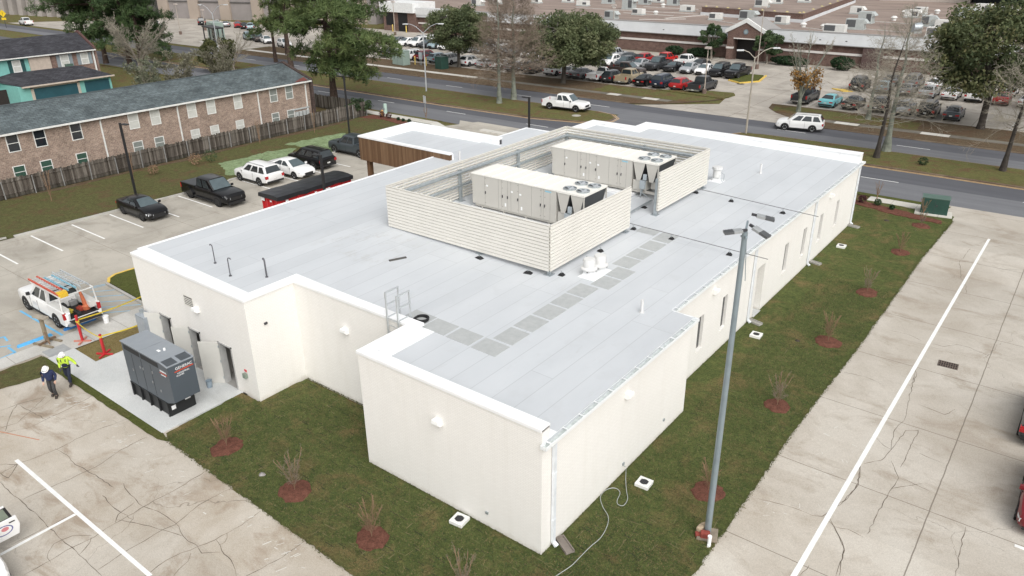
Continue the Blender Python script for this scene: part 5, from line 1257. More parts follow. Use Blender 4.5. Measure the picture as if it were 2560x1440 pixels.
# west lot by the grey car park building
GE = 'cars by the car park building'
for x, y, k, c, h, lb in ((-178.5,99.3,'suv','black',2.6,'black minivan sized car, leftmost by the car park wall'),(-171.8,99.4,'sedan','white',2.5,'white sedan beside the tall white lamp post, far lot'),(-168.2,99.6,'coupe','silver',2.5,'low silver car next to the red car, far lot'),(-164.5,100.5,'sedan','red',-0.6,'red sedan in the far lot under the pines'),(-160.5,99.6,'sedan','black',2.5,'black sedan right of the red one, far lot'),(-156.8,98.8,'crossover','pale blue',2.5,'pale blue hatchback at the right end, far lot'),
        (-139.6,86.2,'crossover','pale blue',-0.4,'pale blue wagon beside the bus shelter'),(-135.4,85.6,'suv','brown',-0.45,'tall brown van beside the bus shelter'),(-131.2,84.6,'sedan','white',-0.4,'white sedan nearest the pine right of the shelter'),(-185.5,90.6,'sedan','white',2.7,'white sedan half hidden behind the left pines'),(-122.5,82.6,'crossover','white',-0.3,'white hatchback glimpsed through the big pine'),(-176,86,'sedan','silver',2.7,'silver sedan glimpsed behind the left pines')):
    vehicle(k, c, (x, y), h, lb, {'suv':'suv'}.get(k,'car'), GE)
# cars behind the mall seen over its roof
for x, y, k, c, lb in ((-82.0,203,'sedan','white','white sedan parked behind the mall roof, top edge left'),(-75,204,'suv','silver','silver suv parked behind the mall roof, top edge'),(-68,203,'sedan','white','white sedan parked behind the mall roof, top edge right'),(-44,199,'suv','navy','navy suv by the beige building behind the mall')):
    vehicle(k, c, (x, y), 0.3, lb, 'car', 'cars behind the mall')

# ------------------------------------------------------------------ trees and plants
def leaf_mat(name, lo, hi, warm=None):
    t = NT(name); at = t.n('Attribute', attribute_name='tint'); p = t.obj()
    f = t.noise(p, 0.55, 4, 0.6)
    k = t.math('ADD', t.math('MULTIPLY', at.outputs['Fac'], 0.6), t.math('MULTIPLY', f, 0.5))
    col = t.ramp(k, (0.25, lo), (0.8, hi)) if warm is None else t.ramp(k, (0.2, lo), (0.7, hi), (0.95, warm))
    t.out(col, 0.6, spec=0.25)
    tr = t.n('BsdfTranslucent'); t.l(col, tr.inputs[0]); mx = t.n('MixShader'); mx.inputs[0].default_value = 0.25
    t.l(t.b.outputs[0], mx.inputs[1]); t.l(tr.outputs[0], mx.inputs[2])
    t.l(mx.outputs[0], t.t.nodes['Material Output'].inputs[0])
    return t.m
pine_m = leaf_mat('pine_needles', (0.045,0.078,0.028), (0.150,0.200,0.075), (0.21,0.23,0.09))
pine_d = leaf_mat('pine_needles_dark', (0.032,0.062,0.026), (0.105,0.160,0.062))
oak_m = leaf_mat('oak_leaves', (0.058,0.082,0.038), (0.155,0.180,0.088), (0.21,0.215,0.115))
oak_d = leaf_mat('oak_leaves_dark', (0.048,0.072,0.034), (0.135,0.155,0.070), (0.20,0.175,0.085))
holly_m = leaf_mat('shrub_leaves', (0.030,0.060,0.026), (0.085,0.125,0.055))
hedge_m = leaf_mat('hedge_leaves', (0.014,0.034,0.016), (0.040,0.080,0.034))
pale_m = leaf_mat('pale_twigs', (0.12,0.115,0.075), (0.27,0.26,0.19))
orange_m = leaf_mat('autumn_leaves', (0.20,0.10,0.03), (0.42,0.24,0.07))
sage_m = leaf_mat('sage_leaves', (0.10,0.12,0.08), (0.24,0.25,0.17))
bark_p = plain('bark_pine', (0.075,0.050,0.038), 0.95, var=0.5, scale=4); bark_o = plain('bark_oak', (0.085,0.075,0.062), 0.95, var=0.4, scale=3)
bark_c = plain('bark_cypress', (0.235,0.205,0.17), 0.95, var=0.4, scale=2); twig_c = plain('twigs_cypress', (0.27,0.215,0.165), 0.95, var=0.35, scale=0.4)
twig_g = plain('twigs_grey', (0.33,0.30,0.24), 0.95, var=0.35, scale=0.4); twig_s = plain('twigs_shrub', (0.26,0.165,0.10), 0.95, var=0.35, scale=1.5)
bark_d = plain('bark_dark', (0.05,0.042,0.035), 0.95, var=0.5, scale=3); lichen_m = plain('bark_lichen', (0.20,0.215,0.175), 0.95, var=0.55, scale=1.6)
def np_mesh(name, V, F, mats, tint=None, smooth=False):
    me = bpy.data.meshes.new(name); V = np.asarray(V, np.float32); F = np.asarray(F, np.int32); k = F.shape[1]
    me.vertices.add(len(V)); me.vertices.foreach_set('co', V.ravel())
    me.loops.add(F.size); me.loops.foreach_set('vertex_index', F.ravel())
    me.polygons.add(len(F)); me.polygons.foreach_set('loop_start', np.arange(0, F.size, k, dtype=np.int32))
    try: me.polygons.foreach_set('loop_total', np.full(len(F), k, np.int32))
    except Exception: pass
    me.update(calc_edges=True)
    if tint is not None:
        a = me.attributes.new('tint', 'FLOAT', 'FACE'); a.data.foreach_set('value', np.asarray(tint, np.float32))
    for m in (mats if isinstance(mats, list) else [mats]): me.materials.append(m)
    return me
def leaves(rng, C, size, aspect=0.55, flat=0.0, clump_tint=None):
    """one leaf-sized quad at each centre in C"""
    n = len(C); d = rng.normal(size=(n,3)); d /= np.linalg.norm(d, axis=1)[:,None]
    e = rng.normal(size=(n,3)); e[:,2] *= (1-flat); e -= d*np.sum(d*e, 1)[:,None]; e /= np.linalg.norm(e, axis=1)[:,None]
    if flat: d[:,2] *= (1-flat)
    s = size*rng.uniform(0.6, 1.3, n)[:,None]
    a = d*s; b = e*s*aspect
    V = np.stack([C-a-b*0.3, C-b, C+a, C+b], 1).reshape(-1,3)
    F = np.arange(4*n).reshape(-1,4)
    t = rng.uniform(0,1,n) if clump_tint is None else np.clip(clump_tint+rng.normal(0,.18,n),0,1)
    return V, F, t
def twig_mesh(segs, n=3):
    """segs: list of (p0,p1,r0,r1); returns V,F quads"""
    S = np.array([(*a, *b) for a, b, _, _ in segs], float); R = np.array([(r0, r1) for _, _, r0, r1 in segs], float)
    A, B = S[:,:3], S[:,3:]; D = B-A; L = np.linalg.norm(D, axis=1)[:,None]; D = D/np.maximum(L,1e-6)
    ref = np.where(np.abs(D[:,2:3]) < 0.9, np.array([[0,0,1.]]), np.array([[1.,0,0]])); X = np.cross(D, ref); X /= np.linalg.norm(X, axis=1)[:,None]; Y = np.cross(D, X)
    V = []
    for P, r in ((A, R[:,0]),(B, R[:,1])):
        for k in range(n):
            a = 2*pi*k/n; V.append(P+(X*cos(a)+Y*sin(a))*r[:,None])
    V = np.stack(V, 1); m = len(segs); base = np.arange(m)[:,None]*(2*n)
    F = np.concatenate([base+np.array([[k,(k+1)%n,(k+1)%n+n,k+n]]) for k in range(n)], 0)
    return V.reshape(-1,3), F
def add_mesh(name, me, parent=None):
    o = bpy.data.objects.new(name, me); COL.objects.link(o)
    if parent is not None: o.parent = parent
    return o
def trunk_obj(parent, pts, r0, r1, mat, flare=1.5, name='trunk'):
    b = MB(); n = len(pts); rs = [r0+(r1-r0)*k/(n-1) for k in range(n)]; rs[0] *= flare
    b.tube(pts, rs, 10); return b.build(name, mat, parent, smooth=True)

def pine(name, loc, h, crown_lo, rad, seed, label, group=None, mat=None, nb=60, per=26, lean=0.0, asym=None, dens=1.0, trunk_r=0.34):
    rng = np.random.default_rng(seed); t = thing(name, label, 'tree', loc, 0, group)
    pts = [Vector((lean*k/8*h*0.5+rng.normal(0,.06)*k, rng.normal(0,.06)*k, h*k/8)) for k in range(9)]
    trunk_obj(t, pts, trunk_r, 0.06, bark_p)
    segs = []; C = []; T = []; A = []
    for i in range(nb):
        f = (i+rng.uniform(0,1))/nb; z = crown_lo+(h-crown_lo)*f
        k = min(7, int(z/h*8)); c = pts[k].lerp(pts[k+1], z/h*8-k)
        az = rng.uniform(0, 2*pi); L = rad*(0.55+0.6*rng.random())*(1.0 if f < 0.55 else 1.0-(f-0.55)*1.35)*(0.75+0.25*math.sin(f*9+seed))
        if asym: L *= 1+asym[1]*cos(az-asym[0])
        dz = (0.30-0.55*(1-f))*L+rng.normal(0,.3)
        p0 = np.array(c); dirv = np.array((cos(az), sin(az), 0.0)); side = np.array((-sin(az), cos(az), 0.0))
        prev = p0; q = p0
        for s in range(1, 5):
            q = p0+dirv*L*s/4+np.array((0,0,dz*(s/4)**1.6))+rng.normal(0,.12,3)*s/2
            segs.append((prev, q, 0.075*(1-s/5.5)*L/4+0.012, 0.075*(1-(s+1)/6)*L/4+0.010)); prev = q
        ncl = max(4, int(per*dens*L/rad)); ct = rng.uniform(0,1)
        for s in range(ncl):
            u = rng.uniform(0.30, 1.04); w = rng.normal(0, 0.15)*L*(0.35+u*0.5)
            cc = p0+dirv*L*u+side*w+np.array((0,0,dz*u**1.6+rng.normal(0,.34)+0.22))
            if rng.random() < 0.45: segs.append((p0+dirv*L*u*0.85+np.array((0,0,dz*(u*0.85)**1.6)), cc, 0.022, 0.010))
            C.append(cc); T.append(ct*0.5+rng.uniform(0,.5))
    V, F = twig_mesh(segs, 4); add_mesh('branches', np_mesh('branches', V, F, bark_p), t)
    # needle tufts: thin blades fanning from each tuft centre, upward biased
    C = np.array(C); T = np.array(T); nn = 18
    D = rng.normal(size=(len(C),nn,3)); D[:,:,2] += 0.35; D /= np.linalg.norm(D, axis=2)[:,:,None]
    W = np.cross(D, rng.normal(size=D.shape)); W /= np.linalg.norm(W, axis=2)[:,:,None]
    ln = rng.uniform(.30,.62,(len(C),nn,1)); P = C[:,None,:]+rng.normal(0,.13,D.shape)
    V = np.stack([P-W*.040, P+W*.040, P+D*ln+W*.028, P+D*ln-W*.028], 2).reshape(-1,3); F = np.arange(len(V)).reshape(-1,4)
    tt = np.clip(np.repeat(T, nn)+rng.normal(0,.12,len(T)*nn), 0, 1)
    add_mesh('crown', np_mesh('crown', V, F, mat or pine_m, tt), t)
    return t
GP = 'tall pines along the street'
pine('pine_tree', (-65.83,47.18,0), 27, 4.6, 8.6, 5, 'big pine with long drooping boughs standing at the end of the brick apartments', GP, nb=100, per=72, asym=(0.3,0.25), trunk_r=0.42)
pine('pine_tree', (-99.25,66.18,0), 26, 6.5, 5.6, 8, 'pine with a stout trunk on the median behind the big pine', GP, nb=84, per=36)
pine('pine_tree', (-106.5,68.5,0), 26, 15.5, 5.8, 9, 'thin pine with a long bare lower trunk left of the stout one', GP, nb=56, per=38, trunk_r=0.26)
pine('pine_tree', (-131.1,50.5,0), 27, 4.6, 7.6, 12, 'dark pine at the end of the row houses, nearest of the left clump', GP, mat=pine_d, nb=110, per=42, asym=(3.6,0.3))
pine('pine_tree', (-126.5,52.4,0), 26, 4.6, 6.2, 13, 'dark pine in the middle of the left clump, twin trunk with its neighbour', GP, mat=pine_d, nb=84, per=38)
pine('pine_tree', (-123.6,53.2,0), 25, 3.6, 6.4, 14, 'dark pine on the right side of the left clump, low boughs', GP, mat=pine_d, nb=92, per=40, asym=(0.4,0.35))
pine('pine_tree', (-137.5,50.5,0), 25, 8, 6.0, 15, 'dark pine on the left edge of the left clump above the row house roof', GP, mat=pine_d, nb=70, per=36)
pine('pine_tree', (-112.5,75.5,0), 25, 14, 5.0, 16, 'pine of high boughs beside the bus shelter', GP, nb=60, per=34, trunk_r=0.24)

def broadleaf(name, loc, h, rad, trunk_h, seed, label, mat, bark, group=None, ncl=70, per=230, size=0.17, squash=0.72, spread=1.0, offs=(0,0), cr=1.0):
    rng = np.random.default_rng(seed); t = thing(name, label, 'tree', loc, 0, group)
    nt = 4; b = MB()
    base = Vector((0,0,0)); fork = Vector((rng.normal(0,.12), rng.normal(0,.12), trunk_h))
    b.tube([base, base.lerp(fork,.15), base.lerp(fork,.6), fork], [0.05*rad+.16, 0.045*rad+.08, 0.04*rad+.07, 0.04*rad+.06], 10); b.build('trunk', bark, t, smooth=True)
    cz = (h+trunk_h*0.8)/2; rz_ = (h-trunk_h*0.8)/2
    cen = []
    for i in range(ncl):
        d = rng.normal(size=3); d /= np.linalg.norm(d); rr = rng.uniform(.42,1.0)**0.6
        p = np.array((offs[0]+d[0]*rad*rr*spread, offs[1]+d[1]*rad*rr*spread, cz+d[2]*rz_*rr*0.92)); 
        if p[2] < trunk_h*0.75: p[2] = trunk_h*0.75+abs(rng.normal(0,.4))
        cen.append(p)
    segs = []
    nl = 7; limbs = []
    for k in range(nl):
        a = 2*pi*k/nl+rng.uniform(-.3,.3); q = np.array((offs[0]+rad*.55*cos(a), offs[1]+rad*.55*sin(a), cz+rng.uniform(-.1,.5)*rz_)); m = (np.array(fork)+q)/2+np.array((0,0,-.1*rad))
        segs += [(np.array(fork), m, .028*rad+.05, .02*rad+.03), (m, q, .02*rad+.03, .01*rad+.02)]; limbs += [m, q]
    for c in cen:
        l = min(limbs, key=lambda z: np.linalg.norm(z-c)); segs.append((l, c, .012*rad+.012, .012))
    V, F = twig_mesh(segs, 5); add_mesh('limbs', np_mesh('limbs', V, F, bark), t)
    C = []; T = []
    for c in cen:
        cr_ = rad*rng.uniform(.17,.31)*cr; n = int(per*rng.uniform(.7,1.3)); d = rng.normal(size=(n,3)); d /= np.linalg.norm(d, axis=1)[:,None]
        C.append(c+d*cr_*(rng.uniform(.25,1.0,(n,1))**.5)*np.array((1,1,squash))); T.append(np.full(n, rng.uniform(.1,.9)))
    V, F, tt = leaves(rng, np.concatenate(C), size, clump_tint=np.concatenate(T))
    add_mesh('crown', np_mesh('crown', V, F, mat, tt), t)
    return t
GO = 'evergreen oaks by the mall lot'
broadleaf('oak_tree', (-75.38,82.1,0), 10.2, 5.0, 2.7, 31, 'evergreen oak beside the dark green utility cabinet', oak_m, bark_o, GO, ncl=95, per=270)
broadleaf('oak_tree', (-52.37,79.06,0), 9.8, 6.0, 2.9, 32, 'wide evergreen oak with forked trunk in front of the parked cars', oak_m, bark_o, GO, ncl=150, per=280, spread=1.12, offs=(0.4,0.8))
broadleaf('oak_tree', (1.6,80.8,0), 13.2, 6.6, 4.2, 33, 'large dark evergreen oak with thick straight trunk at the right', oak_d, bark_d, GO, ncl=120, per=260, size=.19, spread=1.1)
broadleaf('oak_tree', (12.5,92,0), 12.5, 6.0, 4, 34, 'dark evergreen oak at the upper right edge behind the large one', oak_d, bark_d, GO, ncl=90, per=220, size=.2)
broadleaf('street_tree', (-44.6,113.6,0), 6.0, 2.2, 1.8, 35, 'small clipped evergreen left of the gabled mall entrance', holly_m, bark_c, 'small evergreens by the mall entrance', ncl=34, per=120, size=.2)
broadleaf('street_tree', (-34.6,113.4,0), 5.2, 2.3, 1.6, 36, 'small clipped evergreen right of the gabled mall entrance', holly_m, bark_c, 'small evergreens by the mall entrance', ncl=34, per=120, size=.2)
broadleaf('oak_tree', (-207,113,0), 12, 5.5, 5.5, 37, 'dark oak in front of the grey car park wall at the top', oak_d, bark_d, ncl=60, per=90, size=.4)
for i, (x, y, h, rr_, lb) in enumerate(((-46,222,11,9,'dark tree mass left of the beige building, far top'),(6,190,11,9,'dark tree far behind the mall, top right'),(-2,205,14,11,'dark tall tree far behind the mall, top right edge'),(16,178,12,9,'dark tree at the top right corner'))):
    broadleaf('far_tree', (x, y, 0), h, rr_, 2.0, 40+i, lb, hedge_m, bark_d, 'dark trees behind the mall', ncl=50, per=100, size=.5)
for i, (x, y, L, w, h, lb) in enumerate(((-52.5,115.3,3.4,1.1,1.5,'rounded dark hedge left part along the mall wall'),(-47.3,115.0,5.2,1.2,1.5,'long dark hedge left of the mall entrance'),(-31.0,114.0,6.4,1.2,1.4,'long dark hedge right of the mall entrance'),(-22.6,113.6,3.6,1.3,2.0,'rounded dark bush near the mall side door'),(-97.5,116.5,4.0,1.2,1.5,'dark hedge behind the left rows of cars'))):
    rng = np.random.default_rng(60+i); t = thing('hedge', lb, 'hedge', (x,y,0), 0, 'hedges along the mall wall')
    n = int(900*L/3); d = rng.normal(size=(n,3)); d /= np.linalg.norm(d, axis=1)[:,None]
    C = d*np.array((L/2, w, h*0.5))*(rng.uniform(.5,1,(n,1))**.4)*np.sign(1)+np.array((0,0,h*0.55)); C[:,2] = np.maximum(C[:,2], .08); C[:,0] += rng.normal(0,.1,n)
    V, F, tt = leaves(rng, C, .19); add_mesh('foliage', np_mesh('foliage', V, F, hedge_m, tt), t)
    segs = [(np.array((rng.uniform(-L/2.5,L/2.5),0,0)), np.array((rng.uniform(-L/2.5,L/2.5),rng.uniform(-.4,.4),h*.6)), .03,.015) for k in range(8)]
    V, F = twig_mesh(segs); add_mesh('stem', np_mesh('stem', V, F, bark_d), t)

def bare_tree(name, loc, h, rad, clear, seed, label, bark, twig, group=None, trunk_r=.28, nb=60, up=.35, sub=10, tw=.012, lean=0.0, low_tw=0.03, multi=None, cat='tree', leaf=None, flare=1.6, sub2=2, taper=True):
    rng = np.random.default_rng(seed); t = thing(name, label, cat, loc, 0, group); segs = []; ends = []
    if multi is None:
        pts = [Vector((lean*h*k/8+rng.normal(0,.02)*k, rng.normal(0,.02)*k, h*k/8)) for k in range(9)]
        trunk_obj(t, pts, trunk_r, .02, bark, flare)
        starts = []
        for i in range(nb):
            f = (i+rng.random())/nb; z = clear+(h-clear)*f*0.97; k = min(7, int(z/h*8)); c = np.array(pts[k].lerp(pts[k+1], z/h*8-k))
            L = rad*((1-f)**0.75*0.9+0.14)*rng.uniform(.7,1.2) if taper else rad*(0.5+0.5*math.sin(pi*min(1,f*0.9+.15)))*rng.uniform(.7,1.2); a = rng.uniform(0,2*pi); starts.append((c, a, L, f))
    else:
        starts = []; b = MB()
        b.tube([(0,0,0),(0,0,clear)], [trunk_r*flare, trunk_r], 8); 
        for k in range(multi):
            a = 2*pi*k/multi+rng.uniform(-.4,.4); sp = rad*rng.uniform(.35,.75); q = [Vector((0,0,clear*0.8)), Vector((sp*.35*cos(a), sp*.35*sin(a), clear+(h-clear)*.35)), Vector((sp*cos(a), sp*sin(a), h*rng.uniform(.8,1.0)))]
            b.tube(q, [trunk_r*.6, trunk_r*.38, .015], 6)
            for i in range(nb//multi):
                u = rng.uniform(.12,.98); c = np.array(q[0].lerp(q[1], u*2) if u < .5 else q[1].lerp(q[2], u*2-1)); starts.append((c, a+rng.normal(0,.9), rad*rng.uniform(.25,.55)*(1.15-u*.6), u))
        b.build('trunk', bark, t, smooth=True)
    for c, a, L, f in starts:
        prev = np.array(c); rise = up*(0.4+0.9*f)+rng.normal(0,.12); d = np.array((cos(a), sin(a), rise)); r0 = max(low_tw*(1.2-f), tw*1.4)
        n = 5
        for s in range(n):
            d = d+rng.normal(0,.16,3)+np.array((0,0,.06)); d /= np.linalg.norm(d); q = prev+d*L/n
            segs.append((prev, q, r0*(1-s/n*.75), r0*(1-(s+1)/n*.75)))
            if s > 0:
                for j in range(max(1, sub//4)):
                    e = d+rng.normal(0,.55,3); e /= np.linalg.norm(e); l2 = L*rng.uniform(.18,.42); m = q+e*l2*.5; e2 = e+rng.normal(0,.3,3)+np.array((0,0,.12)); e2 /= np.linalg.norm(e2); w = m+e2*l2*.5
                    segs.append((q, m, tw, tw*.8)); segs.append((m, w, tw*.8, tw*.5)); ends.append(w)
                    for _ in range(sub2):
                        g = e2+rng.normal(0,.6,3); g /= np.linalg.norm(g); w2 = m+g*l2*rng.uniform(.3,.6); segs.append((m, w2, tw*.7, tw*.4)); ends.append(w2)
            prev = q
        ends.append(prev)
    V, F = twig_mesh(segs, 3); add_mesh('branches', np_mesh('branches', V, F, twig), t)
    if leaf:
        mat, frac, zmax, size = leaf; E = np.array([e for e in ends if e[2] < zmax and rng.random() < frac])
        if len(E):
            C = np.repeat(E, 5, 0)+rng.normal(0,.18,(len(E)*5,3)); V, F, tt = leaves(rng, C, size); add_mesh('leaves', np_mesh('leaves', V, F, mat, tt), t)
    return t
GC_ = 'bare cypresses on the median'
bare_tree('bare_cypress', (-50.5,61.5,.1), 14.6, 3.4, 3.0, 71, 'bare brown cypress on the median, nearer of the left pair', lichen_m, twig_c, GC_, trunk_r=.26, nb=150, up=.18, sub=16, tw=.014, low_tw=.035)
bare_tree('bare_cypress', (-50.5,64.6,.1), 15.5, 4.6, 3.2, 72, 'bare brown cypress on the median, farther of the left pair with wide twigs', lichen_m, twig_c, GC_, trunk_r=.30, nb=200, up=.34, sub=20, tw=.015, low_tw=.038)
bare_tree('bare_cypress', (-4.31,61.2,.1), 11.5, 3.6, 3.0, 73, 'bare cypress with dark leaning trunk on the median, left of the right pair', bark_d, twig_g, GC_, trunk_r=.21, nb=80, up=.22, sub=10, tw=.011, low_tw=.03, lean=.03)
bare_tree('bare_cypress', (-4.2,64.4,.1), 13.6, 4.4, 3.4, 74, 'bare cypress with flared lichen trunk behind the leaning one', lichen_m, twig_g, GC_, trunk_r=.28, nb=110, up=.30, sub=12, tw=.011, low_tw=.032, flare=1.8)
bare_tree('bare_cypress', (5.94,62.97,.1), 12.0, 3.6, 3.4, 75, 'bare cypress on the median at the right edge', bark_d, twig_g, GC_, trunk_r=.22, nb=110, up=.28, sub=12, tw=.011, low_tw=.028, lean=.03, flare=1.5)
bare_tree('bare_cypress', (-9.6,78.8,0), 10.5, 3.8, 2.2, 76, 'bare grey tree in the verge before the right lot', lichen_m, twig_g, None, trunk_r=.22, nb=70, up=.3, sub=8, tw=.011, low_tw=.03)
bare_tree('autumn_tree', (-17.5,78.3,0), 9.3, 4.2, 1.7, 77, 'half bare tree keeping orange leaves low in its crown', lichen_m, twig_g, None, trunk_r=.20, nb=70, up=1.5, sub=10, tw=.016, low_tw=.05, multi=7, leaf=(orange_m,.28,5.0,.17))
bare_tree('bare_tree', (-113.5,47.5,0), 8.2, 6.6, 2.0, 78, 'broad pale bare tree with arching twigs behind the brick apartments', bark_c, twig_g, None, trunk_r=.28, nb=110, up=.55, sub=14, tw=.022, low_tw=.06, multi=6)
bare_tree('bare_tree', (-102,57,0), 6.5, 4.6, 1.2, 79, 'thin pale bare shrub right of the rounded bush', bark_c, twig_g, None, trunk_r=.14, nb=60, up=.8, sub=10, tw=.018, low_tw=.04, multi=6)
for i, (x, y, h, rr_, lb) in enumerate(((-88,35,6.0,3.4,'grey leafy brush behind the apartment roof, left part'),(-91,41.5,5.6,3.6,'grey leafy brush behind the apartment roof, middle part'),(-94,49.5,5.0,3.2,'brownish brush behind the apartment roof, right part'))):
    bare_tree('brush', (x,y,0), h, rr_, .5, 90+i, lb, bark_c, pale_m if False else twig_g, 'grey brush behind the apartments', trunk_r=.1, nb=60, up=.9, sub=10, tw=.018, low_tw=.03, multi=7, cat='shrub', leaf=((sage_m, pale_m, pale_m)[i],.55,9,.13))
broadleaf('round_bush', (-105,56.5,0), 5.2, 3.2, .6, 95, 'rounded olive bush on the corner by the street', leaf_mat('olive_leaves',(0.045,0.055,0.02),(0.12,0.125,0.05)), bark_d, ncl=44, per=130, size=.2)
broadleaf('round_bush', (-60.2,46.2,0), 2.0, 1.7, .3, 96, 'green bush behind the fence end', holly_m, bark_d, ncl=20, per=80, size=.12)

# crepe myrtle shrubs in mulch rings on the lawns
bm_ = MB(); rr_ = random.Random(5)
ringp = [(cos(2*pi*k/26)*rr_.uniform(.86,1.06), sin(2*pi*k/26)*rr_.uniform(.86,1.06)) for k in range(26)]
inner = [(x*.55, y*.55) for x, y in ringp]
bm_.add([(x,y,0.0) for x, y in ringp]+[(x*.93,y*.93,.05) for x, y in ringp]+[(x,y,.10) for x, y in inner]+[(0,0,.07)], [(k,(k+1)%26,(k+1)%26+26,k+26) for k in range(26)]+[(k+26,(k+1)%26+26,(k+1)%26+52,k+52) for k in range(26)]+[(k+52,(k+1)%26+52,78) for k in range(26)])
ring_me = bm_.mesh('mulch_ring', [mulch])
SH = ['nearest the lamp post','second from the lamp post','third from the lamp post','fourth from the lamp post','fifth from the lamp post','small one farthest from the lamp post']
shr = [(3.23,6.58,.92,1.5,SH[0]),(3.24,14.0,.80,1.75,SH[1]),(3.22,21.5,.86,1.75,SH[2]),(3.2,29.1,.88,1.6,SH[3]),(3.25,37.1,.85,1.4,SH[4]),(3.24,43.5,.8,1.1,SH[5]),(-14.28,-2.92,.92,1.5,'left of three on the front lawn'),(-9.64,-2.99,.86,1.85,'middle of three on the front lawn'),(-5.34,-2.96,.82,1.6,'right of three on the front lawn'),(-1.0,-2.95,.84,1.7,'at the bottom edge of the front lawn')]
for i, (x, y, rad_, h, w) in enumerate(shr):
    side = 'right lawn row' if i < 6 else ''
    o = bare_tree('bare_shrub', (x,y,.03), h, .66*h/1.5, .18, 200+i, ('bare shrub in a mulch ring, %s, %s' % (side, w)) if i < 6 else 'bare crepe myrtle shrub in a red mulch ring, '+w.replace('at the bottom edge of the front lawn','bottom edge of the front lawn'), twig_s, twig_s if i % 2 == 0 else twig_c, 'crepe myrtle shrubs on the lawns', trunk_r=.010, nb=88, up=1.7, sub=8, tw=.0034, low_tw=.0052, multi=8, cat='shrub', sub2=2)
    rg = add_mesh('mulch_ring', ring_me); rg.location = (x,y,.015); rg.scale = (rad_*(.70+.14*((i*7)%3)/2),rad_*(.74+.1*((i*5)%4)/3),1); rg.rotation_euler = (0,0,i*1.1)
    tag(rg, ('red mulch ring in the right lawn row, ' if i < 6 else 'red mulch ring under the bare shrub, ')+w, 'mulch ring', 'red mulch rings on the lawns')
for x, y, h, lb in ((-1.0,48.2,1.5,'tiny bare shrub on the verge before the green street transformer'),(2.85,45.9,1.4,'bare shrub standing in front of the green street transformer'),(-51.6,48.9,1.5,'tiny bare shrub on the verge beside the left street sign'),(-56.3,15.5,2.6,'thin bare sapling by the fence behind the left lamp post'),(-58.1,30.3,2.8,'thin bare sapling by the fence, middle'),(-57.4,37.0,2.6,'thin bare sapling by the fence, right'),(-55.9,8.2,2.6,'thin bare sapling by the fence, far left')):
    bare_tree('bare_shrub', (x,y,.03), h, .5, .3, int(abs(x)*10), lb, twig_s, twig_s, 'small bare shrubs', trunk_r=.03, nb=30, up=2.6, sub=6, tw=.008, low_tw=.016, multi=6, cat='shrub')
for i, (x, y, h, m, lb) in enumerate(((-56.2,17.4,.9,twig_s,'low brown bush on the grass bank by the fence, left'),(-56.0,21.5,1.1,twig_s,'brown brush pile on the grass bank behind the black pickup'),(-55.7,23.0,1.2,holly_m,'small green bush by the fence behind the white sport utility'),(-4.1,46.7,.6,duff,'small purple plant in the street mulch bed, first'),(-2.9,46.9,.55,holly_m,'small green plant in the street mulch bed, second'),(-1.7,46.5,.6,duff,'small purple plant in the street mulch bed, third'),(-0.55,46.5,.5,holly_m,'small green plant in the street mulch bed, fourth'),(0.6,46.1,.35,hedge_m,'tiny dark plant in the street mulch bed, fifth'),(-57.0,46.9,.7,duff,'dark red plant in the corner bed, left'),(-55.8,46.9,.7,duff,'dark red plant in the corner bed, right'),(-54.1,46.8,.35,hedge_m,'tiny green plant in the corner bed, first'),(-53.2,46.7,.35,hedge_m,'tiny green plant in the corner bed, second'),(-52.2,46.7,.4,hedge_m,'tiny green plant in the corner bed, third'),(-0.2,60.9,.8,hedge_m,'small dark bush on the right median'))):
    rng = np.random.default_rng(300+i); n = 220; d = rng.normal(size=(n,3)); d /= np.linalg.norm(d, axis=1)[:,None]; w = h*.55
    C = d*np.array((w,w,h*.5))*(rng.uniform(.4,1,(n,1))**.5)+np.array((0,0,h*.55)); V, F, tt = leaves(rng, C, .075)
    if m is duff: m = leaf_mat('plum_leaves',(0.05,0.02,0.025),(0.13,0.05,0.055)) if 'plum_leaves' not in MATS else MATS['plum_leaves']
    o = add_mesh('low_plant', np_mesh('low_plant', V, F, m, tt)); o.location = (x,y,.05); tag(o, lb, 'plant', 'low plants in the beds')

# ------------------------------------------------------------------ apartments, row houses, mall and other buildings
brick_a = brick_mat('brick_apartment', (0.32,0.235,0.185), (0.235,0.16,0.125), (0.38,0.33,0.28), 0.30, 0.11)
brick_m = brick_mat('brick_mall', (0.165,0.105,0.088), (0.135,0.085,0.072), (0.20,0.15,0.125), 0.5, 0.18)
brick_h = brick_mat('brick_house', (0.24,0.15,0.12), (0.17,0.10,0.085), (0.30,0.25,0.21), 0.35, 0.12)
def shingle_mat(name, c1, c2, ax=1):
    t = NT(name); p = t.pos(); sx = t.n('SeparateXYZ'); t.l(p, sx.inputs[0]); cb = t.n('CombineXYZ'); t.l(sx.outputs[1], cb.inputs[0]); t.l(t.math('MULTIPLY', sx.outputs[2], 3.0), cb.inputs[1])
    br = t.n('TexBrick', offset=0.5, **{'Scale': 1.0, 'Mortar Size': 0.02, 'Brick Width': 0.55, 'Row Height': 0.26}); t.l(cb.outputs[0], br.inputs['Vector'])
    br.inputs['Color1'].default_value = (*c1,1); br.inputs['Color2'].default_value = (*c2,1); br.inputs['Mortar'].default_value = tuple(v*.6 for v in c2)+(1,)
    col = t.mix(0.7, br.outputs['Color'], t.ramp(t.noise(t.mapping(p, (1,1,2.5), (0.2,0,0.3)), 0.55, 6, 0.7), (0.32,0.28), (0.68,0.74)), 'OVERLAY')
    col = t.mix(0.45, col, t.ramp(t.noise(p, 5, 4, 0.8), (0.3,0.2), (0.7,0.8)), 'OVERLAY')
    t.out(col, 0.9, spec=0.25); return t.m
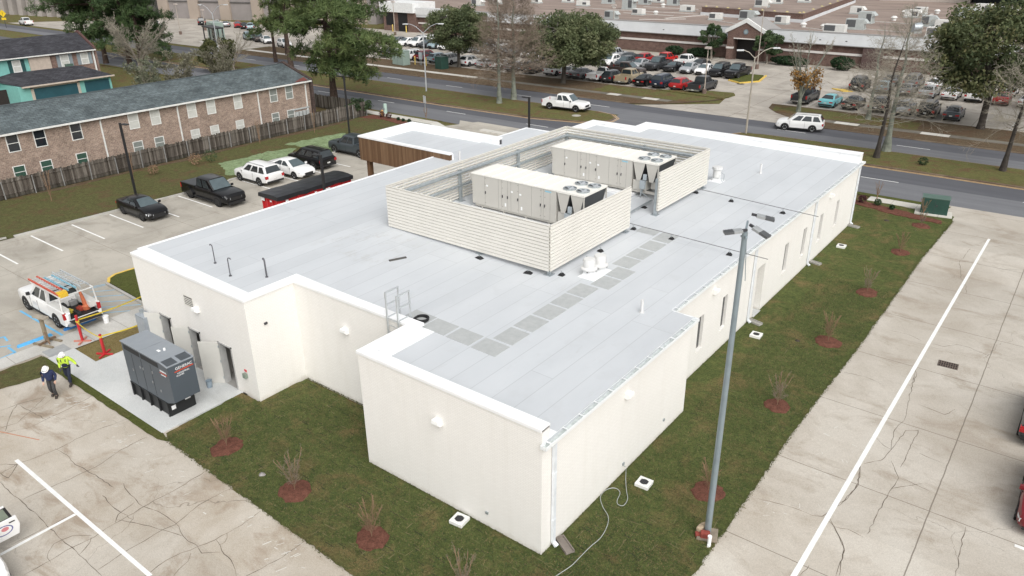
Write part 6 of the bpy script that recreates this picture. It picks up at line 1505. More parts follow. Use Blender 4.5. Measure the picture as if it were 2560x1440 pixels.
roof_a = shingle_mat('shingle_grey_green', (0.125,0.150,0.155), (0.082,0.100,0.106)); roof_h = shingle_mat('shingle_dark', (0.062,0.062,0.070), (0.036,0.036,0.042))
pvc = plain('frame_white', (0.74,0.74,0.71), 0.5); blind = plain('blind_white', (0.56,0.56,0.52), 0.7); green_pane = plain('pane_green', (0.05,0.10,0.075), 0.2, spec=0.7)
rust = plain('rust_red', (0.15,0.045,0.035), 0.8)
# apartments
AX, AY0, AY1, AE, AR = -61.3, -8.0, 40.0, 4.92, 6.36
ap = thing('apartment_block', 'long two-storey brown brick apartment block with grey green shingle roof behind the fence', 'building', (AX-4.5,16,0))
def pw(o): return child_world(o, ap)
b = MB(); b.box(AX-9,AX,AY0,AY1,-.3,AE+.02); pw(b.build('wall', brick_a))
b = MB()
b.add([(AX+.32,AY0,AE-.02),(AX+.32,AY1,AE-.02),(AX-4.5,AY1,AR),(AX-4.5,AY0,AR),(AX-9.3,AY0,AE),(AX-9.3,AY1,AE),(AX+.32,AY0,AE+.10),(AX+.32,AY1,AE+.10),(AX-4.5,AY1,AR+.12),(AX-4.5,AY0,AR+.12),(AX-9.3,AY0,AE+.12),(AX-9.3,AY1,AE+.12)], [(6,7,8,9),(9,8,11,10),(0,3,2,1),(3,4,5,2),(0,1,7,6),(4,10,11,5),(0,6,9,3),(3,9,10,4),(1,2,8,7),(2,5,11,8)])
pw(b.build('roof', roof_a))
b = MB(); b.box(AX-4.62,AX-4.38,AY0,AY1,AR+.10,AR+.16); pw(b.build('ridge_cap', plain('ridge_dark',(0.07,0.085,0.09),0.8)))
b = MB(); b.box(AX+.33,AX+.46,AY0,AY1+.1,AE-.08,AE+.06); pw(b.build('gutter', pvc))
# raised gable wall at the right end
b = MB(); b.add([(x,y,z) for y in (AY1,AY1+.32) for x, z in ((AX+.35,-.3),(AX+.35,AE+.22),(AX-4.5,AR+.34),(AX-9.35,AE+.22),(AX-9.35,-.3))], [(0,1,2,3,4),(9,8,7,6,5)]+[(i,i+5,(i+1)%5+5,(i+1)%5) for i in range(5)]); pw(b.build('gable_wall', brick_mat('brick_gable', (0.085,0.055,0.048), (0.055,0.04,0.036), (0.09,0.075,0.065), .3, .11)))
b = MB(); b.quad((AX+.33,AY1-.3,AE+.128),(AX-.4,AY1-.3,AE+.405),(AX-.2,AY1-1.0,AE+.33),(AX+.33,AY1-2.2,AE+.128)); pw(b.build('rust_flashing', rust))
for y in ((15.93, 4.7)[0], (23.59, 4.84)[0], (32.99, 4.6)[0], 39.4):
    b = MB(); b.box(AX+.02,AX+.12,y-.06,y+.06,0,AE-.3); b.bar((AX+.07,y,AE-.3),(AX+.38,y,AE-.05),.1); pw(b.build('downspout', pvc))
def apt_win(y, z, w, h, style):
    b = MB(); f = .07
    b.box(AX-.02,AX+.03,y-w/2,y+w/2,z-h/2,z-h/2+f); b.box(AX-.02,AX+.03,y-w/2,y+w/2,z+h/2-f,z+h/2); b.box(AX-.02,AX+.03,y-w/2,y-w/2+f,z-h/2+f,z+h/2-f); b.box(AX-.02,AX+.03,y+w/2-f,y+w/2,z-h/2+f,z+h/2-f)
    b.box(AX-.02,AX+.026,y-w/2+f,y+w/2-f,z-.025,z+.025)
    o = pw(b.build('window', pvc)); q = MB(); q.box(AX-.02,AX+.008,y-w/2+f,y+w/2-f,z-h/2+f,z+h/2-f)
    p_o = q.build('pane', {'dark':dark_glass,'blind':blind,'green':green_pane,'pale':plain('pane_pale',(0.24,0.26,0.24),0.2,spec=0.7)}[style], o)
for (y, z), st in (((8.41, 3.85),'dark'),((10.6, 3.83),'dark'),((13.7, 3.86),'dark'),((19.06, 3.87),'blind'),((21.24, 3.87),'blind'),((25.14, 3.87),'blind'),((27.32, 3.91),'blind'),((30.51, 3.88),'blind'),((35.04, 3.86),'pale'),((37.15, 3.84),'pale')): apt_win(y, 4.05, 1.0, 1.5, st)
for (y, z), st in (((8.32, 1.34),'green'),((10.55, 1.36),'green'),((13.64, 1.4),'green'),((18.99, 1.41),'pale'),((21.17, 1.4),'pale'),((25.09, 1.43),'blind'),((27.31, 1.46),'blind'),((30.36, 1.44),'blind'),((34.95, 1.4),'pale'),((37.04, 1.44),'pale')): apt_win(y, 1.55, 1.0, 1.15, st)
b = MB()
for k in range(4): b.box(AX,AX+.22,37.6+k*.5,37.95+k*.5,1.2,1.75)
b.box(AX,AX+.12,37.3,39.6,1.95,2.1); pw(b.build('meter_bank', plain('meter_grey',(0.45,0.47,0.46),0.5)))
# fence of weathered boards
wood_f = NT('fence_wood'); q_ = wood_f.pos(); sx_ = wood_f.n('SeparateXYZ'); wood_f.l(q_, sx_.inputs[0])
id_ = wood_f.math('FLOOR', wood_f.math('DIVIDE', wood_f.math('ADD', sx_.outputs[0], sx_.outputs[1]), 0.145)); wn_ = wood_f.n('TexWhiteNoise', noise_dimensions='1D'); wood_f.l(id_, wn_.inputs['W'])
c_ = wood_f.ramp(wn_.outputs['Value'], (0.0,(0.055,0.046,0.038)), (0.6,(0.115,0.10,0.085)), (1.0,(0.20,0.18,0.155)))
c_ = wood_f.mix(0.6, c_, wood_f.ramp(wood_f.noise(wood_f.mapping(q_, (3,3,.7)), 1.4, 5, .7), (0.3,0.22), (0.7,0.75)), 'OVERLAY')
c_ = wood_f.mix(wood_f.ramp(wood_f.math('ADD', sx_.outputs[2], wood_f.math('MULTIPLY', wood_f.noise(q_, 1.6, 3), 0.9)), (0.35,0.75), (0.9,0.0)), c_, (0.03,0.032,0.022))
wood_f.out(c_, 0.95, spec=0.15); wood_f = wood_f.m
post_f = plain('fence_post_grey', (0.27,0.265,0.255), 0.8, var=.3)
def fence(p, q, lab, group='weathered fences', posts=True):
    r = random.Random(17); L = math.dist(p, q); t = thing('board_fence', lab, 'fence', (p[0],p[1],0), math.atan2(q[1]-p[1], q[0]-p[0]), group); b = MB(); n = int(L/.145)
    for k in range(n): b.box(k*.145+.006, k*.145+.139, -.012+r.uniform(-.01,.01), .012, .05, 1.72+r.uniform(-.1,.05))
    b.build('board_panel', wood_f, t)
    b = MB()
    for z in (.4,1.4): b.box(0,L,-.075,-.025,z,z+.09)
    b.build('rail', wood_f, t)
    for k in range(int(L/2.4)+1):
        b = MB(); a = r.uniform(-.03,.03); b.bar((min(k*2.4,L)+.0,-.12,0),(min(k*2.4,L)+a,-.12,1.62+r.uniform(-.1,.1)),.07); b.build('post', post_f, t)
    return t
fence((-59.35,-6),(-59.35,46.4),'long weathered grey board fence along the grass bank before the apartments')
fence((-59.35,46.5),(-69.0,46.5),'short return of the board fence at the street end')
# row houses with teal walls
teal = plain('stucco_teal', (0.20,0.47,0.43), 0.85, var=.08); teal_d = plain('door_teal', (0.022,0.085,0.11), 0.5, var=.15, scale=1); sand = plain('siding_sand', (0.50,0.42,0.35), 0.8); shut = plain('shutter_dark', (0.02,0.075,0.075), 0.6); shut_g = plain('shutter_grey', (0.26,0.30,0.32), 0.6)
HX = -108.0
hs_ = thing('row_house', 'attached houses with teal, sand and brick fronts and dark roofs, left edge', 'building', (HX,30,0))
def ph(o): return child_world(o, hs_)
b = MB(); b.box(HX-8,HX,10,29.1,-.2,5.35); ph(b.build('teal_wall', teal))
b = MB(); b.box(HX-8,HX+.25,29.1,31.9,-.2,5.35); ph(b.build('sand_wall', sand))
b = MB(); b.box(HX-8,HX,31.9,38.2,-.2,5.4); b.box(HX-8.2,HX+.2,38.2,38.5,-.2,5.6); ph(b.build('brick_wall', brick_h))
b = MB(); b.add([(HX+.5,10,5.3),(HX+.5,38.2,5.3),(HX-4,38.2,7.45),(HX-4,10,7.45),(HX-8.5,10,5.3),(HX-8.5,38.2,5.3)], [(0,1,2,3),(3,2,5,4),(1,5,2),(0,3,4),(0,4,5,1)]); ph(b.build('roof', roof_h))
b = MB(); b.add([(HX+.35,38.2,5.6),(HX-4,38.2,7.75),(HX-8.4,38.2,5.6),(HX+.35,38.5,5.6),(HX-4,38.5,7.75),(HX-8.4,38.5,5.6)], [(0,1,2),(5,4,3),(0,3,4,1),(1,4,5,2)]); ph(b.build('gable_parapet', plain('gable_brick',(0.10,0.05,0.045),0.9,var=.3)))
b = MB(); b.box(HX+.48,HX+.62,10,38.3,5.22,5.36); b.box(HX+.05,HX+.2,37.9,38.1,0,5.2); ph(b.build('gutter', pvc))
def house_win(y, sh, w=1.1, h=1.6, z=4.2, x=HX):
    b = MB(); b.box(x,x+.06,y-w/2,y+w/2,z-h/2,z+h/2); o = ph(b.build('window', pvc)); q = MB(); q.box(x+.055,x+.068,y-w/2+.12,y+w/2-.12,z-h/2+.12,z-.06); q.box(x+.055,x+.068,y-w/2+.12,y+w/2-.12,z+.06,z+h/2-.12); q.build('pane', blind, o)
    for s in (-1,1):
        q = MB(); q.box(x+.0,x+.05,*sorted((y+s*(w/2+.03),y+s*(w/2+.5))),z-h/2,z+h/2); q.build('shutter', sh, o)
house_win(27.5, shut); house_win(33.9, shut_g, 1.2, 1.7); house_win(36.7, shut_g)
b = MB(); b.box(HX+.05,HX+.55,33.7,34.7,3.3,3.75); ph(b.build('window_air_conditioner', plain('ac_green',(0.08,0.13,0.10),.5)))
# garage wing
gx = -100.6
b = MB(); b.box(HX,gx,24.2,36.3,-.2,2.55); ph(b.build('garage_wall', teal))
b = MB(); z0, z1 = 2.55, 4.0; b.add([(HX,23.4,z0+.3),(gx+.45,24.6,z0),(gx+.45,36.6,z0),(HX,36.6,z0+.3),(HX,26.5,3.4),(-104.9,28.5,3.75),(-104.3,34.4,3.75),(HX,35.0,3.4)], [(1,2,6,5),(0,1,5,4),(2,3,7,6),(4,5,6,7),(0,3,2,1)]); ph(b.build('garage_roof', roof_h))
b = MB(); b.box(gx+.40,gx+.55,24.5,36.7,z0-.14,z0+.04); ph(b.build('garage_fascia', plain('fascia_sand',(0.55,0.47,0.40),.7)))
b = MB(); b.box(gx-.02,gx+.03,26.0,31.6,0,2.15); o = ph(b.build('garage_door', teal_d)); b = MB(); b.box(gx-.02,gx+.06,31.6,31.95,0,2.3); b.box(gx-.02,gx+.06,25.65,26.0,0,2.3); b.box(gx-.02,gx+.06,25.65,31.95,2.15,2.35); b.build('frame', plain('frame_sand',(0.50,0.44,0.37),.7), o)
b = MB(); b.box(gx-.02,gx+.03,32.6,36.0,0,2.15); ph(b.build('garage_door', teal_d))
b = MB(); b.box(gx-4,gx-3.9,19.6,24.2,0,1.9); o = b.build('yard_fence', plain('fence_dark',(0.03,0.022,0.02),.9)); tag(o, 'short dark board fence left of the teal garage', 'fence')
# ---- the mall
fascia_m = plain('fascia_white', (0.68,0.70,0.715), .6, var=.1, scale=.4); band_m = plain('band_white', (0.72,0.685,0.65), .7, var=.1, scale=.5); soffit_m = plain('soffit_grey', (0.28,0.27,0.26), .8)
mr = NT('mall_roof'); q_ = mr.pos(); c_ = mr.ramp(mr.noise(mr.mapping(q_, (.35,1,1)), .22, 6, .65, .5), (0.3,(0.20,0.155,0.135)), (0.5,(0.27,0.215,0.185)), (0.72,(0.35,0.285,0.245)))
mr.out(mr.mix(.35, c_, mr.ramp(mr.noise(q_, 2.5, 5, .8), (.3,.3), (.7,.7)), 'OVERLAY'), .95, spec=.15); mr = mr.m
MY = 117.0; MR = 4.85
mall = thing('shopping_mall', 'sprawling low brick mall with white fascia band and brown gravel roof across the street', 'building', (-60,MY,0))
def pm(o): return child_world(o, mall)
b = MB(); b.box(-118,30,MY,199,-.3,MR-.1); pm(b.build('wall', brick_m))
b = MB(); b.box(-118,30,MY+.3,199,MR-.1,MR); b.box(-150,-118,MY+8,190,MR-.6,MR-.5); pm(b.build('roof', mr))
b = MB(); b.box(-118,-42.6,MY-.75,MY+.35,3.42,5.2); b.box(-35.9,30,MY-.75,MY+.35,3.42,5.2); pm(b.build('fascia', fascia_m))
b = MB(); b.box(-118,-42.6,MY-.72,MY-.0,3.3,3.415); b.box(-35.9,30,MY-.72,MY-.0,3.3,3.415); b.box(-118,-42.6,MY-.8,MY+.4,5.2,5.27); b.box(-35.9,30,MY-.8,MY+.4,5.2,5.27); pm(b.build('fascia_trim', soffit_m))
b = MB(); b.box(-66,-42.6,MY-.16,MY,1.85,2.2); b.box(-35.9,-20.6,MY-.16,MY,1.85,2.2); b.box(-17.6,30,MY-.16,MY,1.85,2.2); b.box(-118,-70,MY-.16,MY,1.85,2.2); pm(b.build('stone_band', band_m))
b = MB()
for x in (-66.5,-55.6,-47.5,-27.5,-23.4,-14.8,-5): b.box(x,x+.3,MY-.77,MY-.74,4.0,4.14)
pm(b.build('fascia_vent', metal_dark))
b = MB(); b.box(-20.5,-17.7,MY-.9,MY,0,3.2); pm(b.build('side_door_surround', plain('door_brown',(0.09,0.055,0.05),.7)))
# gabled entrance
PX0, PX1, PY = -42.6, -35.9, 114.6
b = MB(); b.add([(x,y,z) for y in (PY,MY+1) for x, z in ((PX0+.2,-.2),(PX0+1.3,-.2),(PX0+1.3,3.55),(PX1-1.3,3.55),(PX1-1.3,-.2),(PX1-.2,-.2),(PX1-.2,4.6),(-39.25,6.3),(PX0+.2,4.6))], [(0,1,2,8),(2,3,6,8),(6,7,8),(3,4,5,6),(9,17,11,10),(11,17,15,12),(15,17,16),(12,15,14,13),(1,10,11,2),(2,11,12,3),(3,12,13,4),(0,8,17,9),(5,14,15,6)]); pm(b.build('entrance_gable', brick_m))
b = MB(); b.add([(x,y,z) for y in (PY-.2,PY+.3) for x, z in ((PX0-.3,4.35),(-39.25,6.25),(PX1+.3,4.35),(PX1+.3,5.0),(-39.25,6.95),(PX0-.3,5.0))], [(0,1,4,5),(1,2,3,4),(11,10,7,6),(10,9,8,7),(0,6,7,1),(1,7,8,2),(5,4,10,11),(4,3,9,10),(0,5,11,6),(2,8,9,3)]); pm(b.build('gable_trim', plain('gable_white',(0.72,0.72,0.70),.6)))
b = MB(); b.add([(x,y,z) for y in (PY+.3,MY+4.5) for x, z in ((PX0-.2,4.3),(-39.25,6.2),(PX1+.2,4.3),(PX1+.2,4.85),(-39.25,6.8),(PX0-.2,4.85))], [(0,1,4,5),(1,2,3,4),(11,10,7,6),(10,9,8,7),(0,6,7,1),(1,7,8,2),(5,4,10,11),(4,3,9,10),(0,5,11,6),(2,8,9,3)]); pm(b.build('gable_roof', plain('gable_metal',(0.30,0.29,0.28),.6,var=.15)))
b = MB(); b.box(PX0+1.3,PX1-1.3,PY-.06,PY+.3,3.55,3.72); b.box(PX0+.12,PX0+1.36,PY-.1,PY+.4,1.9,2.2); b.box(PX1-1.36,PX1-.12,PY-.1,PY+.4,1.9,2.2); pm(b.build('stone_band', band_m))
b = MB(); b.box(PX0+1.3,PX1-1.3,MY-.4,MY-.1,0,3.5); pm(b.build('entrance_void', plain('void_dark',(0.012,0.010,0.010),.6)))
b = MB(); b.cyl((-39.25,PY-.06,4.75), .42, .06, 20, axis='y'); pm(b.build('gable_emblem', plain('emblem_ring',(0.16,0.22,0.25),.5))); b = MB(); b.cyl((-39.25,PY-.075,4.75), .27, .03, 20, axis='y'); o = pm(b.build('emblem_disc', plain('emblem_disc',(0.30,0.36,0.38),.5)))
b = MB(); b.box(-44,-34.5,111.8,PY+.5,-.02,.10); structure(b.build('entrance_paving', conc_far))
# taller brick hall on the roof
b = MB(); b.prism([(-58.3,138.3),(-36.0,133.2),(-41,185),(-66,170)], MR, 6.35); pm(b.build('raised_hall', brick_m))
b = MB(); b.prism([(-58.4,138.25),(-35.95,133.1),(-40.9,185.1),(-66.1,170)], 6.35, 6.5); pm(b.build('raised_roof', mr))
b = MB(); b.prism([(-58.45,138.1),(-35.8,132.9),(-40.8,185.2),(-40.95,185.2),(-35.95,133.15),(-58.4,138.3)], MR-.02, MR+.55); pm(b.build('raised_base_band', fascia_m))
b = MB()
for k in range(16):
    a, c = ((-57.5,138.5),(-36.9,133.8)) if k < 9 else ((-36.6,135),(-40.6,180)); u = (k % 9)/8 if k < 9 else (k-9)/6
    x, y = a[0]+(c[0]-a[0])*u, a[1]+(c[1]-a[1])*u; b.add([(x-.35,y,6.5),(x+.35,y,6.5),(x,y-.3,6.5),(x,y,6.68)], [(0,2,3),(2,1,3),(1,0,3)])
pm(b.build('roof_crickets', plain('cricket_yellow',(0.55,0.47,0.20),.8)))
# delivery bay with white fascia, left
b = MB(); b.box(-128.5,-118,MY-1,MY+14,-.3,4.2); pm(b.build('bay_wall', brick_m)); b = MB(); b.box(-129,-118.2,MY-1.6,MY+6,4.2,6.3); pm(b.build('bay_fascia', plain('bay_white',(0.74,0.75,0.74),.6)))
b = MB(); b.box(-123.6,-120.6,MY-1.04,MY-.5,0,4.1); b.box(-127.6,-125.2,MY-1.04,MY-.5,1.2,3.9); pm(b.build('bay_opening', plain('void_black',(0.008,0.008,0.009),.7)))
b = MB(); b.box(-118.2,-101,MY-.9,MY+.2,3.9,5.4); pm(b.build('bay_side_fascia', plain('bay_side_white',(0.66,0.67,0.67),.6)))
for x in (-124.4,-120.0):
    b = MB(); b.cyl((0,0,0), .14, 1.5, 10); o = b.build('bollard', plain('bollard_yellow',(0.62,0.46,0.12),.6)); o.location = (x,MY-2.2,0); tag(o, 'tall yellow bollard at the mall delivery bay, '+('left' if x < -123 else 'right')+' side', 'bollard', 'yellow bollards at the delivery bay')
# pale ducts and membrane lines on the mall roof
b = MB()
for p, q, w in (((-60.9,127.5),(-53.0,150.0),.5),((-15.6,122),(-20.0,163),.6),((-74,134),(-62,133),.3),((-64,122.5),(-57,128.5),.25),((-50.5,128),(-44,124),.22),((-33,125),(-26.5,122),.25),((-24,128),(-17,126.5),.3),((-90,140),(-58,139),.3),((-30,143),(-12,139),.35),((-12,131),(0,128),.3),((-85,127),(-70,124.5),.25),((-78,150),(-64,149),.3)):
    b.bar((*p,MR+.05),(*q,MR+.05),w,.10)
pm(b.build('roof_seams', plain('seam_pale',(0.52,0.49,0.46),.8)))
# rooftop units
acw = plain('rooftop_white', (0.68,0.68,0.65), .5); acg = plain('rooftop_greygreen', (0.43,0.46,0.45), .5); grill = plain('rooftop_grille', (0.10,0.105,0.11), .6, var=.3, scale=12)
def mall_unit(x, y, z, w, d_, h, col, grille, label):
    t = thing('rooftop_unit', label, 'air unit', (x,y,z), random.Random(int(x*7+y)).uniform(-.12,.12), 'air units on the mall roof'); b = MB(); b.box(-w/2,w/2,-d_/2,d_/2,.25,h)
    if h > 1.4: b.add([(w/2,-d_/2+.1,h-.05),(w/2,d_/2-.1,h-.05),(w/2+.6,-d_/2+.1,h-.6),(w/2+.6,d_/2-.1,h-.6),(w/2,-d_/2+.1,h-.8),(w/2,d_/2-.1,h-.8)], [(0,2,3,1),(2,4,5,3),(0,4,2),(1,3,5)])
    b.build('housing', col, t, bevel=.04)
    b = MB(); b.box(-w/2+.12,-w/2+w*.55,-d_/2-.012,-d_/2,.4,h-.12) if grille else b.box(w*.1,w/2-.1,-d_/2-.012,-d_/2,.4,h-.3); b.build('grille', grill, t)
    b = MB(); b.box(-w/2-.1,w/2+.1,-d_/2-.1,d_/2+.1,-.02,.25); b.build('curb', acg, t)
units = [(-105.8,146.4,2.4,1.5,1.3,0,0,'leftmost on the roof edge by the oak tops'),(-91.3,145,2.8,1.6,1.2,0,0,'white, right of the oak tops'),(-69.7,121.6,2.4,1.5,1.5,1,1,'grey, just above the fascia right of the oak'),(-69.3,131.9,2.4,1.5,1.2,0,1,'white with dark grille, right of the oak'),(-77.7,142.7,2.6,2.0,2.3,1,0,'tall grey hooded one at the back middle'),(-89.9,154.1,2.8,1.8,1.9,1,0,'grey one at the back above the lamp'),(-81.2,156.3,2.6,1.6,1.5,1,0,'grey one at the back right of the hooded one'),(-74.3,157.5,2.6,1.6,1.8,1,0,'grey one near the top, left of the raised hall'),(-64.1,143.8,2.8,1.6,1.3,0,0,'white one left of the raised hall corner'),(-51.5,129.9,2.3,1.5,1.3,0,1,'white with grille, left of the entrance gable'),(-46.3,133.1,3.0,1.7,1.7,1,1,'grey with grille, behind the entrance gable'),(-38.4,129.2,2.3,1.4,1.4,0,1,'white with grille, right of the entrance gable'),(-26.2,119.5,3.4,1.4,1.4,0,1,'long white one at the fascia edge'),(-25.1,127.3,3.0,1.7,1.7,1,1,'grey one behind the long white one'),(-26.3,138.4,2.4,1.9,2.0,1,0,'grey twin box behind the long white one'),(-32.6,156,2.4,1.5,1.5,0,0,'white, near the beige building corner'),(-21.8,153.6,2.5,1.5,1.5,0,0,'white one of two side by side, left'),(-21.9,161.4,2.2,1.5,1.4,0,1,'white one of two side by side, right'),(-16,138.3,2.2,1.6,1.8,1,1,'grey with round grille, right of the pale duct'),(-11.9,122.1,2.3,1.5,1.5,0,1,'white one nearest the fascia by the dark oak'),(-13.3,136.2,2.2,1.5,1.4,0,0,'pale one left of the dark oak'),(-13.5,158.6,3.0,2.0,1.8,1,0,'one seen above the dark oak, left'),(-12.5,173.3,2.8,1.8,1.6,0,0,'one seen above the dark oak, middle'),(-7.5,164.2,3.0,2.0,1.8,0,0,'one seen above the dark oak, right'),(-113.8,133.3,2.6,1.8,1.5,0,1,'white one seen above the left oak'),(-113,139.3,2.6,1.8,1.3,0,0,'pale one right of the left oak top'),(-100.5,152.4,2.6,1.6,1.3,0,0,'pale one far back behind the wide oak'),(-81.3,163.3,2.6,1.6,1.4,0,0,'pale one far back left of the raised hall')]

for x, y, w, d_, h, cg, gr, lb in units: mall_unit(x, y, MR, w, d_, h, acg if cg else acw, gr, 'air unit on the mall roof, '+lb)
mall_unit(-47.3, 142.3, 6.5, 2.6, 1.6, 1.5, acw, 1, 'rooftop air unit on the mall, white with dark grille, on the raised hall')
mall_unit(-48.2, 152.3, 6.5, 2.6, 1.6, 1.4, acw, 0, 'rooftop air unit on the mall, white, at the back of the raised hall')
mall_unit(-44.2, 158.3, 6.5, 2.4, 1.5, 1.2, acw, 0, 'rooftop air unit on the mall, pale, far right back of the raised hall')
for x, y, lb in ((-66.3,133.7,'right of the white grilled unit'),(-73.7,151.3,'near the pale duct'),(-82.2,143.8,'above the lamp post'),(-33.4,125.9,'right of the entrance gable, first'),(-29.7,125.2,'right of the entrance gable, second'),(-23.3,146.2,'left of the pale duct'),(-19.5,164.9,'by the dark canopy'),(-24.5,159.8,'between two white units')):
    b = MB(); b.cyl((0,0,0), .4, .5, 12); b.cyl((0,0,.5), .62, .3, 12, r2=.3); o = b.build('roof_vent', acw, smooth=True); o.location = (x,y,MR); tag(o, 'small white vent on the mall roof, '+lb, 'roof vent', 'small vents on the mall roof')
b = MB(); b.cyl((-.8,0,.9), .75, 1.3, 16, axis='x'); b.box(-.7,.6,-.5,.5,0,.4); o = b.build('roof_vent', steel, smooth=True); o.location = (-15.3,126.4,MR); o.rotation_euler = (0,0,.7); tag(o, 'round metal duct outlet on the mall roof near the fascia', 'roof vent')

# car park building, beige store and canopy far behind
cp_pier = plain('pier_beige', (0.36,0.30,0.25), .8, var=.1, scale=.3); cp_panel = plain('panel_grey', (0.27,0.245,0.235), .85, var=.15, scale=.3); cp_rib = plain('rib_concrete', (0.33,0.30,0.275), .9, var=.2, scale=.3)
t = thing('car_park_building', 'grey building with beige piers and blank panels behind the far lot, top left', 'building', (-180,112,0), math.atan2(20,66))
b = MB(); b.box(-40,42,0,30,-.3,14); b.build('wall', cp_panel, t)
for k in range(8):
    b = MB(); x = -38+k*10.6; b.box(x,x+3.4,-.6,0,-.3,14); b.build('pier', cp_pier, t)
b = MB()
for z in (4.4,8.8): b.box(-40,42,-.25,0,z,z+.25)
b.build('string_course', plain('course_dark',(0.10,0.095,0.09),.8), t)
b = MB(); [b.box(-33+k*10.6,-29+k*10.6,-.05,0,6.2,8.2) for k in range(7)]; b.build('opening', plain('opening_dark',(0.02,0.02,0.02),.8), t)
t = thing('ribbed_building', 'concrete building with slanting ribs in the far top left corner', 'building', (-245,89,0), math.atan2(4,24))
b = MB(); b.box(-34,40,0,30,-.3,16); b.build('wall', plain('rib_wall',(0.085,0.08,0.075),.9), t)
for k in range(16):
    b = MB(); x = -32+k*4.6; b.add([(x,-2.2,-.3),(x+2.2,-2.2,-.3),(x+2.2,0,-.3),(x,0,-.3),(x,-.8,16),(x+2.2,-.8,16),(x+2.2,0,16),(x,0,16)], [(0,3,2,1),(4,5,6,7),(0,1,5,4),(1,2,6,5),(2,3,7,6),(3,0,4,7)]); b.build('rib', cp_rib, t)
t = thing('beige_store', 'beige block building with brown band behind the mall roof, top right', 'building', (-27,196,0), .05)
b = MB(); b.box(-11,8.5,0,20,-.3,20); b.build('wall', plain('block_beige',(0.47,0.42,0.37),.85,var=.1), t); b = MB(); b.box(-11.1,8.6,-.06,0,8.2,8.6); b.build('band', plain('band_brown',(0.22,0.17,0.14),.8), t)
b = MB(); b.box(8.8,20,-6,10,8.0,12.5); b.build('canopy_fascia', plain('canopy_grey',(0.20,0.21,0.23),.7), t)
b = MB(); b.box(8.8,20,2,10,-.3,8.0); b.build('canopy_void', plain('void_teal',(0.008,0.014,0.015),.6), t)

# ------------------------------------------------------------------ generator and the work yard
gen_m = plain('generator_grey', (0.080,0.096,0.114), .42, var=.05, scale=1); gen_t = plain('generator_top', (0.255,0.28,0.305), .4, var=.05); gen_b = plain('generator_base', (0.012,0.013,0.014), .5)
gen = thing('standby_generator', 'large dark grey standby generator on a black base tank beside the open doors', 'generator', (-19.55,-2.52,.03))
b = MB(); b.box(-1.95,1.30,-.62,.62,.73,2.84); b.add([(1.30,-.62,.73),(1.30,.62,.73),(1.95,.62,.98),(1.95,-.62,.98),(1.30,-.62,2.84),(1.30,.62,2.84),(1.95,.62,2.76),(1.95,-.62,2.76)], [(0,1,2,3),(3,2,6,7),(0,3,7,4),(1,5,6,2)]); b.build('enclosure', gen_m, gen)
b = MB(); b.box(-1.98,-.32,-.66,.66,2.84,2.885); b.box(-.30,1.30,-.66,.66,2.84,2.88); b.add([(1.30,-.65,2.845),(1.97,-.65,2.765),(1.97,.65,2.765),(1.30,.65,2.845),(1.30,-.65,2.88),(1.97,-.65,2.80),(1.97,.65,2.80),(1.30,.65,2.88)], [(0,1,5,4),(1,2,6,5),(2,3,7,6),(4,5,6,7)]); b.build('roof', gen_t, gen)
for s in (-1, 1):
    b = MB(); b.add([(1.38,s*.08,2.8745),(1.90,s*.08,2.8125),(1.90,s*.58,2.8125),(1.38,s*.58,2.8745)], [(0,1,2,3) if s > 0 else (3,2,1,0)])
    for k in range(9): x = 1.40+k*.06; b.bar((x,s*.08,2.885-.12*(x-1.3)*1.02), (x,s*.58,2.885-.12*(x-1.3)*1.02), .02, .015)
    b.build('grille', plain('gen_grille',(0.075,0.085,0.095),.5), gen)
b = MB(); b.box(-1.8,-.42,-.628,-.615,2.50,2.74); b.box(-.32,1.15,-.628,-.615,2.50,2.74); b.build('air_intake', plain('gen_void',(0.02,0.022,0.025),.6), gen)
b = MB()
for x in (-1.2,-.38,.42): b.box(x-.008,x+.008,-.626,-.62,.82,2.42)
b.build('door_seam', gen_b, gen)
b = MB()
for x, z in ((-1.32,1.5),(-.55,1.9),(-.30,1.9),(.35,1.45),(.52,2.0),(.95,1.2)): b.box(x-.03,x+.03,-.65,-.62,z,z+.12)
b.build('latch', plain('latch_grey',(0.35,0.36,0.37),.4,metal=.5), gen)
b = MB(); b.box(-1.9,1.28,-.58,.58,0,.70)
for k in range(5): b.box(-1.9+k*.77,-1.82+k*.77,-.66,.66,0,.72)
b.box(-1.96,1.32,-.64,.64,.68,.735); b.build('base_tank', gen_b, gen)
b = MB(); b.cyl((.55,.1,2.88), .05, .10, 10); b.box(.3,.5,-.15,-.05,2.88,2.90); b.build('exhaust_cap', trim_m, gen)
sw_, sr_ = plain('decal_white',(0.80,0.80,0.80),.5), plain('decal_red',(0.62,0.08,0.03),.5)
Mx = Matrix(((0,0,1,1.953),(1,0,0,.12),(0,1,0,2.56),(0,0,0,1)))
text_mesh('GENERAC', .18, sw_, 'lettering', Mx, gen)
text_mesh('INDUSTRIAL', .105, sw_, 'lettering', Mx @ Matrix.Translation((-.06,-.25,0)), gen); text_mesh('POWER', .105, sw_, 'lettering', Mx @ Matrix.Translation((-.22,-.36,0)), gen)
b = MB(); b.add([(1.955,-.34,2.40),(1.955,.56,2.425),(1.955,.56,2.475),(1.955,-.34,2.45)], [(0,1,2,3)]); b.build('decal_stripe', sr_, gen)
My = Matrix(((1,0,0,1.50),(0,0,-1,-.624),(0,1,0,2.42),(0,0,0,1)))
text_mesh('GENERAC', .12, sw_, 'lettering', My, gen); text_mesh('INDUSTRIAL', .07, sw_, 'lettering', My @ Matrix.Translation((-.02,-.19,0)), gen)
b = MB(); b.add([(1.20,-.625,2.30),(1.80,-.625,2.30),(1.80,-.625,2.35),(1.20,-.625,2.34)], [(0,1,2,3)]); b.build('decal_stripe', sr_, gen)
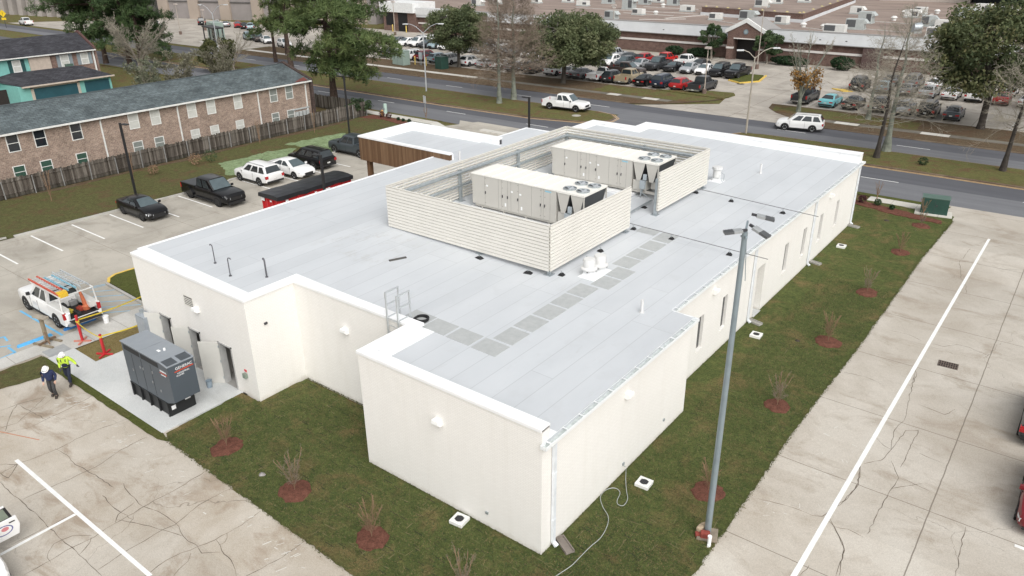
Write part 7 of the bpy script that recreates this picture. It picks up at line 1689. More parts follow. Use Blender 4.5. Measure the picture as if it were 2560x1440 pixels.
b = MB(); b.box(1.281,1.285,.18,.45,.50,.62); b.box(1.281,1.285,-.5,-.30,.30,.50); b.build('base_decal', sw_, gen)
b = MB(); b.lathe([(0.0,.012),(.125,.012),(.15,.36),(.16,.37),(.145,.365),(.12,.05),(0.0,.05)], 16); b.tube([(.15*cos(a),.15*sin(a)*.2,.36+.14*sin(a)) for a in [pi*k/8 for k in range(9)]], .006, 5); o = b.build('bucket', plain('bucket_bluegrey',(0.30,0.37,0.43),.5), smooth=True); o.location = (*(-19.12, -0.63),.03); tag(o, 'blue grey bucket standing beside the rightmost open door', 'bucket')
ec = thing('electrical_cabinet', 'grey electrical cabinet against the wall left of the first open door', 'cabinet', (-25.1,-.22,.0))
b = MB(); b.box(-.45,.45,-.28,.27,.02,2.0); b.build('case', plain('cabinet_grey',(0.30,0.33,0.36),.45), ec, bevel=.01)
b = MB(); b.cyl((-.2,0,2.0), .12, .22, 12); b.build('conduit_head', steel, ec); b = MB(); b.box(-.40,.40,-.292,-.281,.15,1.9); o = b.build('door', plain('cabinet_door',(0.34,0.37,0.40),.45), ec); b = MB(); b.box(.28,.32,-.32,-.292,.95,1.1); b.build('handle', steel, o)
b = MB(); b.box(-.16,.16,-.1,.1,0,.34); b.box(-.1,.1,-.02,.02,.34,.44); o = b.build('fuel_can', plain('can_red',(0.50,0.06,0.05),.5), bevel=.03); o.location = (-22.55,-1.1,.03); tag(o, 'red fuel can half hidden behind the generator by the second door', 'can')
b = MB(); b.box(-.18,.18,-.14,.14,0,.7); b.cyl((0,0,.7), .14, .12, 12); o = b.build('work_cooler', plain('cooler_yellow',(0.62,0.42,0.16),.5), bevel=.03); o.location = (-22.9,-1.05,.03); tag(o, 'yellow drinks cooler behind the generator by the second door', 'cooler')
# ---- barrier posts, tape, wooden stand
red = plain('barrier_red',(0.50,0.022,0.03),.45); red2 = plain('barrier_red_faded',(0.52,0.20,0.15),.6)
def barrier(x, y, h, mat, lab, a):
    t = thing('barrier_post', lab, 'barrier post', (x,y,.02), a, 'red barrier posts with yellow tape'); b = MB(); b.obox((0,0,h/2+.05), (Vector((1,0,0)),Vector((0,1,0)),Vector((0,0,1))), .055, .055, h/2); b.build('post', red, t, bevel=.008)
    b = MB(); b.box(-.45,.45,-.045,.045,0,.07); b.build('foot', mat, t); b = MB(); b.box(-.045,.045,-.45,-.046,.0,.072); b.box(-.045,.045,.046,.45,.0,.072); b.build('foot', mat, t)
barrier(-28.81,-2.08,1.52,red2,'red barrier post with faded cross feet beside the footpath',.7); barrier(-26.43,-2.07,1.13,red,'red barrier post with bright red cross feet on the pale turf',.55); barrier(-26.2,.9,1.15,red,'red barrier post half hidden behind the generator',.4)
def tape(pts, lab):
    b = MB()
    for p, q in zip(pts, pts[1:]):
        p, q = Vector(p), Vector(q); n = 8
        for k in range(n):
            f = lambda t: p.lerp(q, t)-Vector((0,0,.10*math.sin(pi*t)))
            b.bar(f(k/n), f((k+1)/n), .012, .07)
    o = b.build('barrier_tape', plain('tape_yellow',(0.68,0.52,0.05),.5)); tag(o, lab, 'tape', 'yellow barrier tape')
tape([(-28.81,-2.15,1.25),(-26.43,-2.14,1.08)], 'yellow tape between the first two red barrier posts'); tape([(-26.43,-2.0,1.08),(-26.2,.84,1.05)], 'yellow tape running from the turf post to the post behind the generator'); tape([(-28.85,-2.0,1.28),(-29.2,2.3,1.2)], 'yellow tape passing behind the open tailgate of the pickup')
for x, y in ((-28.81,-2.08),(-26.43,-2.07)):
    b = MB(); b.box(-.07,.07,-.07,.07,-.05,.05); o = b.build('tape_knot', MATS['tape_yellow']); o.location = (x,y,1.22 if x < -28 else 1.06); tag(o, 'yellow tape wound round the '+('taller post by the footpath' if x < -28 else 'shorter post on the turf'), 'tape', 'yellow barrier tape')
st = thing('timber_stand', 'weathered timber stand with a short cross beam on skid feet at the footpath edge', 'timber stand', (*(-30.16, -3.29),.02), .3)
tim = plain('timber_weathered',(0.26,0.215,0.15),.9,var=.3,scale=5); b = MB(); b.box(-.11,.11,-.05,.05,.08,1.5); b.build('post', tim, st); b = MB(); b.box(-.42,.42,-.15,.15,1.5,1.60); b.build('beam', plain('timber_grey2',(0.36,0.32,0.26),.9,var=.3), st)
for yy, xx in ((-.35,.1),(.35,-.1)):
    b = MB(); b.box(-.7+xx,.7+xx,yy-.06,yy+.06,0,.09); b.build('skid', tim, st)
b = MB(); b.box(-.06,.06,-.5,.5,.09,.17); b.bar((-.4,.2,.1),(-.05,.05,.7),.07); b.bar((.4,-.2,.1),(.05,-.05,.7),.07); b.build('brace', plain('timber_brown',(0.17,0.11,0.07),.9,var=.3), st)
for y0, y1, lab in ((-4.51,-2.72,'bright blue wheel stop in front of the footpath, behind the timber stand'),(-2.11,-.35,'darker blue wheel stop under the tail of the white pickup')):
    b = MB(); b.add([(-31.03,y0,0),(-30.85,y0,0),(-30.88,y0+.05,.13),(-31.0,y0+.05,.13),(-31.03,y1,0),(-30.85,y1,0),(-30.88,y1-.05,.13),(-31.0,y1-.05,.13)], [(0,1,2,3),(7,6,5,4),(1,5,6,2),(2,6,7,3),(3,7,4,0)]); o = b.build('wheel_stop', plain('stop_blue' if y0 < -4 else 'stop_blue_dark', (0.10,0.42,0.78) if y0 < -4 else (0.035,0.19,0.50), .5)); tag(o, lab, 'wheel stop', 'blue wheel stops')
for (x, y), lab, z in (((-29.98, -0.19),'white bucket standing on the footpath behind the pickup',.02),((-30.5,-1.9),'white bucket on the edge of the pickup tailgate',.68)):
    b = MB(); b.lathe([(0.0,0),(.13,0),(.16,.37),(.175,.37),(.175,.42),(.15,.44),(0.0,.44)], 16); o = b.build('bucket', trim_m, smooth=True); o.location = (x,y,z); tag(o, lab, 'bucket', 'white buckets')
# ---- dumpster
dp = thing('roll_off_dumpster', 'long red roll off dumpster under a black tarpaulin beside the roof edge', 'dumpster', (-35.4,18.65,.44))
dred = plain('dumpster_red',(0.50,0.022,0.026),.5,var=.15); b = MB(); b.box(-1.0,1.0,-3.45,3.45,.2,2.08)
for k in range(9):
    for s in (-1,1): b.box(*sorted((s*1.0,s*1.09)),-3.4+k*.84,-3.28+k*.84,.2,2.0)
for x in (-.9,-.35,.3,.8): b.box(x,x+.12,-3.54,-3.45,.2,2.0)
b.box(-1.08,1.08,-3.5,3.5,1.95,2.08); b.build('container', dred, dp); b = MB(); b.box(-.6,-.45,-3.3,3.3,0,.2); b.box(.45,.6,-3.3,3.3,0,.2); b.build('skid_rail', metal_dark, dp)
b = MB()
rr_ = random.Random(3); n = 14
for i in range(n):
    for j in range(5):
        pass
V = []; F = []
for i in range(n+1):
    y = -3.62+7.24*i/n
    for j, (x, z) in enumerate(((-1.16,1.90),(-1.15,2.12),(-.6,2.17),(0,2.19),(.6,2.17),(1.15,2.12),(1.17,1.88))):
        V.append((x+rr_.uniform(-.015,.015), y, z+rr_.uniform(-.02,.02)-(rr_.uniform(0,.10) if j in (0,6) else 0)))
for i in range(n):
    for j in range(6): F.append((i*7+j,(i+1)*7+j,(i+1)*7+j+1,i*7+j+1))
b.add(V, F); b.add([V[j] for j in range(7)]+[(v[0],v[1]-.03,1.86) for v in V[:7]], [(j,j+1,j+8,j+7) for j in range(6)]); b.add([V[n*7+j] for j in range(7)], [(0,1,5,6)])
b.build('tarpaulin', plain('tarp_black',(0.02,0.021,0.025),.35,var=.3,scale=2,bump=.2), dp)
for bx in ((-.95,-.55,-3.56,-3.545,1.55,1.8),(.1,.3,-3.56,-3.545,1.6,1.72),(1.091,1.1,-2.9,-2.65,1.6,1.75),(1.091,1.1,-.2,.0,1.55,1.7),(1.091,1.1,.6,1.3,.9,1.7)):
    b = MB(); b.box(*bx); b.build('notice_label', sw_, dp)
# ---- lamp posts
blk = plain('lamp_black',(0.022,0.022,0.024),.45)
def lot_post(x, y, h, ang, lab):
    t = thing('lamp_post', lab, 'lamp post', (x,y,0), ang, 'black square lamp posts'); b = MB(); b.box(-.075,.075,-.075,.075,0,h); b.build('pole', blk, t); b = MB(); b.cyl((0,0,-.05), .2, .12, 14); b.build('footing', conc_kerb, t); b = MB(); b.box(.05,.25,-.03,.03,h-.12,h-.06); b.box(.22,.85,-.17,.17,h-.13,h-.04); b.build('lamp_head', blk, t, bevel=.015)
lot_post(-51.64,13.19,6.15,.25,'black lamp post behind the lone black sedan'); lot_post(-53.46,38.62,6.35,pi+.3,'black lamp post by the slate grey pickup and fence end'); lot_post(-29.6,15.7,6.3,pi-.1,'black lamp post in front of the red dumpster'); lot_post(-30.2,40.4,6.3,pi-.2,'black lamp post behind the wood clad entrance near the street')
lp_ = thing('floodlight_mast', 'tall grey steel mast with three floodlights standing on the front lawn', 'light mast', (4.17,4.43,0))
mast_m = plain('mast_grey',(0.25,0.30,0.325),.45,metal=.3,var=.12,scale=2); b = MB(); b.tube([(0,0,0),(0,0,6),(0,0,11.55)], [.118,.098,.08], 16); b.build('mast', mast_m, lp_, smooth=True)
b = MB(); b.box(-.2,.2,-.2,.2,.0,.05); b.build('base_plate', steel, lp_); b = MB(); b.bar((0,.0,11.45),(-.30,.95,11.55),.06); b.bar((-.15,.15,11.35),(.12,-.15,11.45),.06); b.tube([(.05,.05,11.3),(.10,.25,9.9)], .012, 5); b.build('cross_arm', mast_m, lp_)
def flood(c, fwd, lab):
    f = Vector(fwd).normalized(); s = f.cross(Vector((0,0,1))).normalized(); u = s.cross(f); c = Vector(c); b = MB(); b.obox(c, (f,s,u), .13, .13, .04); b.build('floodlight', plain('flood_grey',(0.33,0.345,0.35),.45), lp_, bevel=.01)
    o = lp_.children[-1]; b = MB(); b.obox(c+f*.27, (f,s,u), .14, .13, .035)
    for k in range(6): b.obox(c+f*(.16+.045*k)+u*.04, (f,s,u), .007, .12, .010)
    b.build('lens', plain('flood_dark',(0.10,0.105,0.11),.35), o); b = MB(); b.bar(c-f*.28,c-f*.1,.07); b.build('knuckle', metal_dark, o)
flood((.28,.22,11.62),(.85,-.1,-.32),0); flood((.05,1.05,11.75),(.9,.35,-.18),0); flood((-.18,-.12,11.58),(-.75,-.55,-.12),0)
stone = [('red',(0.26,0.055,0.04)),('tan',(0.42,0.33,0.23)),('brown',(0.20,0.16,0.12))]
for i, (dx, dy, s, k, hh_, lb) in enumerate(((.02,-.26,.17,0,.28,'red broken brick lump at the foot of the floodlight mast, front'),(-.24,-.12,.14,1,.30,'tan rounded brick on the left of the floodlight mast foot'),(-.16,.12,.16,1,.24,'tan brick leaning behind the floodlight mast foot'),(-.2,-.3,.13,0,.16,'small red brick lump at the left front of the mast foot'))):
    b = MB(); b.box(-s,s,-s*.7,s*.7,0,hh_); o = b.build('brick_lump', plain('lump_'+stone[k][0], stone[k][1], .9, var=.3, scale=6), bevel=.05, fix=True); o.location = (4.17+dx,4.43+dy,.02); o.rotation_euler = (0,0,i*1.1+.4); tag(o, lb, 'brick', 'brick lumps round the mast foot')
b = MB(); b.box(-.36,.36,-.34,.34,0,.10); o = b.build('mast_footing', plain('footing_brown',(0.25,0.21,0.16),.9,var=.3), bevel=.02); o.location = (4.2,4.36,.0); o.rotation_euler = (0,0,.35); tag(o, 'low square weathered footing block under the floodlight mast', 'footing')
b = MB(); b.cyl((0,0,0), .065, .42, 12); b.cyl((0,0,.42), .075, .05, 12); b.box(-.03,.03,-.09,-.06,.0,.12); o = b.build('cleanout_pipe', trim_m, smooth=True); o.location = (*(4.47, 3.89),.0); tag(o, 'short white standpipe in the grass by the floodlight mast', 'pipe')
def davit(x, y, h, a1, l1, a2, l2, lab, grey=(0.50,0.52,0.54)):
    t = thing('street_lamp', lab, 'street lamp', (x,y,.1), 0, 'double arm street lamps'); m = plain('lamp_pole_'+str(int(grey[0]*100)), grey, .5, metal=.2); b = MB(); b.tube([(0,0,-.1),(0,0,h)], [.11,.065], 10); b.build('pole', m, t, smooth=True)
    for a, l in ((a1,l1),(a2,l2)):
        b = MB(); b.tube([(0,0,h-.15),(l*.45*cos(a),l*.45*sin(a),h+l*.32),(l*.8*cos(a),l*.8*sin(a),h+l*.46),(l*cos(a),l*sin(a),h+l*.47)], .04, 6); o = b.build('arm', m, t, smooth=True); b = MB(); q = Vector((l*1.1*cos(a),l*1.1*sin(a),h+l*.46)); b.obox(q, (Vector((cos(a),sin(a),0)),Vector((-sin(a),cos(a),0)),Vector((0,0,1))), .36, .15, .07); b.build('lamp_head', plain('lamp_head_pale',(0.62,0.64,0.65),.4), o, bevel=.03)
(lx, ly, lh) = (-64.26, 62.36, 8.04)
davit(lx, ly, lh-.1, .55, 2.3, pi+.5, 2.2, 'pale double arm street lamp on the median by the white street sign')
davit(-18.2,63.6,8.0,.6,1.9,pi+.5,1.4,'tan double arm street lamp rising behind the building parapet',(0.42,0.38,0.32))
(lx, ly, lh) = (-110.67, 60.17, 8.53)
davit(lx, ly, lh, .2, 3.0, pi+.1, 2.6, 'double arm street lamp beside the bus shelter')
def lot_lamp(x, y, h, lab, col, square=True):
    t = thing('lot_lamp', lab, 'lamp post', (x,y,0), 0, 'thin lamp posts of the far lots'); b = MB(); b.tube([(0,0,0),(0,0,h)], [.085,.06], 8); b.build('pole', col, t, smooth=True); b = MB(); b.box(-.38,.38,-.3,.3,h,h+.26); b.build('lamp_head', plain('lamp_box_tan',(0.46,0.40,0.36),.5), t)
    b = MB(); b.cyl((0,0,-.05), .3, .75, 12); b.build('footing', plain('footing_dark',(0.16,0.11,0.09),.8), t)
tanp = plain('pole_tan',(0.40,0.35,0.30),.5)
for (x, y, h), lab in (((-31.68, 82.5, 5.95),'pale thin lamp post at the end of the street row of cars'),((-34.08, 107.68, 9.23),'tan thin lamp post on the yellow edged island by the mall entrance'),((-67.42, 118.6, 7.59),'brown lamp post rising from the lot in front of the mall roof'),((-164.93, 91.7, 4.56),'white lamp post in front of the grey car park building'),((-162.15, 83.52, 6.46),'brown lamp post left of the grey car park building'),((-118.27, 109.49, 6.91),'thin lamp post by the mall delivery bay')): lot_lamp(x, y, h, lab, tanp)
# ---- signs, hydrant, cabinets, shelter
t = thing('street_sign', 'white rectangular sign on a thin post on the near verge', 'sign', (-53.0,50.3,0), -.3); b = MB(); b.cyl((0,0,0), .035, 2.5, 8); b.build('post', steel, t); b = MB(); b.box(-.32,.32,-.04,-.02,1.65,2.5); b.build('sign_plate', plain('sign_back',(0.55,0.56,0.57),.5), t)
t = thing('warning_sign', 'yellow diamond warning sign with a small plate below at the top left crossing', 'sign', (-214.9,66.9,0), .6); b = MB(); b.cyl((0,0,0), .07, 4.2, 8); b.build('post', metal_dark, t); b = MB(); b.add([(0,-.09,2.6),(.95,-.09,3.5),(0,-.09,4.4),(-.95,-.09,3.5),(0,-.07,2.6),(.95,-.07,3.5),(0,-.07,4.4),(-.95,-.07,3.5)], [(0,1,2,3),(7,6,5,4),(0,4,5,1),(1,5,6,2),(2,6,7,3),(3,7,4,0)]); o = b.build('sign_plate', plain('sign_yellow',(0.72,0.50,0.02),.5), t); b = MB(); b.bar((-.1,-.1,3.2),(.1,-.1,3.5),.12,.01); b.bar((.08,-.1,3.5),(-.02,-.1,3.85),.1,.01); b.build('symbol', metal_dark, o); b = MB(); b.box(-.6,.6,-.09,-.07,1.95,2.5); b.build('sign_plate', MATS['sign_yellow'], t)
t = thing('fire_hydrant', 'orange fire hydrant in the corner mulch bed near the street', 'hydrant', (*(-57.66, 47.6),.02)); hy = plain('hydrant_orange',(0.60,0.33,0.10),.5); b = MB(); b.lathe([(.20,0),(.20,.08),(.13,.1),(.13,.5),(.17,.52),(.15,.62),(.05,.72),(0.0,.74)], 12); b.build('barrel', hy, t, smooth=True); b = MB(); b.cyl((-.24,0,.4), .07, .48, 10, axis='x'); b.cyl((0,-.22,.4), .09, .2, 10, axis='y'); b.build('nozzle', hy, t)
t = thing('cable_pedestal', 'pale green rounded cable pedestal beside the orange hydrant', 'utility pedestal', (*(-58.54, 48.97),.02)); b = MB(); b.lathe([(.24,0),(.24,1.05),(.20,1.15),(0.0,1.2)], 14); b.build('cover', plain('pedestal_green',(0.36,0.47,0.42),.5), t, smooth=True); b = MB(); b.box(-.2,.2,-.26,-.23,.5,.62); b.build('latch', steel, t)
def cabinet(name, x, y, w, d_, h, ang, col, top, lab, pad=None, cat='utility cabinet'):
    t = thing(name, lab, cat, (x,y,0), ang); b = MB(); b.box(-w/2,w/2,-d_/2,d_/2,.05,h-.08); b.build('case', col, t, bevel=.02); b = MB(); b.box(-w/2-.03,w/2+.03,-d_/2-.03,d_/2+.03,h-.08,h); b.build('lid', top, t, bevel=.02); b = MB(); b.box(-.01,.01,-d_/2-.012,-d_/2,.15,h-.2); b.box(.08,.16,-d_/2-.03,-d_/2,h*.5,h*.5+.15); b.build('door_seam', metal_dark, t)
    if pad: b = MB(); b.box(-w/2-pad,w/2+pad,-d_/2-pad,d_/2+pad*.3,0,.09); b.build('pad', conc_street_walk, t)
    return t
dgr = plain('cabinet_dark_green',(0.022,0.065,0.05),.45,var=.15); dgt = plain('cabinet_green_lid',(0.09,0.15,0.125),.5); pgr = plain('cabinet_pale_green',(0.29,0.37,0.33),.5,var=.08)
cabinet('street_transformer', 3.35, 47.15, 1.85, 1.0, 1.35, .16, dgr, dgt, 'dark green transformer box on a concrete pad at the near kerb', .35)
cabinet('utility_cabinet', -85.6, 78.8, 3.0, 1.5, 2.4, -.12, pgr, pgr, 'large pale green utility cabinet beyond the street beside the meter post')
cabinet('utility_cabinet', -76.6, 79.2, 1.7, 1.5, 2.0, -.15, dgr, dgr, 'dark green utility cabinet beside the trunk of the left oak')
cabinet('utility_cabinet', -146, 82.5, 5.0, 2.2, 3.6, -.3, pgr, pgr, 'pale green utility enclosure next to the bus shelter')
t = thing('meter_post', 'grey meter cabinet on a post between two yellow bollards across the street', 'meter', (-82.5,80.2,0)); b = MB(); b.cyl((0,0,0), .06, 1.3, 8); b.cyl((.3,0,0), .06, 1.3, 8); b.build('post', steel, t); b = MB(); b.box(-.15,.5,-.12,.12,1.0,2.1); b.build('meter_box', elec_m, t)
for x, y, s in ((-83.6,80.1,'left'),(-81.2,80.3,'right')):
    b = MB(); b.lathe([(.1,0),(.1,1.35),(.06,1.42),(0,1.43)], 10); o = b.build('bollard', MATS['bollard_yellow'], smooth=True); o.location = (x,y,0); tag(o, 'slim yellow bollard on the %s of the meter post' % s, 'bollard', 'yellow bollards by the meter post')
t = thing('bus_shelter', 'open bus shelter with thin dark roof and dark posts on a pale pad', 'bus shelter', (-141.5,79.0,0), -.25); b = MB(); b.box(-3.6,3.6,-1.1,1.1,3.0,3.25); b.build('roof', blk, t)
for x in (-3.3,.4,3.3):
    for y in (-.9,.9):
        b = MB(); b.box(x-.1,x+.1,y-.1,y+.1,0,3.0); b.build('post', blk, t)
b = MB(); b.box(-2.5,2.5,.5,.9,.5,.62); b.build('bench', blk, t); b = MB(); b.box(-4,5,-2.2,1.3,0,.05); b.build('pad', conc_street_walk, t)
# drain boxes, splash blocks, storm drain, covers
def drain_box(x, y, lab, a):
    t = thing('drain_box', lab, 'drain box', (x,y,.0), a, 'white drain boxes on the lawns'); b = MB(); b.box(-.28,.28,-.28,.28,0,.15); b.build('collar', plain('collar_white',(0.74,0.74,0.71),.7,var=.08), t, bevel=.015); b = MB(); b.cyl((0,0,.15), .165, .006, 20); o = b.build('grate', plain('grate_black',(0.02,0.02,0.022),.6), t); b = MB()
    for k in range(5): b.box(-.14+k*.07-.01,-.14+k*.07+.01,-.12,.12,.156,.165)
    b.build('bars', metal_dark, o)
for (x, y), lab, a in (((-3.38, -0.43),'white drain box with round black grate on the front lawn below the wall',.1),((1.04, 5.48),'white drain box on the right lawn beside the hose',.05),((-0.05, 19.9),'white drain box on the right lawn near the side door',.05),((-0.22, 35.81),'white drain box on the right lawn farthest away',.05)): drain_box(x, y, lab, a)
for (x, y), lab, a, dk in (((0.42, 0.85),'grey brown splash block under the nearest downspout',-.5,1),((-0.7, 21.33),'grey splash block under the downspout by the side door',-.25,0),((-0.76, 31.82),'grey splash block under the third downspout',-.25,0),((-0.68, 40.4),'grey splash block under the farthest downspout',-.2,0)):
    t = thing('splash_block', lab, 'splash block', (x,y,.03), a, 'concrete splash blocks under the downspouts'); m = plain('splash_brown',(0.22,0.19,0.165),.9,var=.2) if dk else plain('splash_grey',(0.34,0.33,0.30),.9,var=.2); b = MB(); b.box(-.42,.42,-.17,.17,0,.05); b.build('tray', m, t); b = MB(); b.box(-.42,.42,-.17,-.13,.05,.11); b.box(-.42,.42,.13,.17,.05,.11); b.box(-.42,-.38,-.13,.13,.05,.11); b.build('rim', m, t)
t = thing('storm_drain', 'rectangular rusty storm drain grate set in the right concrete lot', 'drain grate', (*(8.72, 22.67),-.009), .06); b = MB(); b.box(-.45,.45,-.32,.32,-.02,.004); b.build('pit', plain('pit_dark',(0.02,0.016,0.013),.9), t); b = MB()
for k in range(9): b.box(-.43+k*.105,-.40+k*.105,-.32,.32,.005,.014)
for k in range(4): b.box(-.45,.45,-.31+k*.2,-.28+k*.2,.006,.016)
b.build('grate', plain('grate_rust',(0.16,0.12,0.10),.8,var=.3), t)
for (x, y), w, lab, c in (((-11.53, -3.16),.22,'grey stone debris on the left front lawn','debris_grey'),((1.9, 20.67),.2,'dark square cover in the right lawn','debris_dark'),((0.91, 43.28),.3,'dark clod in the far right lawn','debris_dark')):
    b = MB(); b.add([(w*cos(k)*(.7+.3*math.sin(k*3)),w*.6*sin(k),.0) for k in [i*.785 for i in range(8)]]+[(0,0,.09)], [(i,(i+1)%8,8) for i in range(8)]); o = b.build('debris', plain(c,(0.30,0.28,0.27) if 'grey' in c else (0.05,0.042,0.03),.9,var=.4,scale=9)); o.location = (x,y,.018); tag(o, lab, 'debris')
for (x, y, z), r_, lab in (((-38.1,60.7,.13),.55,'square concrete cover set in the grass behind the white median pickup'),((-30.8,93.0,.0),.55,'dark manhole cover on the drive by the lot island')):
    b = MB(); b.cyl((0,0,0), r_, .02, 18); o = b.build('manhole_cover', plain('cover_pale',(0.42,0.40,0.36),.8) if z else plain('cover_dark',(0.05,0.05,0.052),.7)); o.location = (x,y,z); tag(o, lab, 'manhole cover')
# hose on the right lawn
hp = [(0.04,5.62,.42),(.12,5.55,.40)]
for p in ((-0.05, 5.99),(0.35, 5.26),(0.7, 4.71),(0.97, 4.32),(1.03, 3.91),(0.83, 3.84),(0.69, 4.02),(0.58, 4.42),(0.4, 4.58),(0.19, 4.54),(0.04, 4.28),(0.04, 3.93),(0.17, 3.66),(0.49, 3.34),(0.87, 3.05),(1.1, 2.61),(1.23, 1.95),(1.17, 1.32),(1.15, 0.66),(1.13, 0.18),(0.99, -0.44),(0.82, -1.22)): hp.append((p[0],p[1],.045))
b = MB(); sm_ = []
for i in range(len(hp)-1):
    p0, p1, p2, p3 = [Vector(hp[max(0,min(len(hp)-1,i+k))]) for k in (-1,0,1,2)]
    for s in range(4):
        u = s/4; sm_.append(.5*((2*p1)+(p2-p0)*u+(2*p0-5*p1+4*p2-p3)*u*u+(3*p1-p0-3*p2+p3)*u**3))
sm_.append(Vector(hp[-1])); b.tube(sm_, .013, 6); o = b.build('garden_hose', plain('hose_grey',(0.42,0.44,0.42),.5), smooth=True); tag(o, 'grey garden hose snaking from the wall tap across the right lawn', 'hose')
# ------------------------------------------------------------------ the two workers
skin_m = plain('skin', (0.48,0.30,0.22), .55, var=.05)
def skin_grow(name, V, E, Rr, mat, parent, sub=2, root=0):
    me = bpy.data.meshes.new(name); me.from_pydata(V, E, []); o = bpy.data.objects.new(name, me); COL.objects.link(o)
    md = o.modifiers.new('skin', 'SKIN'); sk = me.skin_vertices[0] if me.skin_vertices else None
    if sk is None:
        bm = bmesh.new(); bm.from_mesh(me); bm.verts.layers.skin.verify(); bm.to_mesh(me); bm.free(); sk = me.skin_vertices[0]
    for i, q in enumerate(Rr): sk.data[i].radius = q if isinstance(q, tuple) else (q, q)
    sk.data[root].use_root = True; md.use_smooth_shade = True
    s = o.modifiers.new('sub', 'SUBSURF'); s.levels = sub; s.render_levels = sub
    dg = bpy.context.evaluated_depsgraph_get(); m2 = bpy.data.meshes.new_from_object(o.evaluated_get(dg)); m2.name = name; bpy.data.objects.remove(o)
    m2.materials.clear(); m2.materials.append(mat); m2.polygons.foreach_set('use_smooth', [True]*len(m2.polygons))
    q = bpy.data.objects.new(name, m2); COL.objects.link(q); q.parent = parent; return q
def person(loc, rz, label, J, top_m, bottom_m, glove_m, bib=None, jacket_name='jacket'):
    t = thing('person', label, 'person', loc, rz)
    # J: joints. forward +x, left +y
    P = {k: Vector(v) for k, v in J.items()}
    order = ['pelvis','waist','chest','neck','head','crown','shL','elL','wrL','shR','elR','wrR','hipL','knL','anL','toL','hipR','knR','anR','toR']
    idx = {k: i for i, k in enumerate(order)}
    E = [('pelvis','waist'),('waist','chest'),('chest','neck'),('neck','head'),('head','crown'),('chest','shL'),('shL','elL'),('elL','wrL'),('chest','shR'),('shR','elR'),('elR','wrR'),('pelvis','hipL'),('hipL','knL'),('knL','anL'),('anL','toL'),('pelvis','hipR'),('hipR','knR'),('knR','anR'),('anR','toR')]
    R0 = dict(pelvis=(.075,.055),waist=(.075,.055),chest=(.09,.065),neck=.052,head=(.085,.10),crown=(.075,.09),sh=.045,el=.036,wr=.030,hip=.05,kn=.045,an=.036,to=.036)
    rad = [R0[k] if k in R0 else R0[k[:-1]] for k in order]
    body = skin_grow('body', [tuple(P[k]) for k in order], [(idx[a],idx[c]) for a, c in E], rad, skin_m, t)
    fw = (P['nose']-P['head']).normalized() if 'nose' in P else Vector((1,0,0)); up = (P['crown']-P['head']).normalized(); sd = up.cross(fw).normalized()
    b = MB(); h = P['head']
    b.tube([h+fw*.085+up*.02, h+fw*.125-up*.015, h+fw*.10-up*.03], [.010,.018,.008], 6)
    for s in (-1,1): b.tube([h+sd*s*.088+up*.03, h+sd*s*.098+up*.0, h+sd*s*.086-up*.03], [.012,.02,.01], 6)
    f_ = b.build('face', skin_m, body, smooth=True)
    b = MB()
    for s in (-1,1): b.obox(h+fw*.094+sd*s*.033+up*.022, (fw,sd,up), .006, .014, .007)
    b.obox(h+fw*.090-up*.052, (fw,sd,up), .006, .024, .005); b.build('eye_and_mouth', plain('face_dark',(0.06,0.035,0.03),.6), body)
    for S_ in 'LR':
        w = P['wr'+S_]; d_ = (w-P['el'+S_]).normalized(); s = d_.cross(Vector((0,0,1)) if abs(d_.z) < .95 else Vector((1,0,0))).normalized(); n_ = s.cross(d_); sg = 1 if S_ == 'L' else -1
        b = MB(); b.obox(w+d_*.05, (d_,s,n_), .045, .038, .014)
        for k, (o_, L) in enumerate(((-.029,.062),(-.010,.074),(.010,.070),(.028,.055))): b.tube([w+d_*.09+s*o_, w+d_*(.09+L*.55)+s*o_+n_*.008, w+d_*(.09+L*.9)+s*o_+n_*.03], [.0095,.009,.007], 6)
        b.tube([w+d_*.03+s*.035*sg, w+d_*.06+s*.062*sg+n_*.01, w+d_*.095+s*.064*sg+n_*.02], [.012,.010,.008], 6); b.build('hand', glove_m, body, smooth=True)
    # clothes
    ks = ['pelvis','waist','chest','neck0','shL','elL','wrL0','shR','elR','wrR0']
    P['neck0'] = P['chest'].lerp(P['neck'], .75)
    for S_ in 'LR': P['wr'+S_+'0'] = P['el'+S_].lerp(P['wr'+S_], .94)
    ix = {k: i for i, k in enumerate(ks)}
    jr = dict(pelvis=(.185,.15),waist=(.175,.14),chest=(.20,.145),neck0=.085,shL=.098,elL=.07,wrL0=.054,shR=.098,elR=.07,wrR0=.054)
    PJ = dict(P); PJ['pelvis'] = P['pelvis']-Vector((0,0,.07))
    skin_grow(jacket_name, [tuple(PJ[k]) for k in ks], [(ix[a],ix[c]) for a, c in (('pelvis','waist'),('waist','chest'),('chest','neck0'),('chest','shL'),('shL','elL'),('elL','wrL0'),('chest','shR'),('shR','elR'),('elR','wrR0'))], [jr[k] for k in ks], top_m, t)
    ks = ['pel2','hipL','knL','anL0','hipR','knR','anR0']; P['pel2'] = P['pelvis']+Vector((0,0,.13))
    for S_ in 'LR': P['an'+S_+'0'] = P['kn'+S_].lerp(P['an'+S_], .95)
    ix = {k: i for i, k in enumerate(ks)}; tr = dict(pel2=(.16,.125),hipL=.108,knL=.082,anL0=.07,hipR=.108,knR=.082,anR0=.07)
    skin_grow('trousers', [tuple(P[k]) for k in ks], [(ix[a],ix[c]) for a, c in (('pel2','hipL'),('hipL','knL'),('knL','anL0'),('pel2','hipR'),('hipR','knR'),('knR','anR0'))], [tr[k] for k in ks], bottom_m, t)
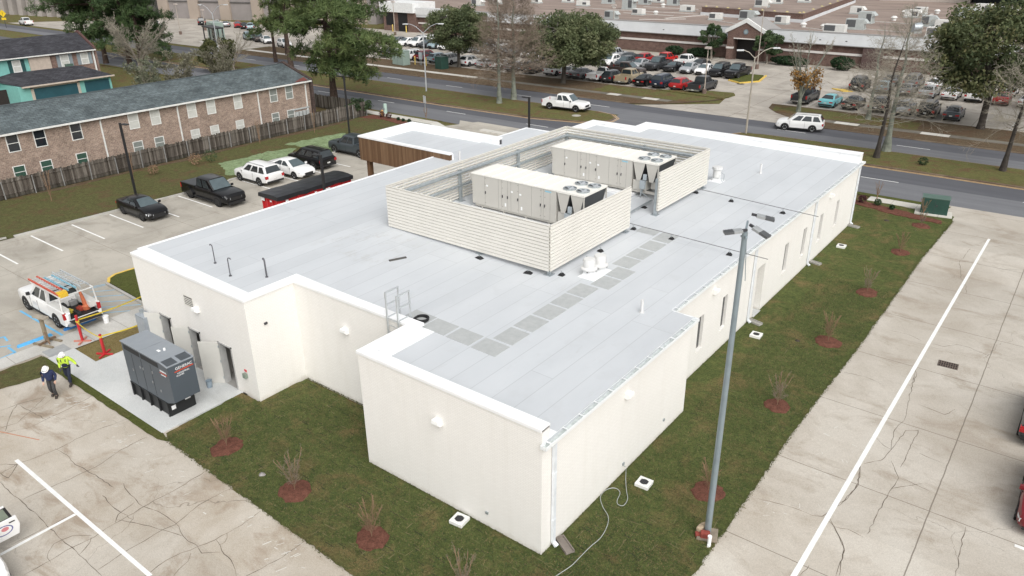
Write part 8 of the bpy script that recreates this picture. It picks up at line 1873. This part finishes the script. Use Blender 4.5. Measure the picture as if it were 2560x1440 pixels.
    if bib:
        ks = ['pelvis','waist','bib']; P['bib'] = P['waist'].lerp(P['chest'], .75)
        skin_grow('overall_bib', [tuple(P[k]+Vector((.012,0,0))) for k in ks], [(0,1),(1,2)], [(.20,.165),(.19,.155),(.165,.15)], bib, t)
        b = MB()
        for s in (-1,1): b.tube([P['bib']+Vector((.13,s*.09,.02)), P['chest']+Vector((.14,s*.10,.05)), P['chest']+Vector((.03,s*.11,.15)), P['chest']+Vector((-.13,s*.09,.03))], .018, 6)
        b.build('brace', bib, t, smooth=True)
    for S_ in 'LR':
        a = P['an'+S_]; to = P['to'+S_]; d_ = (to-a); d_.z = 0; d_.normalize(); s = Vector((-d_.y,d_.x,0)); b = MB(); z0 = min(a.z-.085, to.z-.04)
        b.obox(Vector((a.x,a.y,z0+.055))+d_*.06, (d_,s,Vector((0,0,1))), .15, .05, .05); b.obox(Vector((a.x,a.y,z0+.13)), (d_,s,Vector((0,0,1))), .065, .052, .06); b.build('boot', plain('boot_dark',(0.05,0.04,0.035),.7), t, bevel=.02, fix=True)
    b = MB(); c = h+up*.055; n = 18
    rings = [(.128,.0),(.125,.04),(.105,.085),(.065,.115),(.0,.128)]
    Vv = [c+fw*r_*1.12*cos(2*pi*k/n)+sd*r_*.98*sin(2*pi*k/n)+up*z for r_, z in rings for k in range(n)]; b.add(Vv, [(i*n+k,i*n+(k+1)%n,(i+1)*n+(k+1)%n,(i+1)*n+k) for i in range(len(rings)-1) for k in range(n)])
    br_ = [c+fw*(r_*1.12*cos(2*pi*k/n)+(.04 if cos(2*pi*k/n) > .3 else 0))+sd*r_*sin(2*pi*k/n)+up*z for r_, z in ((.126,.004),(.155,-.008)) for k in range(n)]; b.add(br_, [(k,(k+1)%n,(k+1)%n+n,k+n) for k in range(n)]); b.build('hard_hat', plain('hat_white',(0.82,0.82,0.80),.35,var=.03), t, smooth=True)
    return t
navy_j = plain('jacket_navy',(0.018,0.028,0.085),.8,var=.25,scale=8); navy_o = plain('overall_navy',(0.016,0.022,0.045),.8,var=.3,scale=8); lime = plain('shirt_lime',(0.52,0.72,0.06),.7,var=.12,scale=6); char = plain('trousers_charcoal',(0.045,0.045,0.048),.8,var=.25,scale=8); glv = plain('glove_dark',(0.06,0.06,0.055),.8)
J1 = dict(pelvis=(-.04,0,.94),waist=(.0,0,1.08),chest=(.06,0,1.30),neck=(.12,0,1.47),head=(.17,0,1.58),crown=(.20,0,1.67),nose=(.27,0,1.53),shL=(.05,.19,1.40),elL=(-.02,.27,1.14),wrL=(.13,.25,.92),shR=(.05,-.19,1.40),elR=(-.05,-.28,1.13),wrR=(.10,-.27,.90),hipL=(-.02,.09,.89),knL=(.16,.10,.50),anL=(.05,.10,.12),toL=(.19,.11,.05),hipR=(-.02,-.09,.89),knR=(.02,-.11,.48),anR=(-.20,-.10,.14),toR=(-.08,-.11,.05))
person((-24.33,-5.5,-.008), radians(-38), 'person in white hard hat, navy jacket and dark trousers, walking head down', J1, navy_j, char, skin_m)
J2 = dict(pelvis=(-.02,0,.95),waist=(.0,0,1.10),chest=(.04,0,1.33),neck=(.07,0,1.50),head=(.10,0,1.61),crown=(.11,0,1.71),nose=(.20,0,1.585),shL=(.03,.20,1.43),elL=(-.04,.36,1.21),wrL=(.04,.50,1.02),shR=(.03,-.20,1.43),elR=(-.02,-.27,1.16),wrR=(.10,-.24,.93),hipL=(0,.09,.90),knL=(.20,.09,.52),anL=(.22,.09,.10),toL=(.36,.10,.07),hipR=(0,-.09,.90),knR=(-.02,-.10,.50),anR=(-.30,-.10,.20),toR=(-.20,-.10,.07))
person((-24.9,-4.5,.02), radians(-42), 'person in white hard hat, lime shirt and navy bib overalls walking beside the slab', J2, lime, navy_o, glv, bib=navy_o, jacket_name='shirt')
# lettering on the contractor's truck door is a faint grey mark
b = MB(); b.box(.25,.75,1.012,1.016,.72,.92); b.build('door_emblem', plain('emblem_faint',(0.62,0.64,0.66),.5), ct)
